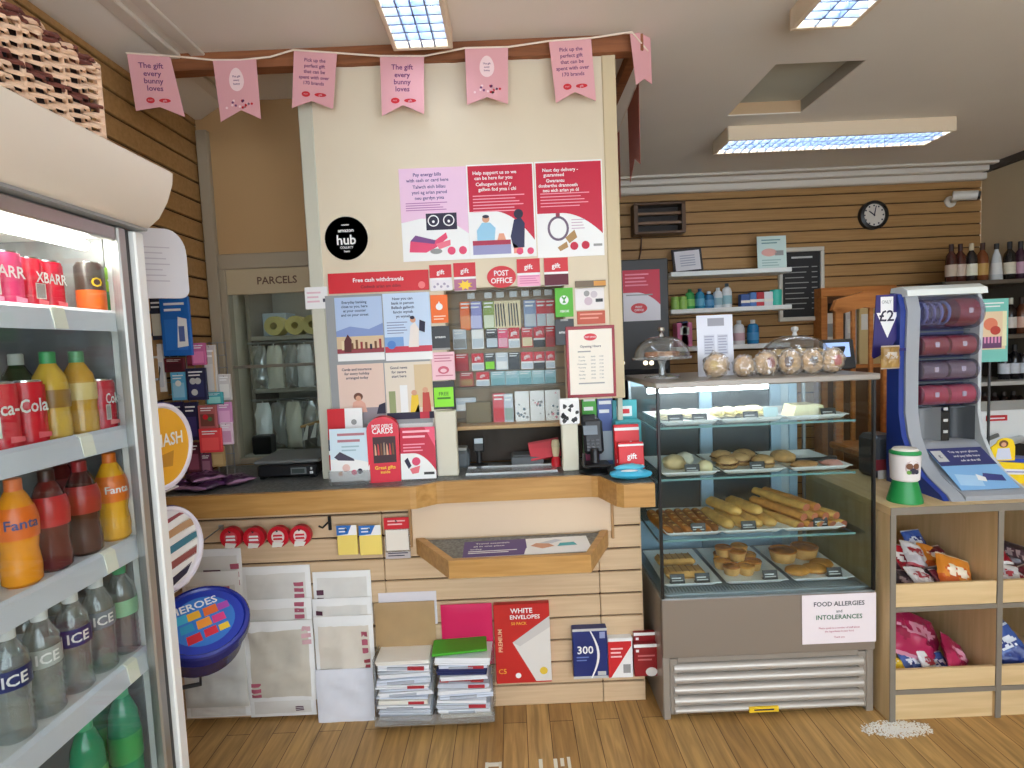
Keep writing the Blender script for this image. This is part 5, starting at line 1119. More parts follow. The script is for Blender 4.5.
mb = MB()
for i in range(8): x = gx0 + .02 + (gx1 - gx0 - .03) * i / 7; mb.cyl((x, GY, ZC), (x, GY, 1.62), .0022, M((150, 150, 152), .35, .7), 6)
mb.build('upright_wires', t, world=True); mb = MB()
for i in range(12): mb.cyl((gx0 + .002, GY - .003, ZC + .02 + .054 * i), (gx1 - .005, GY - .003, ZC + .02 + .054 * i), .0022, M((150, 150, 152), .35, .7), 6)
mb.build('cross_wires', t, world=True)
CY = M((96, 180, 220), .4)
def pk1(bg, inner, *ex): 
    def f(d):
        d.base(bg, .002); d.rect(.12, .1, .88, .62, inner, 1); d.bars(.15, .85, .86, 2, .1, WHITE, 2, .4)
        for e in ex: e(d)
    return f
HG = 'packs hanging on the wire rack'
items = [((152, 298, 166, 340), pk1(M((22, 30, 52)), M((200, 198, 180))), 'navy pack with a cream window, uppermost beside the fridge', -.06), ((163, 297, 192, 356), pk1(M((24, 104, 190), .35), M((40, 120, 206), .3), lambda d: d.poly([(.52, .14), (.9, .16), (.9, .62), (.6, .66)], WHITE, 2), lambda d: d.rect(.6, .24, .8, .5, M((90, 110, 170)), 3)), 'largest bright blue pack with a white phone shape', -.08),
 ((155, 344, 166, 392), pk1(WHITE, M((214, 220, 228)), lambda d: d.poly([(.3, .1), (.4, .1), (.7, .5), (.6, .55)], DARK, 2)), 'white pack with a dark cable, below the navy pack', -.04), ((166, 358, 186, 372), pk1(M((96, 22, 40)), M((70, 16, 30))), 'dark red pack peeping out under the big blue pack', -.05),
 ((173, 372, 188, 400), pk1(CY, M((150, 206, 232)), lambda d: d.circ(.5, .6, .2, WHITE, 2)), 'light blue pack in the middle row', -.07), ((188, 368, 208, 400), pk1(M((22, 26, 64)), M((40, 44, 90)), lambda d: d.circ(.35, .6, .16, LGREY, 2), lambda d: d.circ(.6, .6, .16, LGREY, 2), lambda d: d.circ(.4, .25, .16, LGREY, 2)), 'navy pack with grey earbuds in the middle row', -.08),
 ((193, 343, 207, 365), pk1(M((200, 100, 150)), M((226, 130, 176))), 'pink pack above the navy earbuds pack', -.05), ((206, 345, 218, 395), pk1(M((196, 190, 186)), M((210, 204, 200)), lambda d: d.rect(.75, .0, .9, .9, M((220, 190, 150)), 2)), 'grey transparent pack against the hatch frame', -.02),
 ((208, 392, 224, 404), pk1(TEAL, M((150, 214, 206))), 'mint green pack above the pink heap of packs', -.05), ((186, 402, 200, 440), pk1(M((30, 26, 70)), M((60, 50, 110))), 'dark violet pack beside the yellow tub', -.06),
 ((200, 405, 218, 428), pk1(M((170, 90, 90)), M((110, 60, 50)), lambda d: d.circ(.4, .5, .15, RED, 2), lambda d: d.circ(.65, .4, .12, M((60, 110, 60)), 2)), 'pack of mixed red and brown trinkets', -.08), ((201, 428, 223, 452), pk1(M((222, 60, 66)), M((236, 84, 84))), 'bright red pack low on the rack', -.09),
 ((219, 402, 233, 424), pk1(M((206, 140, 186)), M((226, 170, 206))), 'mauve pink pack nearest the hatch frame', -.04), ((222, 422, 234, 444), pk1(M((226, 200, 214)), M((200, 150, 180))), 'pale pink pack below the mauve one', -.05), ((213, 446, 226, 466), pk1(M((170, 140, 90)), M((190, 160, 110))), 'small tan pack at the foot of the rack', -.04)]
items += [((150, 395, 166, 438), pk1(M((26, 24, 66)), M((60, 60, 120))), 'navy pack half hidden behind the yellow lidded tub', -.02), ((168, 402, 186, 442), pk1(M((44, 34, 90)), M((90, 80, 150))), 'violet pack left of the dark violet one', -.025), ((188, 342, 194, 366), pk1(M((120, 30, 50)), M((160, 60, 80))), 'narrow red pack left of the pink pack', -.02),
 ((169, 444, 187, 474), pk1(M((70, 30, 70)), M((120, 70, 110))), 'purple pack low beside the yellow tub', -.02), ((188, 442, 202, 472), pk1(M((90, 30, 50)), M((140, 70, 90))), 'maroon pack left of the bright red pack', -.025), ((203, 453, 213, 472), pk1(M((110, 50, 80)), M((150, 100, 120))), 'small plum pack under the bright red pack', -.03),
 ((220, 374, 232, 400), pk1(M((206, 200, 196)), M((226, 222, 216))), 'small clear grey pack at the right of the middle row', -.015)]
for i, (px, f, l, dy) in enumerate(items):
    o = card('hanging_pack', l[0].upper() * 0 + l + ', hanging on the wire rack', 'pack', px, GY + dy, f, t=.014, group=HG)
    mb = MB(); h = max(abs(v.co.y) for v in o.data.vertices); mb.tube([(0, h - .008, -(-dy) if False else .016), (0, h - .008, dy + .004)], .002, HK, 6); mb.build('hook', o)
# ================================================================ food display case
CX0, CX1, CY0, CY1 = .558, 1.412, 2.165, 2.70
BZ, TZ = .512, 1.355
CB1 = M((140, 128, 116), .4, .2); CB2 = M((160, 152, 142), .35, .3); STEEL = M((150, 156, 160), .3, .5)
t = thing('food_display_case', 'glass fronted bakery display case on a grey-brown base, standing right of the counter', 'display case', ((CX0 + CX1) / 2, 2.43, 0))
mb = MB(); mb.bx(CX0, CX0 + .03, CY0 + .01, CY1, .0, BZ, CB2, .004); mb.bx(CX1 - .03, CX1, CY0 + .01, CY1, .0, BZ, CB2, .004); mb.bx(CX0 + .03, CX1 - .03, CY1 - .03, CY1, .0, BZ, CB2)
mb.bx(CX0 + .03, CX1 - .03, CY0 + .05, CY1 - .03, .02, .05, DARK); mb.build('base_cabinet', t, world=True)
mb = MB(); mb.bx(CX0, CX1, CY0, CY0 + .03, .265, BZ - .004, CB1, .004); mb.bx(CX0, CX1, CY0 + .002, CY0 + .04, BZ - .012, BZ, STEEL, .003); mb.build('front_panel', t, world=True)
mb = MB(); mb.bx(CX0 + .03, CX0 + .06, CY0 + .012, CY0 + .03, .02, .255, CB2, .003); mb.bx(CX1 - .06, CX1 - .03, CY0 + .012, CY0 + .03, .02, .255, CB2, .003); mb.bx(CX0 + .06, CX1 - .06, CY0 + .012, CY0 + .03, .238, .262, CB2, .003); mb.bx(CX0 + .06, CX1 - .06, CY0 + .04, CY0 + .05, .04, .24, M((60, 58, 54), .6)); mb.build('grille_frame', t, world=True)
for k, z in enumerate((.214, .168, .122, .076, .038)):
    mb = MB(); x0, x1 = CX0 + .045, CX1 - .045; r = .019 if k < 4 else .014
    prof = [(CY0 + .034, z - r), (CY0 + .012, z - r * .9), (CY0 + .001, z - r * .4), (CY0 - .002, z + .1 * r), (CY0 + .001, z + r * .6), (CY0 + .012, z + r), (CY0 + .034, z + r)]
    mb.prism(prof, x0, x1, M((192, 186, 178), .3, .35), Matrix(((0, 0, 1, 0), (1, 0, 0, 0), (0, 1, 0, 0), (0, 0, 0, 1)))); mb.build('louvre_slat', t, world=True, sharp=50)
mb = MB(); mb.bx(.90, 1.02, CY0 - .004, CY0 + .02, .026, .048, YEL, .001); mb.bx(.92, 1.0, CY0 - .0046, CY0 - .004, .034, .040, INK); mb.build('yellow_label', t, world=True)
mb = MB(); mb.bx(CX0 + .01, CX1 - .01, CY0 + .03, CY1 - .03, BZ - .006, BZ + .006, STEEL)
for i in range(60): x = CX0 + .03 + (CX1 - CX0 - .06) * i / 59; mb.bx(x - .003, x + .003, CY0 + .045, CY0 + .085, BZ + .006, BZ + .008, M((110, 116, 120), .4, .4))
mb.build('deck', t, world=True)
mb = MB(); mb.bx(CX0 + .004, CX1 - .004, CY0 + .002, CY0 + .008, BZ, TZ, GLASS); mb.build('front_glass', t, world=True)
for x in (CX0 + .002, CX1 - .008): mb = MB(); mb.bx(x, x + .006, CY0 + .01, CY1, BZ, TZ, GLASS); mb.build('side_glass', t, world=True)
for x in (CX0, CX1 - .012): mb = MB(); mb.bx(x, x + .012, CY0 - .002, CY0 + .012, BZ, TZ, M((18, 18, 20), .3), .002); mb.build('corner_post', t, world=True)['label'] = 'black corner post'
for x in (CX0, CX1 - .014): mb = MB(); mb.bx(x, x + .014, CY1 - .014, CY1, BZ, TZ, STEEL, .002); mb.build('rear_post', t, world=True)
mb = MB(); mb.bx(CX0 - .006, CX1 + .012, CY0 - .012, CY1 + .02, TZ, TZ + .024, M((150, 142, 132), .35, .2), .004); mb.build('top_panel', t, world=True)
mb = MB(); mb.bx(CX0 + .02, CX0 + .56, 2.40, 2.45, TZ - .018, TZ, STEEL, .003); mb.build('lamp_housing', t, world=True)
mb = MB(); mb.cyl((CX0 + .03, 2.425, TZ - .030), (CX0 + .55, 2.425, TZ - .030), .013, M((245, 250, 255), .4, emit=26), 10); mb.build('light_tube', t, world=True)
BL = M((150, 176, 196), .35, .2)
mb = MB()
for x, w in ((.926, .06), (1.262, .05), (1.345, .04)): mb = MB(); mb.bx(x - w / 2, x + w / 2, CY1 - .026, CY1 - .006, BZ, TZ, BL, .002); mb.build('rear_upright', t, world=True)
mb = MB(); mb.bx(1.28, 1.33, CY1 - .02, CY1 - .008, BZ, TZ, M((176, 190, 200), .35, .2)); mb.bx(CX0 + .014, 1.24, CY1 - .02, CY1 - .004, TZ - .03, TZ, BL); mb.bx(CX0 + .014, 1.24, CY1 - .02, CY1 - .004, BZ + .006, BZ + .15, BL); mb.build('rear_frame', t, world=True)
mb = MB(); mb.bx(CX0 + .014, 1.24, CY1 - .012, CY1 - .008, BZ + .15, TZ - .03, M((62, 68, 72), .2, 0)); mb.build('rear_sliding_door', t, world=True)
SZ = [1.195, .985, .735]
for z in SZ:
    mb = MB(); mb.bx(CX0 + .01, CX1 - .01 if z < .9 else CX1 - .05, CY0 + .05, CY1 - .05, z - .008, z, GLASS); mb.bx(CX0 + .01, CX1 - .05, CY0 + .046, CY0 + .0495, z - .008, z, M((110, 150, 150), .2)); gs_ = mb.build('glass_shelf', t, world=True)
    for x in (CX0 + .009, CX1 - .05): mb = MB(); mb.bx(x, x + .006, CY0 + .06, CY1 - .02, z - .014, z - .0085, STEEL); mb.build('shelf_bracket', gs_, world=True)
def allergy(d): d.base(M((236, 226, 230), .6)); d.txt('FOOD ALLERGIES', .5, .81, .09, M((70, 74, 80)), 2, .8); d.txt('and', .5, .66, .06, M((90, 94, 100)), 2); d.txt('INTOLERANCES', .5, .54, .09, M((60, 110, 80)), 2, .72); d.txt('Please speak to a member of staff about', .5, .32, .035, M((190, 120, 140)), 2, .85); d.txt('the ingredients in your food', .5, .25, .035, M((190, 120, 140)), 2, .6); d.txt('Thank you', .5, .13, .035, M((190, 120, 140)), 2, .3)
card('allergy_notice', 'white allergy notice sheet stuck to the front of the food case', 'notice', (802, 594, 876, 643), CY0 - .003, allergy, t=.001)

# trays and food
TRAYW = M((232, 234, 234), .3)
def tray(label, cx, cy, z, w, dpt, lip=.018):
    mb = MB(); nx, ny = 20, 16
    def s(u, v, o):
        x = (u - .5) * w; y = (v - .5) * dpt; e = min(u, 1 - u) * w; g = min(v, 1 - v) * dpt; m = min(e, g)
        return (x, y, o + lip * max(0, 1 - m / .022) ** 1.3)
    mb.grid(lambda u, v: s(u, v, .003), nx, ny, TRAYW); mb.grid(lambda u, v: s(u, v, 0), nx, ny, TRAYW)
    for k in range(2):
        mb.grid(lambda u, v: tuple(Vector(s(u, k, .003)).lerp(Vector(s(u, k, 0)), v)), nx, 1, TRAYW); mb.grid(lambda u, v: tuple(Vector(s(k, u, .003)).lerp(Vector(s(k, u, 0)), v)), ny, 1, TRAYW)
    return tag(mb.build('serving_tray', None, (cx, cy, z), sharp=60), label, 'tray', 'white trays in the food case')
TX = {0: .715, 1: .965, 2: 1.225}
lev = [('top glass shelf', SZ[0]), ('second glass shelf', SZ[1]), ('third glass shelf', SZ[2]), ('lowest deck', BZ + .008)]
posn = ['left', 'middle', 'right']
tc = {}
for li, (ln_, z) in enumerate(lev):
    for k in range(3):
        cx = TX[k] + (0, .01, -.01, .015)[li] * (k - .5); w = (.235, .255, .25)[k]
        dp = .34 if li < 3 else .38
        tray('white oblong serving tray on the %s of the food case, %s one' % (ln_, posn[k]), cx, CY0 + .07 + dp / 2, z, w, dp); tc[(li, k)] = (cx, CY0 + .07 + dp / 2, z + .003, w, dp)
TAGM = M((46, 46, 48), .5)
def price_tag(label, x, y, z, w=.062, h=.038, txt=True):
    mb = MB(); T = TR(x, y, z) @ RX(PI / 2 - .3); mb.box((0, h / 2, 0), (w, h, .003), TAGM, .001, T)
    mb.flat([(-w * .38, h * .5), (w * .25, h * .5), (w * .25, h * .62), (-w * .38, h * .62)], .0018, LGREY, T); mb.flat([(-w * .38, h * .25), (w * .38, h * .25), (w * .38, h * .36), (-w * .38, h * .36)], .0018, LGREY, T)
    mb.bx(-w / 2, w / 2, -.002, .018, -.001, .002, TAGM, 0, TR(x, y, z))
    o = mb.build('price_tag', None, (x, y, z), world=True); tag(o, label, 'price tag', 'black price tags')
def tg(li, k, dx, l, dy=.0): c = tc[(li, k)]; price_tag(l, c[0] + dx, c[1] - c[4] / 2 + .045 + dy, c[2])
tg(0, 0, -.05, 'black price tag on the top left tray, the left of its two'); tg(0, 0, .05, 'black price tag on the top left tray, the right of its two'); tg(0, 1, .01, 'black price tag on the top middle tray of pale buns'); tg(0, 2, .07, 'black price tag at the right end of the top right tray')
tg(1, 0, .02, 'black price tag on the second shelf, left tray'); tg(1, 1, .03, 'black price tag in front of the filled rolls on the second shelf, middle tray')
tg(2, 0, .03, 'black price tag in front of the curved brown pasties'); tg(2, 1, .0, 'black price tag in front of the rolls on the third shelf, middle tray'); tg(2, 2, .05, 'black price tag in front of the stacked long rolls')
tg(3, 0, -.05, 'black price tag on the lowest deck, left tray, left of its two'); tg(3, 0, .055, 'black price tag on the lowest deck, left tray, right of its two'); tg(3, 1, .075, 'black price tag beside the heap of small pies'); tg(3, 2, .07, 'black price tag at the front of the round pies tray')
GOLD = M((204, 138, 56), .5, var=.22, vs=28); GOLD2 = M((176, 104, 36), .5, var=.25, vs=26); PALE = M((232, 214, 170), .6, var=.08, vs=24); BRN = M((150, 92, 44), .5, var=.25, vs=24); CREAMF = M((240, 232, 212), .55); FILL = M((120, 80, 50), .6, var=.3, vs=60); HAM = M((222, 160, 150), .5)
def bun(label, name, loc, r, mat, rz=0, seed=0, group=None, filling=None, cat='bun', zmin=-.6):
    if filling is None:
        mb = MB(); mb.ell((0, 0, r[2] * -zmin), r, mat, 18, 10, amp=.12, fr=1.8, seed=seed, zmin=zmin); return tag(mb.build(name, None, loc, (0, 0, rz), sharp=60), label, cat, group)
    t = thing(name, label, cat, loc, rz, group)
    mb = MB(); mb.ell((0, 0, r[2] * .35), (r[0], r[1], r[2] * .4), mat, 18, 8, amp=.1, seed=seed, zmin=-.8); mb.build('bottom_half', t)
    mb = MB(); mb.ell((0, 0, r[2] * .7), (r[0] * 1.02, r[1] * 1.03, r[2] * .22), filling, 20, 6, amp=.35, fr=5, seed=seed); mb.build('filling', t)
    mb = MB(); mb.ell((0, 0, r[2] * .85), (r[0] * .97, r[1] * .97, r[2] * .75), mat, 18, 10, amp=.1, seed=seed + 1, zmin=-.15); mb.build('top_half', t); return t
def roll(label, name, loc, L, r, mat, rot, seed=0, group=None, cat='roll', bend=0.0, ends=None):
    mb = MB(); pts = []; vs = []; fs = []; n, m = 12, 12
    for i in range(n + 1):
        u = i / n - .5; e = (1 - (abs(2 * u)) ** 6) ** .5 if not ends else .9 + .1 * (1 - abs(2 * u))
        for k in range(m):
            a = 2 * PI * k / m; q = r * max(.25, e) * (1 + .12 * noise.noise(Vector((u * 6 + seed, math.cos(a), math.sin(a)))))
            vs.append((u * L, q * 1.15 * math.cos(a) + bend * (1 - (2 * u) ** 2), max(-.7 * r, q * .85 * math.sin(a)) + .7 * r))
    for i in range(n):
        for k in range(m): fs.append((i * m + k, i * m + (k + 1) % m, (i + 1) * m + (k + 1) % m, (i + 1) * m + k))
    mb.add(vs, fs, mat); f2 = [list(range(m)), [n * m + k for k in range(m)]]
    o0 = len(mb.v); mb.add([v for v in vs], f2, ends or mat)
    if not ends:
        for k in range(5):   # scored lines on the crust
            x = (-.32 + .16 * k) * L; mb.grid(lambda u, v: (x + .012 * (u - .5) + .004 * v, bend * (1 - (2 * x / L) ** 2) + r * 1.0 * (v - .5), .7 * r + r * .88 + .0008 - r * .5 * (v - .5) ** 2 * 1.6), 1, 4, M((226, 178, 104), .5))
    return tag(mb.build(name, None, loc, rot, sharp=60), label, cat, group)
# top shelf
c = tc[(0, 0)]
for i, (dx, dy, s) in enumerate(((-.06, .03, 1), (.0, .06, .9), (.06, .03, 1))): bun('pale iced bun on the top left tray, %s from left' % ORD[i], 'iced_bun', (c[0] + dx, c[1] + dy - .02, c[2]), (.04, .05, .026), CREAMF, 0, i, 'iced buns', PALE)
c = tc[(0, 1)]
for i in range(4): bun('pale filled roll on the top middle tray, %s from left' % ORD[i], 'filled_roll', (c[0] - .085 + .055 * i, c[1] - .0 + .015 * (i % 2), c[2]), (.03, .06, .028), PALE, .2 * (i - 1), 5 + i, 'pale filled rolls', M((226, 214, 120)))
c = tc[(0, 2)]
mb = MB(); mb.prism([(-.07, 0), (.07, 0), (.062, .045), (.04, .052), (-.055, .05)], -.045, .045, M((238, 226, 176), .6, var=.08, vs=30), FC); tag(mb.build('sandwich', None, (c[0] + .0, c[1] - .05, c[2]), (0, 0, .08)), 'pale wrapped sandwich block on the top right tray', 'sandwich')
def wcard(l, x, y, z): 
    mb = MB(); T = TR(x, y, z) @ RX(PI / 2 - .25); mb.box((0, .024, 0), (.06, .048, .002), M((196, 224, 230), .5), 0, T); mb.bars_ = 0
    tag(mb.build('tent_card', None, (x, y, z), world=True), l, 'card')
wcard('pale blue card standing between the top middle and top right trays', (tc[(0, 1)][0] + tc[(0, 2)][0]) / 2 - .03, CY0 + .13, SZ[0] + .004)
mb = MB(); mb.ell((0, 0, .016), (.045, .04, .02), M((214, 200, 190), .4), 14, 8, amp=.2, seed=3, zmin=-.8); tag(mb.build('filled_roll', None, (c[0] + .065, c[1] + .03, c[2])), 'small greyish roll behind the sandwich block, top right tray', 'roll')
# second shelf
c = tc[(1, 0)]
bun('pale cream bun at the front right of the second shelf left tray', 'cream_bun', (c[0] + .08, c[1] - .10, c[2]), (.032, .032, .03), M((230, 214, 170), .5), 0, 31, None)
bun('golden bun half behind the price tag, second shelf left tray', 'cream_bun', (c[0] - .02, c[1] + .0, c[2]), (.05, .06, .034), M((220, 190, 140), .5, var=.1), 0, 32, None); bun('pale bun at the back of the second shelf left tray', 'cream_bun', (c[0] + .05, c[1] + .08, c[2]), (.04, .045, .03), CREAMF, 0, 33, None)
c = tc[(1, 1)]
for i, (dx, dy, l) in enumerate(((-.075, -.06, 'front left'), (.075, -.07, 'front right'), (-.05, .06, 'back left'), (.05, .06, 'back right'), (.0, -.01, 'centre'))): bun('seeded roll with dark filling on the second shelf middle tray, ' + l, 'filled_roll', (c[0] + dx, c[1] + dy, c[2]), (.045, .05, .034), M((196, 156, 106), .55, var=.2, vs=40), .3 * i, 40 + i, 'seeded filled rolls', FILL)
c = tc[(1, 2)]
bun('golden flaky pastry at the left of the second shelf right tray', 'pastry', (c[0] - .06, c[1] + .03, c[2]), (.045, .06, .03), M((206, 160, 104), .5, var=.2), .3, 51, None); bun('flat brown pastry in the middle of the second shelf right tray', 'pastry', (c[0] - .03, c[1] - .09, c[2]), (.06, .04, .016), M((190, 140, 90), .5, var=.2), .2, 52, None)
bun('pink ham slice roll at the right of the second shelf right tray', 'ham_roll', (c[0] + .085, c[1] - .08, c[2]), (.03, .05, .016), HAM, .5, 53, None, None, 'roll')
mb = MB()
for s in (-1, 1): mb.tube([(-.09, .0, .012), (-.03, s * .014, .012), (.05, s * .016, .02), (.09, s * .012, .03)], .006, M((40, 44, 46), .3), 8)
mb.box((.09, 0, .03), (.03, .04, .012), M((40, 44, 46), .3), .004); tag(mb.build('tongs', None, (c[0] + .02, c[1] - .03, c[2]), (0, 0, -.5)), 'black serving tongs lying on the second shelf right tray', 'tongs')
# third shelf
c = tc[(2, 0)]
for i in range(6): roll('long curved brown pasty on the third shelf left tray, %s from left' % ORD[i], 'pasty', (c[0] - .10 + .04 * i, c[1] - .01, c[2]), .25, .021, BRN if i % 2 else GOLD2, (.0, -.10, PI / 2 + .12), 60 + i, 'curved pasties', 'pasty', .012)
c = tc[(2, 1)]
PR = M((216, 168, 92), .5, var=.18, vs=30)
for i in range(4): roll('pale golden roll on the third shelf middle tray, lower row, %s from left' % ORD[i], 'sausage_roll', (c[0] - .09 + .06 * i, c[1], c[2]), .22, .026, PR, (0, -.06, PI / 2 + .25), 70 + i, 'pale golden rolls', 'sausage roll')
for i in range(2): roll('pale golden roll lying on the lower row, third shelf middle tray, %s one' % ('left', 'right')[i], 'sausage_roll', (c[0] - .05 + .09 * i, c[1] + .03, c[2] + .042), .2, .026, PR, (0, -.04, PI / 2 + .4), 76 + i, 'pale golden rolls', 'sausage roll')
c = tc[(2, 2)]
LR = M((206, 142, 70), .5, var=.2, vs=30)
for r_, (n_, y0, dz) in enumerate(((5, 0, 0), (4, .01, .034), (2, .03, .068))):
    for i in range(n_): roll('long golden roll stacked on the third shelf right tray, %s layer, %s from left' % (('bottom', 'middle', 'top')[r_], ORD[i]), 'sausage_roll', (c[0] - .09 + .045 * i + .02 * r_, c[1] + y0, c[2] + dz), .27, .0205, LR if (i + r_) % 2 else PR, (0, -.05, PI / 2 + .42), 80 + 5 * r_ + i, 'stacked long rolls', 'sausage roll', 0, M((190, 110, 80), .6))
# lowest deck
c = tc[(3, 0)]
for i, (dy, dz, l) in enumerate(((-.07, 0, 'front'), (.07, 0, 'back'))):
    mb = MB(); mb.box((0, 0, .016), (.17, .085, .032), M((214, 160, 86), .5, var=.2, vs=20), .012)
    for k in range(6): mb.box((-.07 + .028 * k, 0, .0325), (.004, .07, .002), M((170, 110, 50)))
    tag(mb.build('slice', None, (c[0] - .0, c[1] + dy, c[2])), 'oblong golden pastry slice on the lowest deck left tray, %s one' % l, 'pastry slice', 'oblong slices')
def pie(label, loc, r, h, group, seed, m=GOLD):
    t = thing('pie', label, 'pie', loc, seed, group)
    mb = MB(); mb.lathe([(0, 0), (r * .82, 0), (r * .98, h * .8), (r, h)], M((206, 156, 90), .55, var=.15, vs=30), 22); mb.build('pie_case', t)
    mb = MB(); n = 22
    mb.lathe([(r, h), (r * 1.03, h + .004), (r * .95, h + .008), (r * .8, h + .003), (r * .4, h + .009), (0, h + .011)], m, n); mb.lathe([(0, h + .0116), (r * .1, h + .0112)], M((120, 66, 30)), 8); mb.build('pie_lid', t); return t
c = tc[(3, 1)]; k = 0
for i, (dx, dy, dz, l) in enumerate(((-.06, -.07, 0, 'front row, left'), (.0, -.075, 0, 'front row, centre'), (.05, -.03, 0, 'right, behind its price tag'), (-.075, .0, 0, 'left side, second row'), (-.01, -.01, .04, 'on top of the heap, front'), (.06, .05, 0, 'right side, third row'), (-.05, .07, 0, 'back row, left'), (.01, .08, 0, 'back row, centre'), (-.055, .035, .042, 'on top of the heap, left'), (.02, .045, .042, 'on top of the heap, back'))):
    pie('small round golden pie on the lowest deck middle tray, ' + l, (c[0] + dx, c[1] + dy, c[2] + dz), .036, .032, 'small pies', i * .7, GOLD if i % 2 else GOLD2)
c = tc[(3, 2)]
pie('large round pie at the back left of the lowest deck right tray', (c[0] - .055, c[1] + .05, c[2]), .058, .045, 'large pies', .5, GOLD2); pie('large round pie at the back right of the lowest deck right tray', (c[0] + .058, c[1] + .08, c[2]), .058, .045, 'large pies', 1.1, GOLD2)
for i, (dx, dy, rz) in enumerate(((-.06, -.09, .3), (.02, -.08, -.2), (.075, -.03, .5))): bun('flat folded pastry at the front of the lowest deck right tray, %s from left' % ORD[i], 'pastry', (c[0] + dx, c[1] + dy, c[2]), (.055, .045, .018), GOLD, rz, 95 + i, 'folded pastries', None, 'pastry')

# ================================================================ on top of the case
TT = TZ + .024
DOMEG = glass('dome_glass', (232, 236, 236), .14, .05, .03)
def cake_stand(name, label, loc, R, H, leg, food, full):
    t = thing(name, label, 'cake stand', loc)
    mb = MB(); mb.lathe([(0, 0), (R * .6, 0), (R * .58, .008), (.016, .014), (.012, leg * .6), (.02, leg - .012), (R * .98, leg - .006), (R, leg + .004), (R * .96, leg + .004), (0, leg)], glass('stand_glass', (214, 222, 224), .16, .22, .05) if not full else CHROME, 36); mb.build('plate', t)
    pr = [(R * .92, leg + .004)] + [(R * .92 * math.cos(a) ** .8, leg + .004 + H * math.sin(a)) for a in [PI / 2 * k / 10 for k in range(1, 10)]] + [(.012, leg + .004 + H)]
    mb = MB(); mb.lathe(pr, DOMEG, 36); mb.build('glass_dome', t)
    mb = MB(); zt = leg + .004 + H; mb.lathe([(0, zt - .002), (.012, zt - .002), (.007, zt + .012), (.016, zt + .024), (.014, zt + .036), (0, zt + .04)], CHROME if not full else LGREY, 16); mb.build('knob', t); return t
q = P(662, 366, Y=2.42)
cake_stand('cake_stand', 'glass cake stand with a clear dome, at the left end of the case top', (q.x, 2.42, TT), .128, .088, .088, 0, False)
for i, (dx, dy) in enumerate(((-.05, -.02), (.01, -.03), (.055, .0), (-.01, .04))):
    mb = MB(); mb.box((0, 0, .011), (.05, .035, .022), (M((176, 110, 70), .6, var=.2), M((206, 150, 110), .6), M((150, 90, 60), .6), M((214, 176, 140), .6))[i], .005); tag(mb.build('cake_slice', None, (q.x + dx, 2.42 + dy, TT + .092), (0, 0, i * .5)), 'small slice of cake under the clear dome, %s' % ('left front', 'centre front, pinkish', 'right', 'back')[i], 'cake slice', 'slices under the clear dome')
q = P(795, 370, Y=2.52)
cake_stand('cake_stand', 'wide low glass dome over golden pastries, behind the wrapped cookies on the case top', (q.x, 2.52, TT), .165, .125, .03, 0, True)
for i, (dx, dy, l) in enumerate(((-.085, -.03, 'left'), (.0, -.05, 'centre front'), (.085, -.02, 'right'), (.0, .06, 'back'))): bun('large golden pastry under the wide dome on the case top, ' + l, 'pastry', (q.x + dx, 2.52 + dy, TT + .036), (.055, .05, .04), M((232, 194, 130), .5, var=.12, vs=20), i, 110 + i, 'pastries under the wide dome', None, 'pastry')
BAGF = glass('cellophane', (244, 242, 238), .16, .14, .12)
COOK = M((206, 168, 112), .6, var=.45, vs=60); CHOC = M((84, 46, 34), .5); REDC = M((150, 40, 40), .5)
for i, (pxx, l, cm) in enumerate(((716, 'first from left', M((220, 190, 110))), (744, 'second from left', M((200, 160, 110))), (766, 'third from left, with a dark red topping', REDC), (790, 'fourth from left, with a chocolate patch', CHOC), (812, 'fifth from left, with a dark filling', M((60, 50, 48))), (832, 'rightmost, beside the tablet', M((200, 60, 60))))):
    q = P(pxx, 372, Y=2.27); r = .051 if i != 1 else .044
    t = thing('wrapped_cookie', 'cellophane wrapped round cookie on the case top, ' + l, 'cookie', (q.x, 2.27, TT), 0, 'wrapped cookies')
    mb = MB(); mb.ell((0, 0, r), (r * .86, .022, r * .86), COOK, 24, 16, amp=.25, fr=5, seed=i); mb.build('cookie', t)
    mb = MB(); mb.ell((.012 * (i % 3 - 1), -.0175, r * 1.05), (r * .36, .008, r * .42), cm, 12, 8, amp=.4, fr=4, seed=i + 3); mb.build('topping', t)
    mb = MB(); mb.ell((0, 0, r), (r * 1.0, .032, r * 1.0), BAGF, 26, 18, amp=.36, fr=6, seed=i + 9); mb.build('cellophane_wrap', t)
def plist(d): d.base(M((214, 216, 226), .4)); d.rect(.3, .82, .76, .95, M((150, 150, 158)), 1); d.rect(.18, .35, .48, .68, M((196, 198, 210)), 1); d.rect(.55, .35, .85, .68, M((196, 198, 210)), 1); d.bars(.2, .46, .64, 7, .045, M((150, 152, 170)), 2); d.bars(.58, .84, .64, 7, .045, M((150, 152, 170)), 2); d.bars(.2, .8, .26, 3, .05, M((160, 162, 178)), 2)
cx, w, h = sized((697, 311, 733, 372), 2.40)
face_card('price_list', 'grey white price list sheet standing upright between the clear dome and the cookies', 'sheet', cx, 2.40, TT, w, h, plist, .004, 0, .05)
q = P(842, 369, Y=2.45)
t = thing('tablet_till', 'black tablet till with a pale blue screen at the right end of the case top', 'tablet', (q.x, 2.47, TT))
mb = MB(); mb.box((0, 0, .068), (.15, .014, .135), BLACK, .006, RX(-.2)); mb.build('body', t)
mb = MB(); mb.box((-.006, -.0085, .086), (.115, .002, .065), M((150, 176, 226), .3, emit=.5), 0, RX(-.2)); mb.build('screen', t)
mb = MB(); mb.box((0, .04, .006), (.12, .09, .012), BLACK, .004); mb.box((0, .045, .045), (.05, .012, .09), BLACK, .003, RX(.5)); mb.build('stand', t)
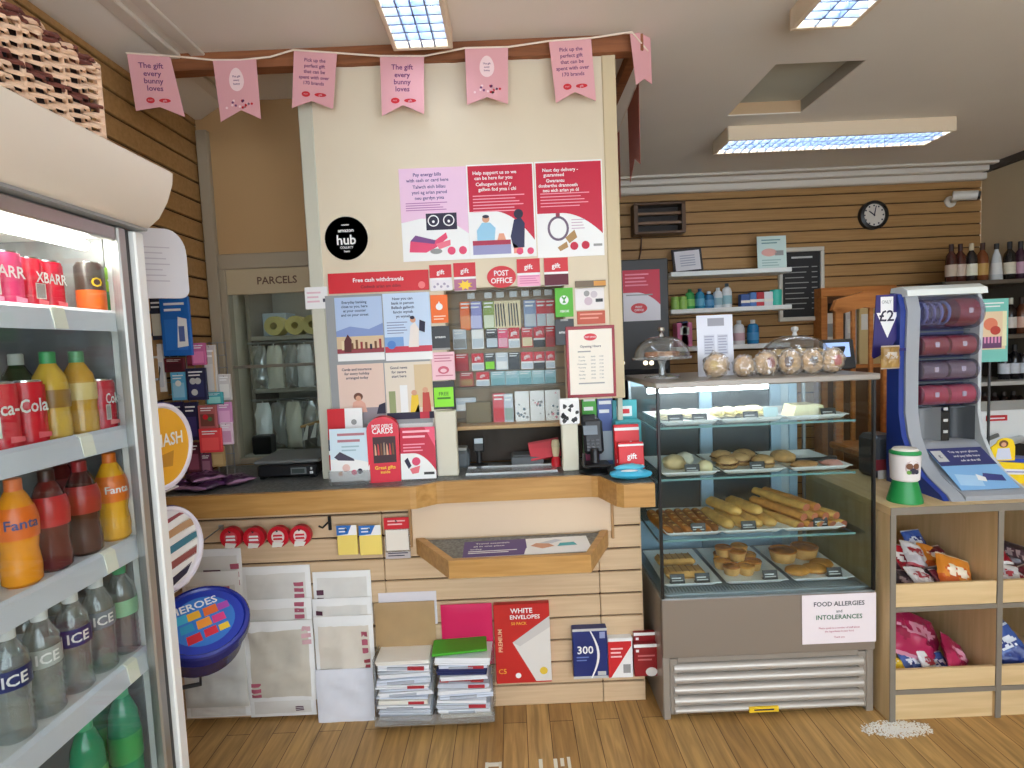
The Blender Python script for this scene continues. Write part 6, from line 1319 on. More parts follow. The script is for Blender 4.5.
# ================================================================ right hand cubby unit
KX0, KY0, KY1, KT = 1.432, 2.105, 2.72, .862
GE = M((128, 120, 108), .5)
t = thing('cubby_unit', 'pale wood cubby unit with grey edged openings, right of the food case', 'unit', (1.95, 2.4, 0))
kx = [KX0, 1.848, 2.262, 2.676]
mb = MB(); mb.bx(KX0, kx[-1] + .02, KY0 + .004, KY1, KT - .03, KT, MAPLE, .002); mb.build('top_board', t, world=True)
for x in kx:
    mb = MB(); mb.bx(x, x + .02, KY0 + .006, KY1, 0, KT - .03, MAPLEV, .001); mb.build('side_panel', t, world=True)
for x in kx:
    mb = MB(); mb.bx(x - .001, x + .021, KY0, KY0 + .006, 0, KT - .03, GE, .001); mb.build('grey_edge', t, world=True)
mb = MB(); mb.bx(KX0, kx[-1] + .02, KY0, KY0 + .004, KT - .03, KT, GE, .001); mb.build('grey_edge', t, world=True)
mb = MB(); mb.bx(KX0, kx[-1] + .02, KY1, KY1 + .01, .1, KT, MAPLE); mb.build('back_board', t, world=True)
for i in range(3):
    a, b = kx[i] + .021, kx[i + 1] - .001
    for z0, lip in ((.135, .075), (.47, .085)):
        mb = MB(); mb.bx(a, b, KY0 + .02, KY1, z0 - .02, z0, MAPLE); mb.build('shelf_board', t, world=True)
        mb = MB(); mb.bx(a, b, KY0 + .004, KY0 + .02, z0 - .005, z0 + lip, MAPLEX, .002); mb.build('front_lip', t, world=True)
        mb = MB(); mb.bx(a, b, KY0 + .001, KY0 + .02, z0 - .024, z0 - .005, GE, .001); mb.build('grey_edge', t, world=True)
    mb = MB(); mb.bx(a, b, KY0 + .015, KY0 + .03, 0, .110, MAPLEX); mb.build('plinth', t, world=True)
PR_ = {'maroon': (M((96, 24, 40), .3), M((214, 200, 196), .4), M((130, 36, 50), .3)), 'dark': (M((48, 36, 44), .3), M((150, 130, 130), .35), M((70, 46, 56), .3)), 'red': (M((176, 30, 44), .3), M((226, 220, 214), .35), M((140, 24, 40), .3)), 'orange': (M((224, 140, 50), .3), M((240, 226, 200), .35), M((206, 96, 40), .3)),
       'blue': (M((60, 90, 160), .3), M((220, 226, 236), .35), M((40, 60, 130), .3)), 'white': (M((222, 220, 220), .35), M((170, 60, 70), .35), M((200, 196, 200), .35)), 'green': (M((110, 180, 60), .3), M((220, 230, 200), .35), M((70, 140, 50), .3)), 'berry': (M((150, 30, 70), .28), M((216, 150, 170), .3), M((176, 40, 84), .28)), 'yellow': (M((236, 204, 50), .3), M((240, 236, 210), .35), M((220, 180, 30), .3)), 'navy': (M((36, 44, 84), .3), M((170, 180, 200), .35), M((50, 60, 110), .3))}
def bags(z0, a, b, spec, gname, where, seed):
    rnd = random.Random(seed); n = len(spec)
    for i, (c, fx, row, hh, w, l) in enumerate(spec):
        x = a + (b - a) * fx; y = KY0 + .095 + .12 * row; w *= .80; hh *= .92; x = min(max(x, a + w * .62), b - w * .62)
        tilt = .95 if row < 3 else .5
        sweet_bag('sweet_bag', l + ', ' + where, 'sweets', (x, y, z0 + hh), w, w * 1.25, w * .30, PR_[c], (.45 + .6 * rnd.random(), (rnd.random() - .5) * .8, (rnd.random() - .5) * 1.2), gname, seed * 31 + i)
a, b = kx[0] + .03, kx[1] - .01
bags(.47, a, b, [('maroon', .18, 1, .085, .14, 'maroon sweet bag at the left of the pile'), ('red', .40, 1, .10, .15, 'red sweet bag in the back of the pile'), ('dark', .60, 1, .09, .14, 'dark sweet bag right of the red one'), ('orange', .84, 1, .095, .15, 'orange sweet bag at the right of the pile'), ('blue', .82, 2, .13, .12, 'blue sweet bag standing behind the orange one'),
   ('green', .08, 0, .045, .085, 'bright green sweet bag at the front left corner'), ('dark', .25, 0, .05, .12, 'dark sweet bag at the front, left'), ('white', .42, 0, .07, .12, 'white topped sweet bag at the front'), ('dark', .5, 0, .045, .12, 'dark sweet bag at the front, centre'), ('maroon', .66, 0, .055, .11, 'maroon sweet bag at the front, right of centre'), ('orange', .87, 0, .075, .17, 'orange sweet bag at the front right corner'), ('maroon', .22, 2, .13, .13, 'maroon sweet bag at the very back left'), ('dark', .66, 0, .06, .12, 'dark sweet bag at the front, left of the orange corner bag'), ('white', .58, 1, .125, .13, 'white sweet bag on top of the middle of the pile'), ('dark', .06, 1, .12, .14, 'dark sweet bag at the far left'), ('maroon', .95, 1, .10, .12, 'maroon sweet bag against the right side')], 'sweet bags in the upper left cubby', 'upper left cubby', 3)
bags(.135, a, b, [('blue', .32, 0, .05, .13, 'blue sweet bag lying in front'), ('white', .5, 0, .045, .12, 'white and red sweet bag in front'), ('yellow', .10, 0, .055, .11, 'yellow sweet bag at the front left'), ('navy', .18, 1, .06, .13, 'navy sweet bag behind the yellow one'), ('blue', .62, 0, .035, .10, 'small blue sweet bag, front centre')], 'sweet bags in the lower left cubby', 'lower left cubby', 5)
# the big berry coloured bag leaning across the lower cubby
o = sweet_bag('sweet_bag', 'large berry red sweet bag leaning across the lower left cubby', 'sweets', (a + .17, KY0 + .17, .135 + .12), .26, .20, .08, PR_['berry'], (.85, .42, .1), None, 77)
o = sweet_bag('sweet_bag', 'pinkish berry sweet bag slumped at the right front of the lower left cubby', 'sweets', (a + .30, KY0 + .10, .135 + .06), .15, .15, .05, PR_['berry'], (.9, .7, .3), None, 78)
a, b = kx[1] + .03, kx[2] - .01
bags(.47, a, b, [('maroon', .12, 1, .12, .14, 'maroon sweet bag at the left of the pile'), ('red', .32, 1, .13, .14, 'red sweet bag in the pile'), ('white', .2, 0, .065, .13, 'white and red sweet bag in front'), ('white', .34, 0, .03, .13, 'pale sweet bag lying flat in front'), ('dark', .6, 1, .09, .15, 'dark sweet bag farther right'), ('maroon', .55, 0, .05, .13, 'maroon sweet bag farther right in front')], 'sweet bags in the upper right cubby', 'upper right cubby', 7)
bags(.135, a, b, [('dark', .15, 1, .15, .15, 'dark sweet bag at the top'), ('blue', .25, 0, .11, .15, 'blue sweet bag'), ('yellow', .16, 0, .05, .14, 'yellow sweet bag in front'), ('navy', .4, 1, .10, .15, 'navy sweet bag farther right'), ('orange', .42, 0, .045, .13, 'orange sweet bag in front, farther right')], 'sweet bags in the lower right cubby', 'lower right cubby', 9)

# ================================================================ white and blue cup dispenser
DX0, DX1 = P(904, 400, Y=2.42).x, P(979, 400, Y=2.42).x
zt = P(940, 288, Y=2.42).z
DG = M((158, 162, 168), .4); DW = M((226, 232, 228), .4); DBL = M((36, 60, 140), .35); DGR = M((92, 98, 102), .45)
t = thing('cup_dispenser', 'tall white and blue dispenser with rows of clear cup tubes on the cubby unit', 'dispenser', ((DX0 + DX1) / 2, 2.45, KT))
def sidep(ex=0): 
    return [(2.50, KT), (2.50, zt - .05), (2.48, zt - .01), (2.42 - ex, zt - .02), (2.40 - ex, zt - .09), (2.41 - ex, 1.4), (2.41 - ex, 1.18), (2.39 - ex, 1.08), (2.34 - ex, .99), (2.27 - ex, .93), (2.17 - ex, .882), (2.15 - ex, KT)]
YZX = Matrix(((0, 0, 1, 0), (1, 0, 0, 0), (0, 1, 0, 0), (0, 0, 0, 1)))
mb = MB(); mb.prism(sidep(-.012), DX0 - .022, DX0, DBL, YZX); mb.build('blue_side', t, world=True)
mb = MB(); mb.prism(sidep(0), DX0, DX0 + .055, DG, YZX); mb.build('left_rail', t, world=True)
mb = MB(); mb.prism(sidep(0), DX1 - .014, DX1, M((190, 196, 198), .4), YZX); mb.build('right_rail', t, world=True)
mb = MB(); mb.prism([(2.52, zt - .05), (2.50, zt + .012), (2.44, zt + .014), (2.40, zt - .004), (2.395, zt - .03), (2.42, zt - .03)], DX0 - .004, DX1 + .012, DW, YZX); mb.build('top_cap', t, world=True)
mb = MB(); mb.bx(DX0 + .055, DX1 - .014, 2.49, 2.50, KT, zt - .04, M((74, 78, 120), .5)); mb.build('back_panel', t, world=True)
ylev = [(296, 329), (334, 357), (360, 381), (384, 407)]
tubes = [((M((120, 126, 190), .35), M((150, 40, 66), .35)), True), ((M((156, 40, 60), .35), M((170, 50, 64), .35)), False), ((M((120, 104, 116), .35), M((130, 112, 120), .35)), False), ((M((196, 36, 76), .3), M((206, 44, 86), .3)), False)]
for i, ((ya, yb), (cols, first)) in enumerate(zip(ylev, tubes)):
    z1 = P(945, ya, Y=2.40).z; z0 = P(945, yb, Y=2.40).z; r = (z1 - z0) / 2; zc_ = (z0 + z1) / 2; xa, xb = DX0 + .062, DX1 - .018
    mb = MB(); mb.lathe([(0, 0), (r, 0), (r, xb - xa), (0, xb - xa)], FROSTP, 24, TR(xa, 2.42 + .02, zc_) @ RY(PI / 2)); tube_ = mb.build('clear_tube', t, world=True)
    f1_ = .58 if first else .5
    for (u0, u1, m) in ((.04 if not first else .05, f1_ - .01, cols[0]), (f1_ + .01, .97, cols[1])):
        x0, x1 = xa + (xb - xa) * u0, xa + (xb - xa) * u1; mb = MB()
        if first and m is cols[0]:
            for k in range(4): mb.lathe([(r * .6, 0), (r * .72, 0), (r * .72, .008), (r * .6, .008), (r * .6, 0)], m, 20, TR(x0 + (x1 - x0) * k / 4, 2.44, zc_) @ RY(PI / 2))
        else:
            mb.lathe([(0, 0), (r * .84, .004), (r * .88, (x1 - x0) * .5), (r * .84, x1 - x0 - .004), (0, x1 - x0)], m, 22, TR(x0, 2.44, zc_) @ RY(PI / 2))
            mb.box(((x0 + x1) / 2, 2.44 - r * .86, zc_ + .005), (.018, .006, .022), M((226, 216, 220), .4), .002)
        mb.build('cup_stack', tube_, world=True)
    mb = MB(); mb.bx(xa, xb, 2.45, 2.49, z0 - .012, z0 - .006, DGR, .001); mb.build('tube_shelf', t, world=True)
# lower part: two grey cup chutes, coin strip and a slanting base with a blue leaflet
zm = P(945, 410, Y=2.40).z
for x0, x1, m in ((DX0 + .06, (DX0 + DX1) / 2 - .002, M((126, 128, 130), .4)), ((DX0 + DX1) / 2 + .035, DX1 - .016, M((62, 66, 70), .45))):
    mb = MB(); mb.grid(lambda u, v: (x0 + (x1 - x0) * u, 2.42 + .06 * math.sin(PI * u), 1.05 + (zm - 1.04) * v), 10, 2, m); mb.build('cup_chute', t, world=True)
mb = MB(); mb.bx((DX0 + DX1) / 2 + .0, (DX0 + DX1) / 2 + .034, 2.42, 2.48, 1.05, zm - .01, BLACK)
for k in range(4): mb.box(((DX0 + DX1) / 2 + .017, 2.418, 1.09 + .05 * k), (.018, .004, .012), LGREY)
mb.build('centre_strip', t, world=True)
mb = MB(); mb.prism([(2.49, KT), (2.49, 1.05), (2.42, 1.048), (2.39, 1.03), (2.30, .95), (2.18, .892), (2.15, .88), (2.15, KT)], DX0 + .055, DX1 - .014, DG, YZX); plin_ = mb.build('base_plinth', t, world=True, sharp=50)
A = Vector((DX0 + .06, 2.375, 1.016)); Bz = Vector((DX0 + .06, 2.185, .888)); up = (A - Bz); Lh = up.length; n_ = Vector((1, 0, 0)).cross(up.normalized())
T = Matrix((Vector((1, 0, 0)), up.normalized(), n_)).transposed().to_4x4(); T.translation = Bz + n_ * .012
W_ = DX1 - DX0 - .095; mb = MB(); mb.box((W_ / 2, Lh / 2, 0), (W_, Lh, .004), M((130, 180, 226), .35), .001, T)
mb.flat([(0, Lh * .56), (W_, Lh * .56), (W_, Lh), (0, Lh)], .0024, M((50, 56, 110)), T); mb.flat([(.006, Lh * .66), (.05, Lh * .66), (.05, Lh * .94), (.006, Lh * .94)], .003, LGREY, T); mb.text('t', NAVY, .028, Lh * .8, .022, .0034, None, T)
for i, s in enumerate(('Top up your phone', 'and pay bills here', 'ask at the till')): mb.text(s, WHITE, W_ * .6, Lh * (.9 - .11 * i), .011, .003, W_ * .6, T)
mb.flat([(W_ * .05, Lh * .1), (W_ * .45, Lh * .06), (W_ * .5, Lh * .3), (W_ * .1, Lh * .36)], .003, M((170, 206, 236)), T); mb.flat([(W_ * .5, Lh * .2), (W_ * .88, Lh * .16), (W_ * .9, Lh * .3), (W_ * .6, Lh * .36)], .003, M((60, 66, 130)), T); mb.flat([(W_ * .42, Lh * .2), (W_ * .55, Lh * .16), (W_ * .58, Lh * .26), (W_ * .46, Lh * .34)], .0034, WHITE, T)
mb.build('leaflet', plin_, world=True)['label'] = 'blue leaflet'

# white and green collecting cup
q = P(903, 503, Y=2.20)
t = thing('collecting_cup', 'white collecting tub with a brown emblem on a green base, left of the dispenser', 'cup', (q.x, 2.19, KT))
mb = MB(); mb.lathe([(0, 0), (.062, 0), (.062, .006), (.042, .085), (0, .09)], M((30, 140, 70), .4), 24); mb.build('green_base', t)
mb = MB(); mb.lathe([(0, .086), (.044, .086), (.05, .092), (.054, .19), (.05, .192), (0, .192)], M((228, 222, 220), .4), 26); R = .0535
for (u, v, s, c) in ((0, .145, .028, M((200, 180, 180))), (-.012, .15, .012, BROWN), (.012, .15, .012, BROWN), (.0, .132, .012, INK), (.014, .128, .009, INK), (-.014, .126, .008, M((110, 160, 60)))):
    mb.add([((R + .0006 * (1 if s < .02 else 0)) * math.cos(-PI / 2 - .1 + (u + s * math.cos(k * PI / 8)) / R), (R + .0006 * (1 if s < .02 else 0)) * math.sin(-PI / 2 - .1 + (u + s * math.cos(k * PI / 8)) / R), v + s * math.sin(k * PI / 8)) for k in range(16)], [list(range(16))], c)
mb.build('white_tub', t); mb = MB(); mb.lathe([(0, .192), (.054, .192), (.054, .2), (.046, .206), (0, .206)], M((40, 150, 80), .4), 24); mb.lathe([(.046, .206), (.04, .214), (0, .214)], OFFW, 24); mb.build('lid', t)
# dark sweets box left of the cup seen behind the case glass
q = P(878, 500, Y=2.55)
mb = MB(); mb.box((0, 0, .10), (.12, .13, .2), M((60, 66, 76), .4), .02); mb.bx(-.061, .061, -.067, -.064, .04, .09, M((130, 40, 50))); mb.bx(-.05, .05, -.067, -.064, .0, .04, M((206, 206, 206)))
tag(mb.build('carrier_box', None, (q.x + .03, 2.60, KT), (0, 0, .1)), 'dark box with red and white bands behind the collecting tub, seen through the case glass', 'box')
# yellow counter box at the right edge
q = P(1005, 500, Y=2.30)
YL = M((240, 206, 30), .4); BLU = M((40, 70, 170), .35)
t = thing('charity_box', 'yellow counter box with a blue tray and an arched figure card, right of the dispenser', 'box', (2.15, 2.42, KT)); t.scale = (1, 1, .54)
mb = MB(); mb.prism([(-.13, 0), (.20, 0), (.20, .13), (-.13, .19)], -.06, .06, YL, FC)
mb.flat([(-.10, .085), (.12, .06), (.12, .10), (-.10, .13)], .0606, M((226, 226, 230)), FC); mb.flat([(-.07, .098), (.08, .083), (.08, .090), (-.07, .105)], .0612, BLU, FC); mb.build('box_body', t)
mb = MB(); mb.prism([(-.12, .19), (.2, .13), (.2, .16), (-.1, .215)], -.05, .05, BLU, FC); mb.build('blue_tray', t)
mb = MB(); mb.prism([(-.115, .19), (-.015, .19), (-.015, .30)] + [(-.055 + .035 * math.cos(a), .33 + .04 * math.sin(a)) for a in [PI * k / 10 for k in range(11)]] + [(-.115, .30)], .052, .060, YL, FC)
mb.flat([(-.065 + .02 * math.cos(k * PI / 8), .325 + .03 * math.sin(k * PI / 8)) for k in range(16)], .0606, BROWN, FC); mb.flat([(-.065 + .011 * math.cos(k * PI / 8), .32 + .018 * math.sin(k * PI / 8)) for k in range(16)], .0612, SKIN, FC); mb.flat([(-.1, .2), (-.03, .2), (-.04, .29), (-.09, .29)], .0606, M((200, 206, 226)), FC); mb.build('figure_card', t)

# price pennant and teal poster
c = P(886, 320, Y=2.36); w = P(898, 320, Y=2.36).x - P(873, 320, Y=2.36).x
t = thing('price_pennant', 'purple pennant with a white arrow reading £2, on the left side of the dispenser', 'sign', (P(887, 320, Y=2.44).x, 2.44, c.z))
mb = MB(); h = .11; T = FC
mb.prism([(-w * .45, h), (w * .62, h), (w * .62, -h * .5), (0.0, -h * 1.25), (-w * .55, -h * 1.5), (-w * .62, -h * 1.4)], -.002, .002, M((44, 34, 104), .4), T)
mb.flat([(-w * .28, h * .92), (w * .24, h * .92), (w * .24, h * .3), (w * .45, h * .3), (0, -h * .7), (-w * .45, h * .3), (-w * .28, h * .3)], .0026, WHITE, T)
mb.text('ONLY', GREY, -.004, h * .72, .014, .0032, w * .4, T); mb.text('£2', INK, -.004, h * .18, .046, .0032, w * .7, T); mb.build('pennant_card', t)
mb = MB(); mb.box((.045, .004, .0), (.11, .006, .012), M((44, 34, 104))); mb.build('fixing_strip', t)
sweet_bag('snack_pack', 'gold snack pack clipped under the purple price pennant', 'snack', (P(891, 357, Y=2.38).x, 2.385, P(891, 357, Y=2.4).z), .085, .10, .03, (M((150, 116, 60), .3), M((200, 190, 180), .3), M((176, 140, 80), .3)), (PI / 2, 0, .1), None, 91)
mb = MB(); mb.box((.045, .03, -.02), (.10, .012, .006), M((44, 34, 104))); mb.build('clip', bpy.data.objects['snack_pack.004'])
def tealp(d):
    d.base(M((120, 196, 184), .5)); d.rect(.1, .2, .92, .8, M((232, 206, 170)), 1); d.circ(.45, .6, .22, M((226, 130, 100)), 2, .1); d.circ(.6, .5, .16, M((190, 70, 60)), 3, .07); d.rect(.12, .22, .8, .4, M((110, 70, 110)), 2)
    for k in range(6): d.rect(.14 + .11 * k, .3, .2 + .11 * k, .4, M((226, 150, 190)), 3)
    d.bars(.2, .85, .92, 2, .05, WHITE, 2); d.rect(.82, .25, .95, .8, M((236, 230, 190)), 2)
c0 = P(991, 330, Y=2.72)
card('poster', 'teal edged poster with food pictures behind the right side of the dispenser', 'poster', (975, 299, 1007, 362), 2.72, tealp, t=.006)
mb = MB(); mb.cyl((c0.x, 2.726, KT), (c0.x, 2.726, c0.z), .006, DARK, 8); mb.box((c0.x, 2.71, KT + .004), (.12, .08, .008), DARK, .002); tag(mb.build('poster_stand', None, (c0.x, 2.72, KT), world=True), 'thin dark stand holding the teal edged poster behind the dispenser', 'stand')

# ================================================================ back wall
YW = YB
t = thing('wall_heater', 'brown slatted electric wall heater high on the back wall left of the clock', 'heater', (1.24, YW, 2.5))
HT = M((96, 74, 58), .4, .3); a = P(633, 204, Y=YW - .1); b = P(685, 233, Y=YW - .1)
mb = MB(); mb.bx(a.x, b.x, YW - .13, YW, b.z, b.z + .02, HT, .004); mb.bx(a.x, b.x, YW - .13, YW, a.z - .02, a.z, HT, .004); mb.bx(a.x, a.x + .03, YW - .13, YW, b.z + .02, a.z - .02, HT); mb.bx(b.x - .03, b.x, YW - .13, YW, b.z + .02, a.z - .02, HT); mb.bx(a.x + .03, b.x - .03, YW - .02, YW, b.z + .02, a.z - .02, M((40, 30, 26))); mb.build('casing', t, world=True)
for k in range(2): z = b.z + (a.z - b.z) * (.36 + .3 * k); mb = MB(); mb.bx(a.x + .03, b.x - .03, YW - .11, YW - .06, z - .012, z + .012, M((130, 104, 84), .35, .4), .004); mb.build('slat', t, world=True)
mb = MB(); mb.tube([(a.x + .08, YW - .02, b.z), (a.x + .07, YW - .015, b.z - .12), (a.x + .03, YW - .015, b.z - .28), (a.x + .03, YW - .015, b.z - .5)], .006, M((80, 50, 30)), 6); mb.build('cable', t, world=True)
c = P(874, 215, Y=YW - .03); R = abs(P(888, 215, Y=YW).x - P(860, 215, Y=YW).x) / 2
t = thing('wall_clock', 'round black rimmed wall clock on the slatted back wall', 'clock', (c.x, YW, c.z))
mb = MB(); mb.lathe([(0, 0), (R, 0), (R, .04), (R * .8, .05), (R * .78, .03), (0, .03)], BLACK, 32, FC); mb.build('rim', t)
mb = MB(); mb.lathe([(R * .78, .0305), (0, .0305)], M((216, 210, 200), .5), 32, FC)
for k in range(12): aa = k * PI / 6; mb.box((R * .66 * math.cos(aa), R * .66 * math.sin(aa), .0312), (.012, .012, .001), INK, 0, FC)
mb.build('dial', t)
mb = MB(); mb.prism([(-.005, -.01), (.005, -.01), (.004, R * .45), (-.004, R * .45)], .032, .034, INK, FC @ RZ(.9)); mb.build('hour_hand', t); mb = MB(); mb.prism([(-.004, -.01), (.004, -.01), (.003, R * .64), (-.003, R * .64)], .035, .037, INK, FC @ RZ(-.2)); mb.build('minute_hand', t)
# blackboard menu
a = P(779, 248, Y=YW - .03); b = P(825, 320, Y=YW - .03)
t = thing('menu_board', 'black menu board with a pale frame on the slatted back wall', 'board', ((a.x + b.x) / 2, YW, b.z))
mb = MB(); FRW2 = M((206, 200, 188), .5)
for q in ((a.x, b.x, b.z, b.z + .035), (a.x, b.x, a.z - .035, a.z), (a.x, a.x + .03, b.z + .035, a.z - .035), (b.x - .03, b.x, b.z + .035, a.z - .035)): mb.bx(q[0], q[1], YW - .03, YW, q[2], q[3], FRW2, .004)
mb.build('frame', t, world=True)
d = Draw(b.x - a.x - .06, a.z - b.z - .07, .012); d.base(M((34, 34, 36), .7)); d.bars(.25, .8, .9, 1, .07, LGREY, 2)
for i in range(9): d.bars(.08, .7 - .06 * (i % 3), .76 - .08 * i, 1, .04, M((150, 150, 148)), 2, .35); d.bars(.78, .93, .76 - .08 * i, 1, .04, M((150, 150, 148)), 2, .35)
d.mb.build('chalk_panel', t, Vector(((a.x + b.x) / 2, YW - .002, (a.z + b.z) / 2)) - t.location, (PI / 2, 0, 0))
# white wall shelves
WS = M((232, 234, 232), .4)
def wshelf(label, p0, p1, yd=.24):
    a = P(*p0, Y=YW - yd); b = P(*p1, Y=YW - yd); z = (a.z + b.z) / 2
    mb = MB(); mb.bx(a.x, b.x, YW - yd, YW, z - .035, z, WS, .003); tag(mb.build('wall_shelf', None, ((a.x + b.x) / 2, YW, z - .035), world=True), label, 'shelf'); return z
z1 = wshelf('upper white floating shelf on the back wall, with a certificate on it', (671, 272), (792, 267)); z2 = wshelf('middle white floating shelf on the back wall, lined with bottles', (671, 310), (792, 304)); z3 = wshelf('lower white floating shelf on the back wall, mostly hidden by the price list', (690, 347), (792, 342))
t = thing('certificate', 'certificate in a dark frame leaning on the upper white shelf', 'frame', (P(689, 268, Y=4.45).x, 4.46, z1), -.0)
q0, w, h = sized((675, 246, 705, 271), 4.46)
mb = MB(); mb.box((0, 0, h / 2), (w, .016, h), M((40, 32, 34), .4), .003, RX(-.12) @ RY(-.06)); mb.build('frame', t); mb = MB(); mb.box((0, -.0085, h / 2), (w * .84, .002, h * .8), M((214, 210, 214), .4), 0, RX(-.12) @ RY(-.06))
for k in range(5): mb.box((0, -.0098, h * (.3 + .1 * k)), (w * .5, .0006, .008), M((160, 160, 176)), 0, RX(-.12) @ RY(-.06))
mb.build('certificate_sheet', t)
def acard(d): d.base(M((200, 220, 214))); d.bars(.15, .8, .86, 2, .09, M((110, 150, 150)), 2); d.circ(.4, .5, .26, M((226, 170, 160)), 1, .12); d.rect(.6, .4, .9, .55, GREY, 1); d.bars(.15, .8, .25, 3, .08, M((150, 180, 176)), 1)
q0, w, h = sized((757, 235, 786, 268), 4.44)
face_card('display_card', 'pale green card standing on the right end of the upper white shelf', 'card', q0, 4.44, z1, w, h, acard, .006, 0, .05)
BP = [(.03, 0), (.034, .01), (.034, .12), (.028, .15), (.012, .165), (.012, .19)]
def scaled(pr, kr, kz): return [(r * kr, z * kz) for r, z in pr]
for pxx, hpx, cols, l in ((690, 20, (M((60, 150, 80), .25), M((120, 180, 90)), M((40, 110, 60))), 'green bottle on the middle white shelf'), (700, 20, (M((50, 130, 160), .25), M((90, 160, 190)), M((30, 70, 110))), 'teal bottle on the middle white shelf, left of two'), (709, 17, (M((50, 110, 150), .25), M((80, 140, 180)), M((200, 210, 214))), 'teal bottle on the middle white shelf, right of two'),
      (718, 20, (M((214, 218, 220), .35), M((150, 180, 190)), M((220, 222, 222))), 'white bottle on the middle white shelf, left of two'), (727, 24, (M((220, 220, 222), .35), M((150, 190, 200)), M((60, 80, 90))), 'white bottle on the middle white shelf, right of two')):
    q = P(pxx, 307, Y=4.46); hh = hpx / 560 * 4.46; bottle('toiletry_bottle', l, 'bottle', (q.x, 4.46, z2), scaled(BP, 1.1, hh / .19), cols, (hh * .15, hh * .5), hh * .86, 'bottles on the middle shelf', None, 0, None, .02, 14)
for pxx, l in ((675, 'left'), (683, 'right')):
    q = P(pxx, 308, Y=4.44); mb = MB(); mb.lathe([(0, 0), (.03, 0), (.032, .01), (.032, .07), (.028, .075), (.03, .08), (.03, .1), (0, .102)], M((150, 190, 90), .35), 16); tag(mb.build('green_jar', None, (q.x, 4.44, z2)), 'small light green jar on the middle white shelf, %s of two' % l, 'jar', 'light green jars')
for pxx, w, h, m, l in ((744, .07, .1, M((60, 90, 150)), 'blue carton on the middle white shelf, leftmost carton'), (752, .05, .11, M((80, 120, 180)), 'lighter blue carton on the middle white shelf'), (759, .06, .11, M((190, 50, 60)), 'red and white carton on the middle white shelf'), (767, .07, .11, M((220, 220, 222)), 'white carton on the middle white shelf')):
    q = P(pxx, 306, Y=4.45); mb = MB(); mb.box((0, 0, h / 2), (w, .06, h), m, .004); mb.bx(-w * .5 - .0006, w * .5, -.0308, -.03, h * .3, h * .5, OFFW); tag(mb.build('carton', None, (q.x, 4.45, z2)), l, 'carton', 'cartons on the middle shelf')
q = P(776, 305, Y=4.45); mb = MB(); mb.lathe([(0, 0), (.042, 0), (.044, .12), (.04, .125), (0, .125)], M((60, 190, 170), .35), 20); tag(mb.build('teal_tub', None, (q.x, 4.45, z2)), 'turquoise round tub at the right end of the middle white shelf', 'tub')
for pxx, w, h, m, l in ((679, .06, .2, M((30, 40, 80)), 'navy book at the left end of the lower white shelf'), (689, .12, .19, M((206, 110, 150)), 'pink box beside the navy book on the lower white shelf')):
    q = P(pxx, 345, Y=4.46); mb = MB(); mb.box((0, 0, h / 2), (w, .12, h), m, .005); mb.bx(-w * .3, w * .3, -.0606, -.06, h * .5, h * .8, LGREY); tag(mb.build('book' if 'book' in l else 'box', None, (max(q.x, 1.47), 4.46, z3) if 'navy' not in l else (1.37, 4.46, z3), (0, 0, 0)), l, 'book' if 'book' in l else 'box')
mb = bpy.data.objects['wall_shelf.002'] if 'wall_shelf.002' in bpy.data.objects else None
if mb: mb.scale.x = 1.12; mb.location.x -= .06
for pxx, cols, l in ((739, (M((224, 222, 222), .35), M((210, 170, 180)), M((220, 220, 222))), 'white bottle right of the price list on the lower shelf'), (753, (M((40, 120, 170), .25), M((60, 140, 190)), M((226, 228, 228))), 'blue bottle with a white cap on the lower shelf')):
    q = P(pxx, 344, Y=4.46); bottle('toiletry_bottle', l, 'bottle', (q.x, 4.46, z3), scaled(BP, 1.3, 1.0), cols, (.03, .09), .16, None, None, 0, None, .02, 14)
# tall black cabinet with the red poster
a = P(620, 260, Y=3.6); b = P(668, 259, Y=3.6)
t = thing('tall_black_cabinet', 'tall black cabinet behind the partition with a red poster and small lights', 'cabinet', ((a.x + b.x) / 2 - .1, 3.8, 0))
CBK = M((46, 44, 44), .45); CX_ = b.x; top_z = a.z
mb = MB(); mb.bx(a.x - .35, CX_, 3.6, 4.1, .08, top_z, CBK, .008); mb.bx(a.x - .33, CX_ - .02, 3.62, 4.08, 0, .08, BLACK); mb.build('body', t, world=True)
mb = MB(); mb.bx(a.x - .33, CX_ - .02, 3.592, 3.6, .12, 1.36, M((36, 36, 40), .2), .003); mb.build('lower_door', t, world=True)
mb = MB()
for pxx in (623, 646, 652): q = P(pxx, 363, Y=3.58); mb.lathe([(0, 0), (.014, 0), (.012, .012), (0, .014)], M((255, 236, 200), .3, emit=3), 10, TR(q.x, 3.592, q.z) @ RX(PI / 2))
mb.build('indicator_lights', t, world=True)
def redpo(d): d.base(WHITE); d.rect(0, .0, 1, 1, CRIM, 1); d.hill(.56, M((226, 220, 226)), 2, 0, 1, .45); d.circ(.42, .25, .22, RED, 3, .1); d.txt('POST', .42, .275, .04, WHITE, 5, .3); d.txt('OFFICE', .42, .215, .04, WHITE, 5, .34); d.bars(.06, .7, .9, 4, .07, M((240, 140, 160)), 3, .4); d.bars(.08, .8, .5, 1, .06, GREY, 3, .4)
card('poster', 'red poster with a round emblem on the tall black cabinet', 'poster', (623, 270, 660, 321), 3.6, redpo, t=.003)

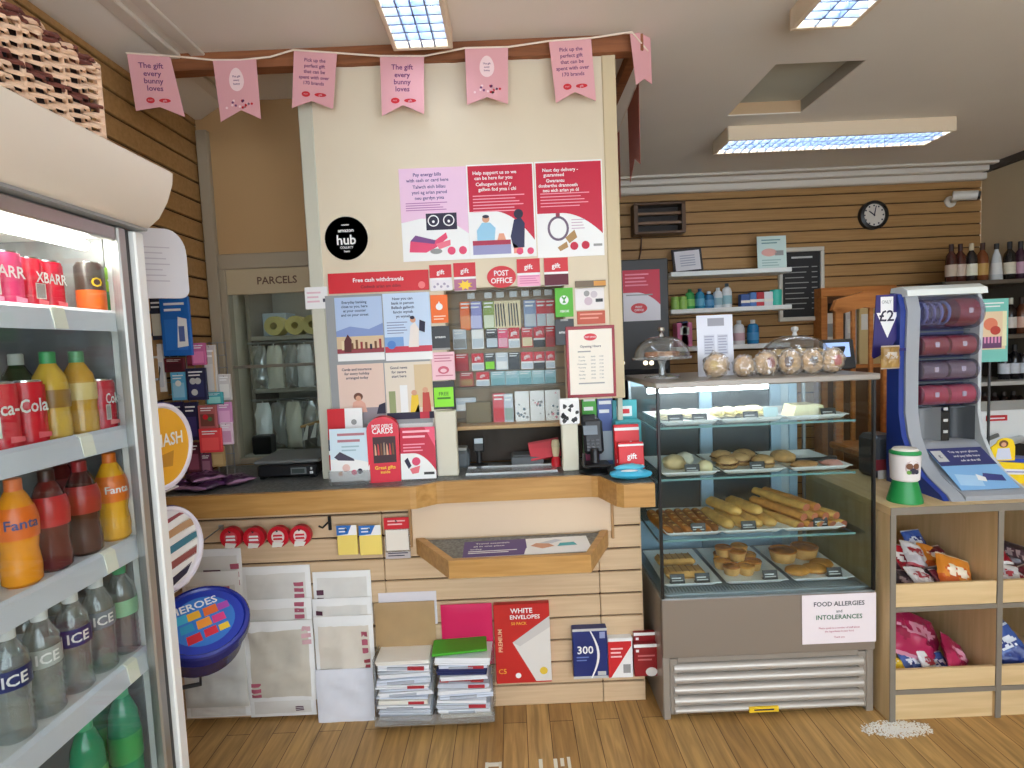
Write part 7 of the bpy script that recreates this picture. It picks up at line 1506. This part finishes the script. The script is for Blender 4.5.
# wooden shelf and wooden chair in the back corner
OK2 = wood('orange_pine', (176, 104, 48), (204, 134, 70), (4, 40, 40), .45)
a = P(827, 287, Y=4.4); b = P(904, 284, Y=4.4)
t = thing('pine_cabinet', 'orange pine open cabinet against the back wall, behind the £2 pennant', 'cabinet', ((a.x + b.x) / 2, 4.4, 0))
mb = MB(); mb.bx(a.x, b.x, 4.48, YB, a.z - .07, a.z, OK2, .004); mb.build('top_board', t, world=True)
for x in (a.x, b.x - .05): mb = MB(); mb.bx(x, x + .05, 4.48, YB, 0, a.z - .07, OK2, .004); mb.build('side_board', t, world=True)
mb = MB(); mb.bx(a.x + .05, b.x - .05, 4.58, YB, 0, a.z - .07, M((110, 66, 34), .6)); mb.build('back_board', t, world=True)
zsh = a.z - .62; mb = MB(); mb.bx(a.x + .05, b.x - .05, 4.48, 4.58, zsh - .03, zsh, OK2, .003); mb.build('shelf_board', t, world=True)
for i, (pxx, hh, m, l) in enumerate(((836, .42, M((226, 222, 214)), 'white file, leftmost in the pine cabinet'), (846, .5, M((70, 60, 56)), 'dark file, second in the pine cabinet'), (858, .46, M((206, 200, 196)), 'pale grey file, third in the pine cabinet'), (872, .5, M((214, 186, 130)), 'cream file, fourth in the pine cabinet'), (884, .5, M((196, 166, 110)), 'tan file, rightmost seen in the pine cabinet'))):
    q = P(pxx, 320, Y=4.4); mb = MB(); mb.box((0, 0, hh / 2), (.09, .09, hh), m, .004); mb.bx(-.03, .03, -.0456, -.045, hh * .55, hh * .8, OFFW if i else GREY); tag(mb.build('file', None, (q.x, 4.532, zsh)), l, 'file', 'files in the pine cabinet')
# chair in front of it
a = P(836, 297, Y=3.9); b = P(890, 291, Y=3.9); xa, xb = a.x, b.x; zt_ = a.z
t = thing('wooden_chair', 'orange wooden high chair with an arched top rail, behind the tablet till', 'chair', ((xa + xb) / 2, 3.95, 0))
mb = MB(); pts = [(xa - .03, zt_ - .09), (xa - .0, zt_ - .02), ((xa + xb) / 2, zt_ + .03), (xb, zt_ - .0), (xb + .06, zt_ - .07), (xb, zt_ - .10), ((xa + xb) / 2, zt_ - .08), (xa + .03, zt_ - .12)]
mb.prism(pts, -3.93, -3.89, OK2, FC); mb.build('top_rail', t, world=True, sharp=50)
for x in (xa + .02, xb - .02): mb = MB(); mb.bx(x - .03, x + .03, 3.89, 3.93, 0, zt_ - .06, OK2, .008); mb.build('leg', t, world=True)
for x in (xa + .02, xb - .02): mb = MB(); mb.bx(x - .025, x + .025, 3.50, 3.55, 0, .72, OK2, .008); mb.build('leg', t, world=True)
mb = MB(); mb.bx(xa - .03, xb + .03, 3.47, 3.95, .72, .77, OK2, .012); mb.build('seat', t, world=True)
for k in (.33, .66): mb = MB(); x = xa + (xb - xa) * k; mb.bx(x - .015, x + .015, 3.90, 3.92, .77, zt_ - .08, OK2, .004); mb.build('back_slat', t, world=True)
# camera in the corner
q = P(968, 196, Y=4.42)
t = thing('security_camera', 'small white security camera in the top right corner of the back wall', 'camera', (q.x, YB + .004, q.z))
mb = MB(); mb.lathe([(0, 0), (.045, 0), (.045, .015), (.02, .02), (0, .02)], OFFW, 18, FC); mb.cyl((0, -.015, 0), (0, -.10, .0), .014, OFFW, 10); mb.build('bracket', t)
mb = MB(); mb.cyl((-.07, -.12, .02), (.06, -.20, -.0), .036, M((226, 222, 214), .4), 18); mb.build('body', t); mb = MB(); mb.cyl((.06, -.20, 0), (.075, -.209, -.002), .03, BLACK, 18); mb.build('lens', t)

# ================================================================ drinks shelves on the right
SHM = M((96, 86, 74), .5)
def rshelf(label, z, y0, y1, x0=3.05, m=SHM, th=.03):
    mb = MB(); mb.bx(x0, XR, y0, y1, z - th, z, m, .003); tag(mb.build('wall_shelf', None, (XR, (y0 + y1) / 2, z - th), world=True), label, 'shelf')
YS = 4.2
zr1 = P(1000, 281, Y=YS).z; zr2 = P(1010, 334, Y=YS).z; zr3 = P(1010, 379, Y=YS).z; zr4 = P(1005, 413, Y=YS).z
t = thing('bottle_shelving', 'dark shelving unit of bottles filling the right back corner', 'shelving', (3.7, 4.2, 0))
for x in (3.12, XR - .02): mb = MB(); mb.bx(x, x + .02, 4.05, 4.57, 0, zr1, SHM); mb.build('upright', t, world=True)
mb = MB(); mb.bx(3.14, XR - .02, 4.54, 4.57, 0, zr1, M((44, 38, 34), .7)); mb.build('back_panel', t, world=True)
for z, m in ((zr1, SHM), (zr2, SHM), (zr3, M((206, 204, 198), .4)), (zr4 , SHM)): mb = MB(); mb.bx(3.12, XR, 4.05, 4.57, z - .03, z, m, .003); mb.build('shelf_board', t, world=True)
SP = [(.036, 0), (.04, .008), (.04, .18), (.034, .21), (.015, .24), (.014, .30)]
GIN = [(.036, 0), (.044, .01), (.034, .15), (.026, .2), (.015, .23), (.014, .29)]
rowA = [(951, M((70, 34, 26), .15), M((190, 170, 150)), M((50, 26, 24)), SP, 'brown spirit bottle on the top shelf of the corner, farthest left'), (960, M((76, 36, 28), .15), M((196, 176, 160)), M((60, 30, 26)), SP, 'brown spirit bottle with a pale label on the top shelf of the corner, second'), (971, M((40, 34, 34), .15), M((226, 222, 200)), M((214, 200, 170)), SP, 'dark spirit bottle with a large cream label on the top shelf of the corner'), (982, M((120, 66, 36), .15), M((190, 150, 80)), M((60, 34, 26)), SP, 'amber spirit bottle on the top shelf of the corner, just left of the wall'),
        (996, M((206, 210, 210), .12), M((224, 224, 220)), M((40, 40, 44)), GIN, 'clear bottle with a black cap on the top shelf of the corner'), (1009, M((34, 30, 28), .15), M((220, 212, 190)), M((30, 30, 34)), SP, 'black bottle with a white label on the top shelf of the corner'), (1020, M((60, 36, 50), .15), M((190, 150, 170)), M((40, 36, 40)), SP, 'dark bottle at the picture edge on the top shelf of the corner')]
def spirit(pxx, py, z, cols, pr, l, k, g): 
    q = P(pxx, py, Y=YS); bottle('spirit_bottle', l, 'bottle', (q.x, YS, z), scaled(pr, .95, k), cols, (.05 * k, .14 * k), .245 * k, g, None, 0, None, .02, 14)
for pxx, m, lm, cm, pr, l in rowA: spirit(pxx, 280, zr1, (m, lm, cm), pr, l, .95, 'spirits on the top shelf')
for i, (pxx, m, lm, cm, l) in enumerate(((1010, M((30, 22, 22), .15), M((226, 218, 206)), M((200, 196, 180)), 'left'), (1021, M((90, 50, 30), .15), M((220, 180, 160)), M((60, 40, 30)), 'right'))): spirit(pxx, 333, zr2, (m, lm, cm), SP, 'wine bottle on the second shelf of the corner at the picture edge, %s of two' % l, .9, 'bottles on the second shelf')
for i, pxx in enumerate((1004, 1014, 1023)): spirit(pxx, 378, zr3, (M((28, 26, 30), .15), M((216, 220, 226)), M((30, 30, 34))), SP, 'dark bottle with a square white label on the white shelf, %s from left' % ORD[i], .86, 'bottles on the white shelf')
for i, pxx in enumerate((984, 994, 1003, 1013, 1022)): spirit(pxx, 412, zr4, (M((40, 24, 22), .15), M((206, 196, 180) if i < 4 else (220, 160, 80)), M((50, 40, 36))), SP, 'dark bottle on the shelf under the white board, %s from left' % ORD[i], .55, 'bottles on the low shelf')
# white display stand with a black arched opening
q0 = P(975, 412, Y=3.0); q1 = P(1040, 470, Y=3.0); xw0, xw1 = q0.x - .04, q1.x + .3
t = thing('arched_display', 'white display unit with a red label and a black arched opening, behind the yellow box', 'display', ((xw0 + xw1) / 2, 3.1, 0))
z1_, z0_ = q0.z + .0, P(1000, 510, Y=3.0).z - .3
arch = [(xw0 + .08, z0_)] + [((xw0 + xw1) / 2 - .06 - .30 * math.cos(a), z0_ + .12 + (z1_ - z0_ - .28) * math.sin(a)) for a in [PI * k / 14 for k in range(15)]] + [(xw1 - .1, z0_)]
mb = MB(); mb.prism([(xw0, 0), (xw0, z1_), (xw1, z1_), (xw1, 0)], -3.4, -3.02, M((222, 226, 226), .4), FC); mb.build('unit_body', t, world=True)
mb = MB(); mb.prism(arch, -3.02, -3.012, BLACK, FC); mb.build('dark_opening', t, world=True)
mb = MB(); mb.tube([(x, 3.008, z) for x, z in arch[1:-1]], .022, M((196, 202, 206), .3, .4), 8); mb.build('arch_trim', t, world=True)
mb = MB(); q = P(999, 419, Y=3.0); mb.bx(q.x - .055, q.x + .055, 3.010, 3.02, q.z - .012, q.z + .018, M((190, 40, 50)), .001); mb.bx(q.x - .04, q.x + .04, 3.0094, 3.010, q.z - .001, q.z + .006, WHITE); mb.build('red_label', t, world=True)
mb = MB(); q = P(988, 441, Y=2.98); mb.box((0, 0, 0), (.16, .012, .02), M((120, 126, 128), .3, .4), .003, TR(q.x, 3.0, q.z) @ RY(-.35)); mb.build('grey_bar', t, world=True)

# ================================================================ behind the parcels hatch
d = Draw(.34, .075, .001)
mb = MB(); mb.bx(HX0, HX1, YH - .006, YH + .02, 1.86, 1.985, M((186, 168, 136), .5), .002); mb.text('PARCELS', M((92, 62, 44), .5), P(277, 272, Y=YH).x, 1.925, .036, -(YH - .0066), .25, FC); tag(mb.build('parcels_sign', None, (-1.13, YH, 1.86), world=True), 'beige header board lettered in brown over the parcels hatch', 'sign')
t = thing('packing_shelf', 'shelving with hanging clear bags behind the parcels hatch', 'shelving', (-1.13, 3.35, 0))
mb = MB()
for z in (1.02, 1.36, 1.66): mb.bx(-1.48, -.72, 3.2, 3.52, z - .025, z, M((176, 168, 150), .5), .003)
mb.build('shelf_board', t, world=True)
for x in (-1.49, -.74): mb = MB(); mb.bx(x, x + .02, 3.2, 3.52, 0, 2.0, M((150, 140, 124), .5)); mb.build('upright', t, world=True)
mb = MB()
for z in (1.62, 1.30): mb.cyl((-1.47, 3.15, z), (-.74, 3.15, z), .006, METAL, 8); mb.cyl((-1.47, 3.15, z), (-1.47, 3.2, z), .005, METAL, 6); mb.cyl((-.745, 3.15, z), (-.745, 3.2, z), .005, METAL, 6)
mb.build('rail', t, world=True)
YC_ = M((222, 204, 130), .5)
for i, (x, dy, l) in enumerate(((-1.36, 0, 'left'), (-1.25, .03, 'middle'), (-1.14, 0, 'right'))):
    mb = MB(); mb.lathe([(.02, -.05), (.055, -.05), (.058, 0), (.055, .05), (.02, .05), (.02, -.05)], YC_, 22, RX(PI / 2)); tag(mb.build('paper_roll', None, (x, 3.3 + dy, 1.66 + .058)), 'cream yellow roll on the shelf behind the parcels hatch, %s of three' % l, 'roll', 'rolls behind the hatch')
mb = MB(); mb.prism([(-.13, 0), (.13, 0), (.17, .05), (.11, .03), (-.13, .02)], -.1, .1, M((226, 214, 140), .5), FC); mb.box((-.02, 0, .06), (.16, .16, .1), M((222, 208, 150), .5), .02); tag(mb.build('yellow_box', None, (-1.0, 3.32, 1.66)), 'cream yellow flapped box right of the rolls behind the parcels hatch', 'box')
for i, (x, m, w, l) in enumerate(((-1.36, M((206, 216, 222)), .14, 'left'), (-1.08, M((190, 206, 218)), .12, 'right'))):
    mb = MB(); mb.box((0, 0, .07), (w, .16, .14), m, .004); tag(mb.build('white_carton', None, (x, 3.40, 1.66 + .12 if i == 0 else 1.66 + .0)), 'pale blue white carton high behind the parcels hatch, %s one' % l, 'carton')
bpy.data.objects['white_carton'].location = (-1.40, 3.44, 1.66)
CLB = glass('polythene', (226, 228, 222), .2, .35, .12, (214, 214, 206))
def hang_bag(label, x, z, w, h, m, seed, y=3.15):
    mb = MB(); nu, nv = 8, 12
    def s(u, v, sg): 
        e = max(0, 1 - abs(2 * u - 1) ** 3) * max(.1, min(1, (1 - v) * 3)) * min(1, v * 6 + .1)
        return ((u - .5) * w * (1 - .5 * max(0, v - .75) * 4 * .6), sg * .03 * e + .012 * noise.noise(Vector((u * 5 + seed, v * 6, sg))), -h + h * v)
    for sg in (1, -1): mb.grid(lambda u, v: s(u, v, sg), nu, nv, m)
    mb.tube([(0, 0, 0), (0, -.004, .012), (0, 0, .016)], .004, OFFW, 6)
    tag(mb.build('hanging_bag', None, (x, y, z - .016), sharp=70), label, 'bag', 'clear bags behind the hatch')
for r_, (z, hh, nm) in enumerate(((1.62, .24, 'upper'), (1.30, .26, 'lower'))):
    for i in range(8): hang_bag('clear bag hanging on the %s rail behind the parcels hatch, %s from left' % (nm, ORD[i]), -1.41 + .085 * i, z, .095, hh, (CLB, M((230, 230, 224), .3), CLB, M((214, 210, 190), .35))[(i * 3 + r_) % 4], i + 9 * r_)
# clothes-hanger like tags rail low right
mb = MB()
mb.cyl((-1.14, 2.98, 1.16), (-.84, 2.98, 1.235), .008, KRAFT, 8)
mb.cyl((-1.13, 2.98, 1.165), (-1.13, 2.98, 1.0), .006, METAL, 6); mb.cyl((-.85, 2.98, 1.23), (-.85, 2.98, 1.0), .006, METAL, 6)
mb.bx(-1.2, -.82, 2.90, 3.1, .98, 1.0, M((140, 130, 112), .5)); mb.bx(-1.2, -1.18, 2.9, 3.1, 0, .98, M((140, 130, 112), .5)); mb.bx(-.84, -.82, 2.9, 3.1, 0, .98, M((140, 130, 112), .5))
tag(mb.build('tag_rail', None, (-1.0, 2.98, 0), world=True), 'slanting wooden rail of white tags low behind the parcels hatch', 'rail')
for i in range(6):
    mb = MB(); mb.prism([(-.012, -.085), (.012, -.075), (.006, 0), (-.004, 0)], -.003, .003, OFFW, FC); tag(mb.build('paper_tag', None, (-1.10 + .045 * i, 2.968, 1.168 + .0115 * i), (0, .25, 0)), 'white tag on the slanting rail behind the parcels hatch, %s from left' % ORD[i], 'tag', 'white tags on the rail')
mb = MB(); mb.box((0, 0, .05), (.10, .08, .1), BLACK, .008); tag(mb.build('black_box', None, (-1.36, 3.02, 1.02 - .0)), 'small black box at the bottom left behind the parcels hatch', 'box')
mb = MB(); mb.bx(-1.45, -1.25, 2.93, 3.14, .99, 1.02, M((190, 184, 170))); mb.bx(-1.45, -1.43, 2.93, 3.14, 0, .99, M((190, 184, 170))); mb.bx(-1.27, -1.25, 2.93, 3.14, 0, .99, M((190, 184, 170))); tag(mb.build('side_table', None, (-1.35, 3.03, 0), world=True), 'pale side table just inside the parcels hatch', 'table')
mb = MB(); mb.prism([(-.10, 0), (.10, 0), (.08, 1.0), (-.06, 1.0)], -.02, .02, M((60, 52, 48), .6), FC); tag(mb.build('dark_coat', None, (-.86, 3.16, .9)), 'dark coat shape hanging at the right behind the parcels hatch', 'coat') if False else None

# ================================================================ spilled white grains
mb = MB(); rnd = random.Random(12); SALT = M((226, 222, 212), .7)
ctr = P(897, 729, Z=0)
for k in range(900):
    a = rnd.random() * 2 * PI; r = rnd.random() ** .55
    x = ctr.x + .135 * r * math.cos(a) + .03 * (rnd.random() - .5); y = ctr.y + .045 * r * math.sin(a) + .02 * (rnd.random() - .5); s = .003 + .005 * rnd.random() * (1.3 - r)
    n = [(x + s * math.cos(b), y + s * math.sin(b), .0002) for b in (0, 2.1, 4.2)]; mb.add(n + [(x, y, s * .6)], [(0, 1, 3), (1, 2, 3), (2, 0, 3), (0, 2, 1)], SALT)
tag(mb.build('spilled_grains', None, (ctr.x, ctr.y, 0), world=True), 'patch of spilled white grains on the floor at the foot of the cubby unit', 'spill', kind='stuff')

mb = MB(); FW = M((236, 230, 214), .6)
for x, y, w_, h_ in ((-.155, 1.962, .012, .05), (-.13, 1.975, .05, .02), (-.105, 1.962, .01, .05), (.045, 1.962, .014, .06), (.10, 1.966, .014, .05), (.125, 1.972, .014, .04), (.15, 1.962, .012, .07)): mb.bx(x - w_ / 2, x + w_ / 2, y - h_ / 2, y + h_ / 2, 0, .0012, FW, .0005)
tag(mb.build('floor_scraps', None, (0, 1.965, 0), world=True), 'white paper scraps on the floor at the bottom edge of the picture', 'scraps', kind='stuff')

# ================================================================ daylight and exposure
w = bpy.data.worlds.new('daylight'); SC.world = w; w.use_nodes = True
nt = w.node_tree; bgn = nt.nodes['Background']; bgn.inputs[0].default_value = (.80, .90, 1.0, 1); bgn.inputs[1].default_value = 5.6
SC.view_settings.view_transform = 'Standard'; SC.view_settings.look = 'None'; SC.view_settings.gamma = 1.0; SC.view_settings.use_curve_mapping = False
SC.view_settings.exposure = 0.24
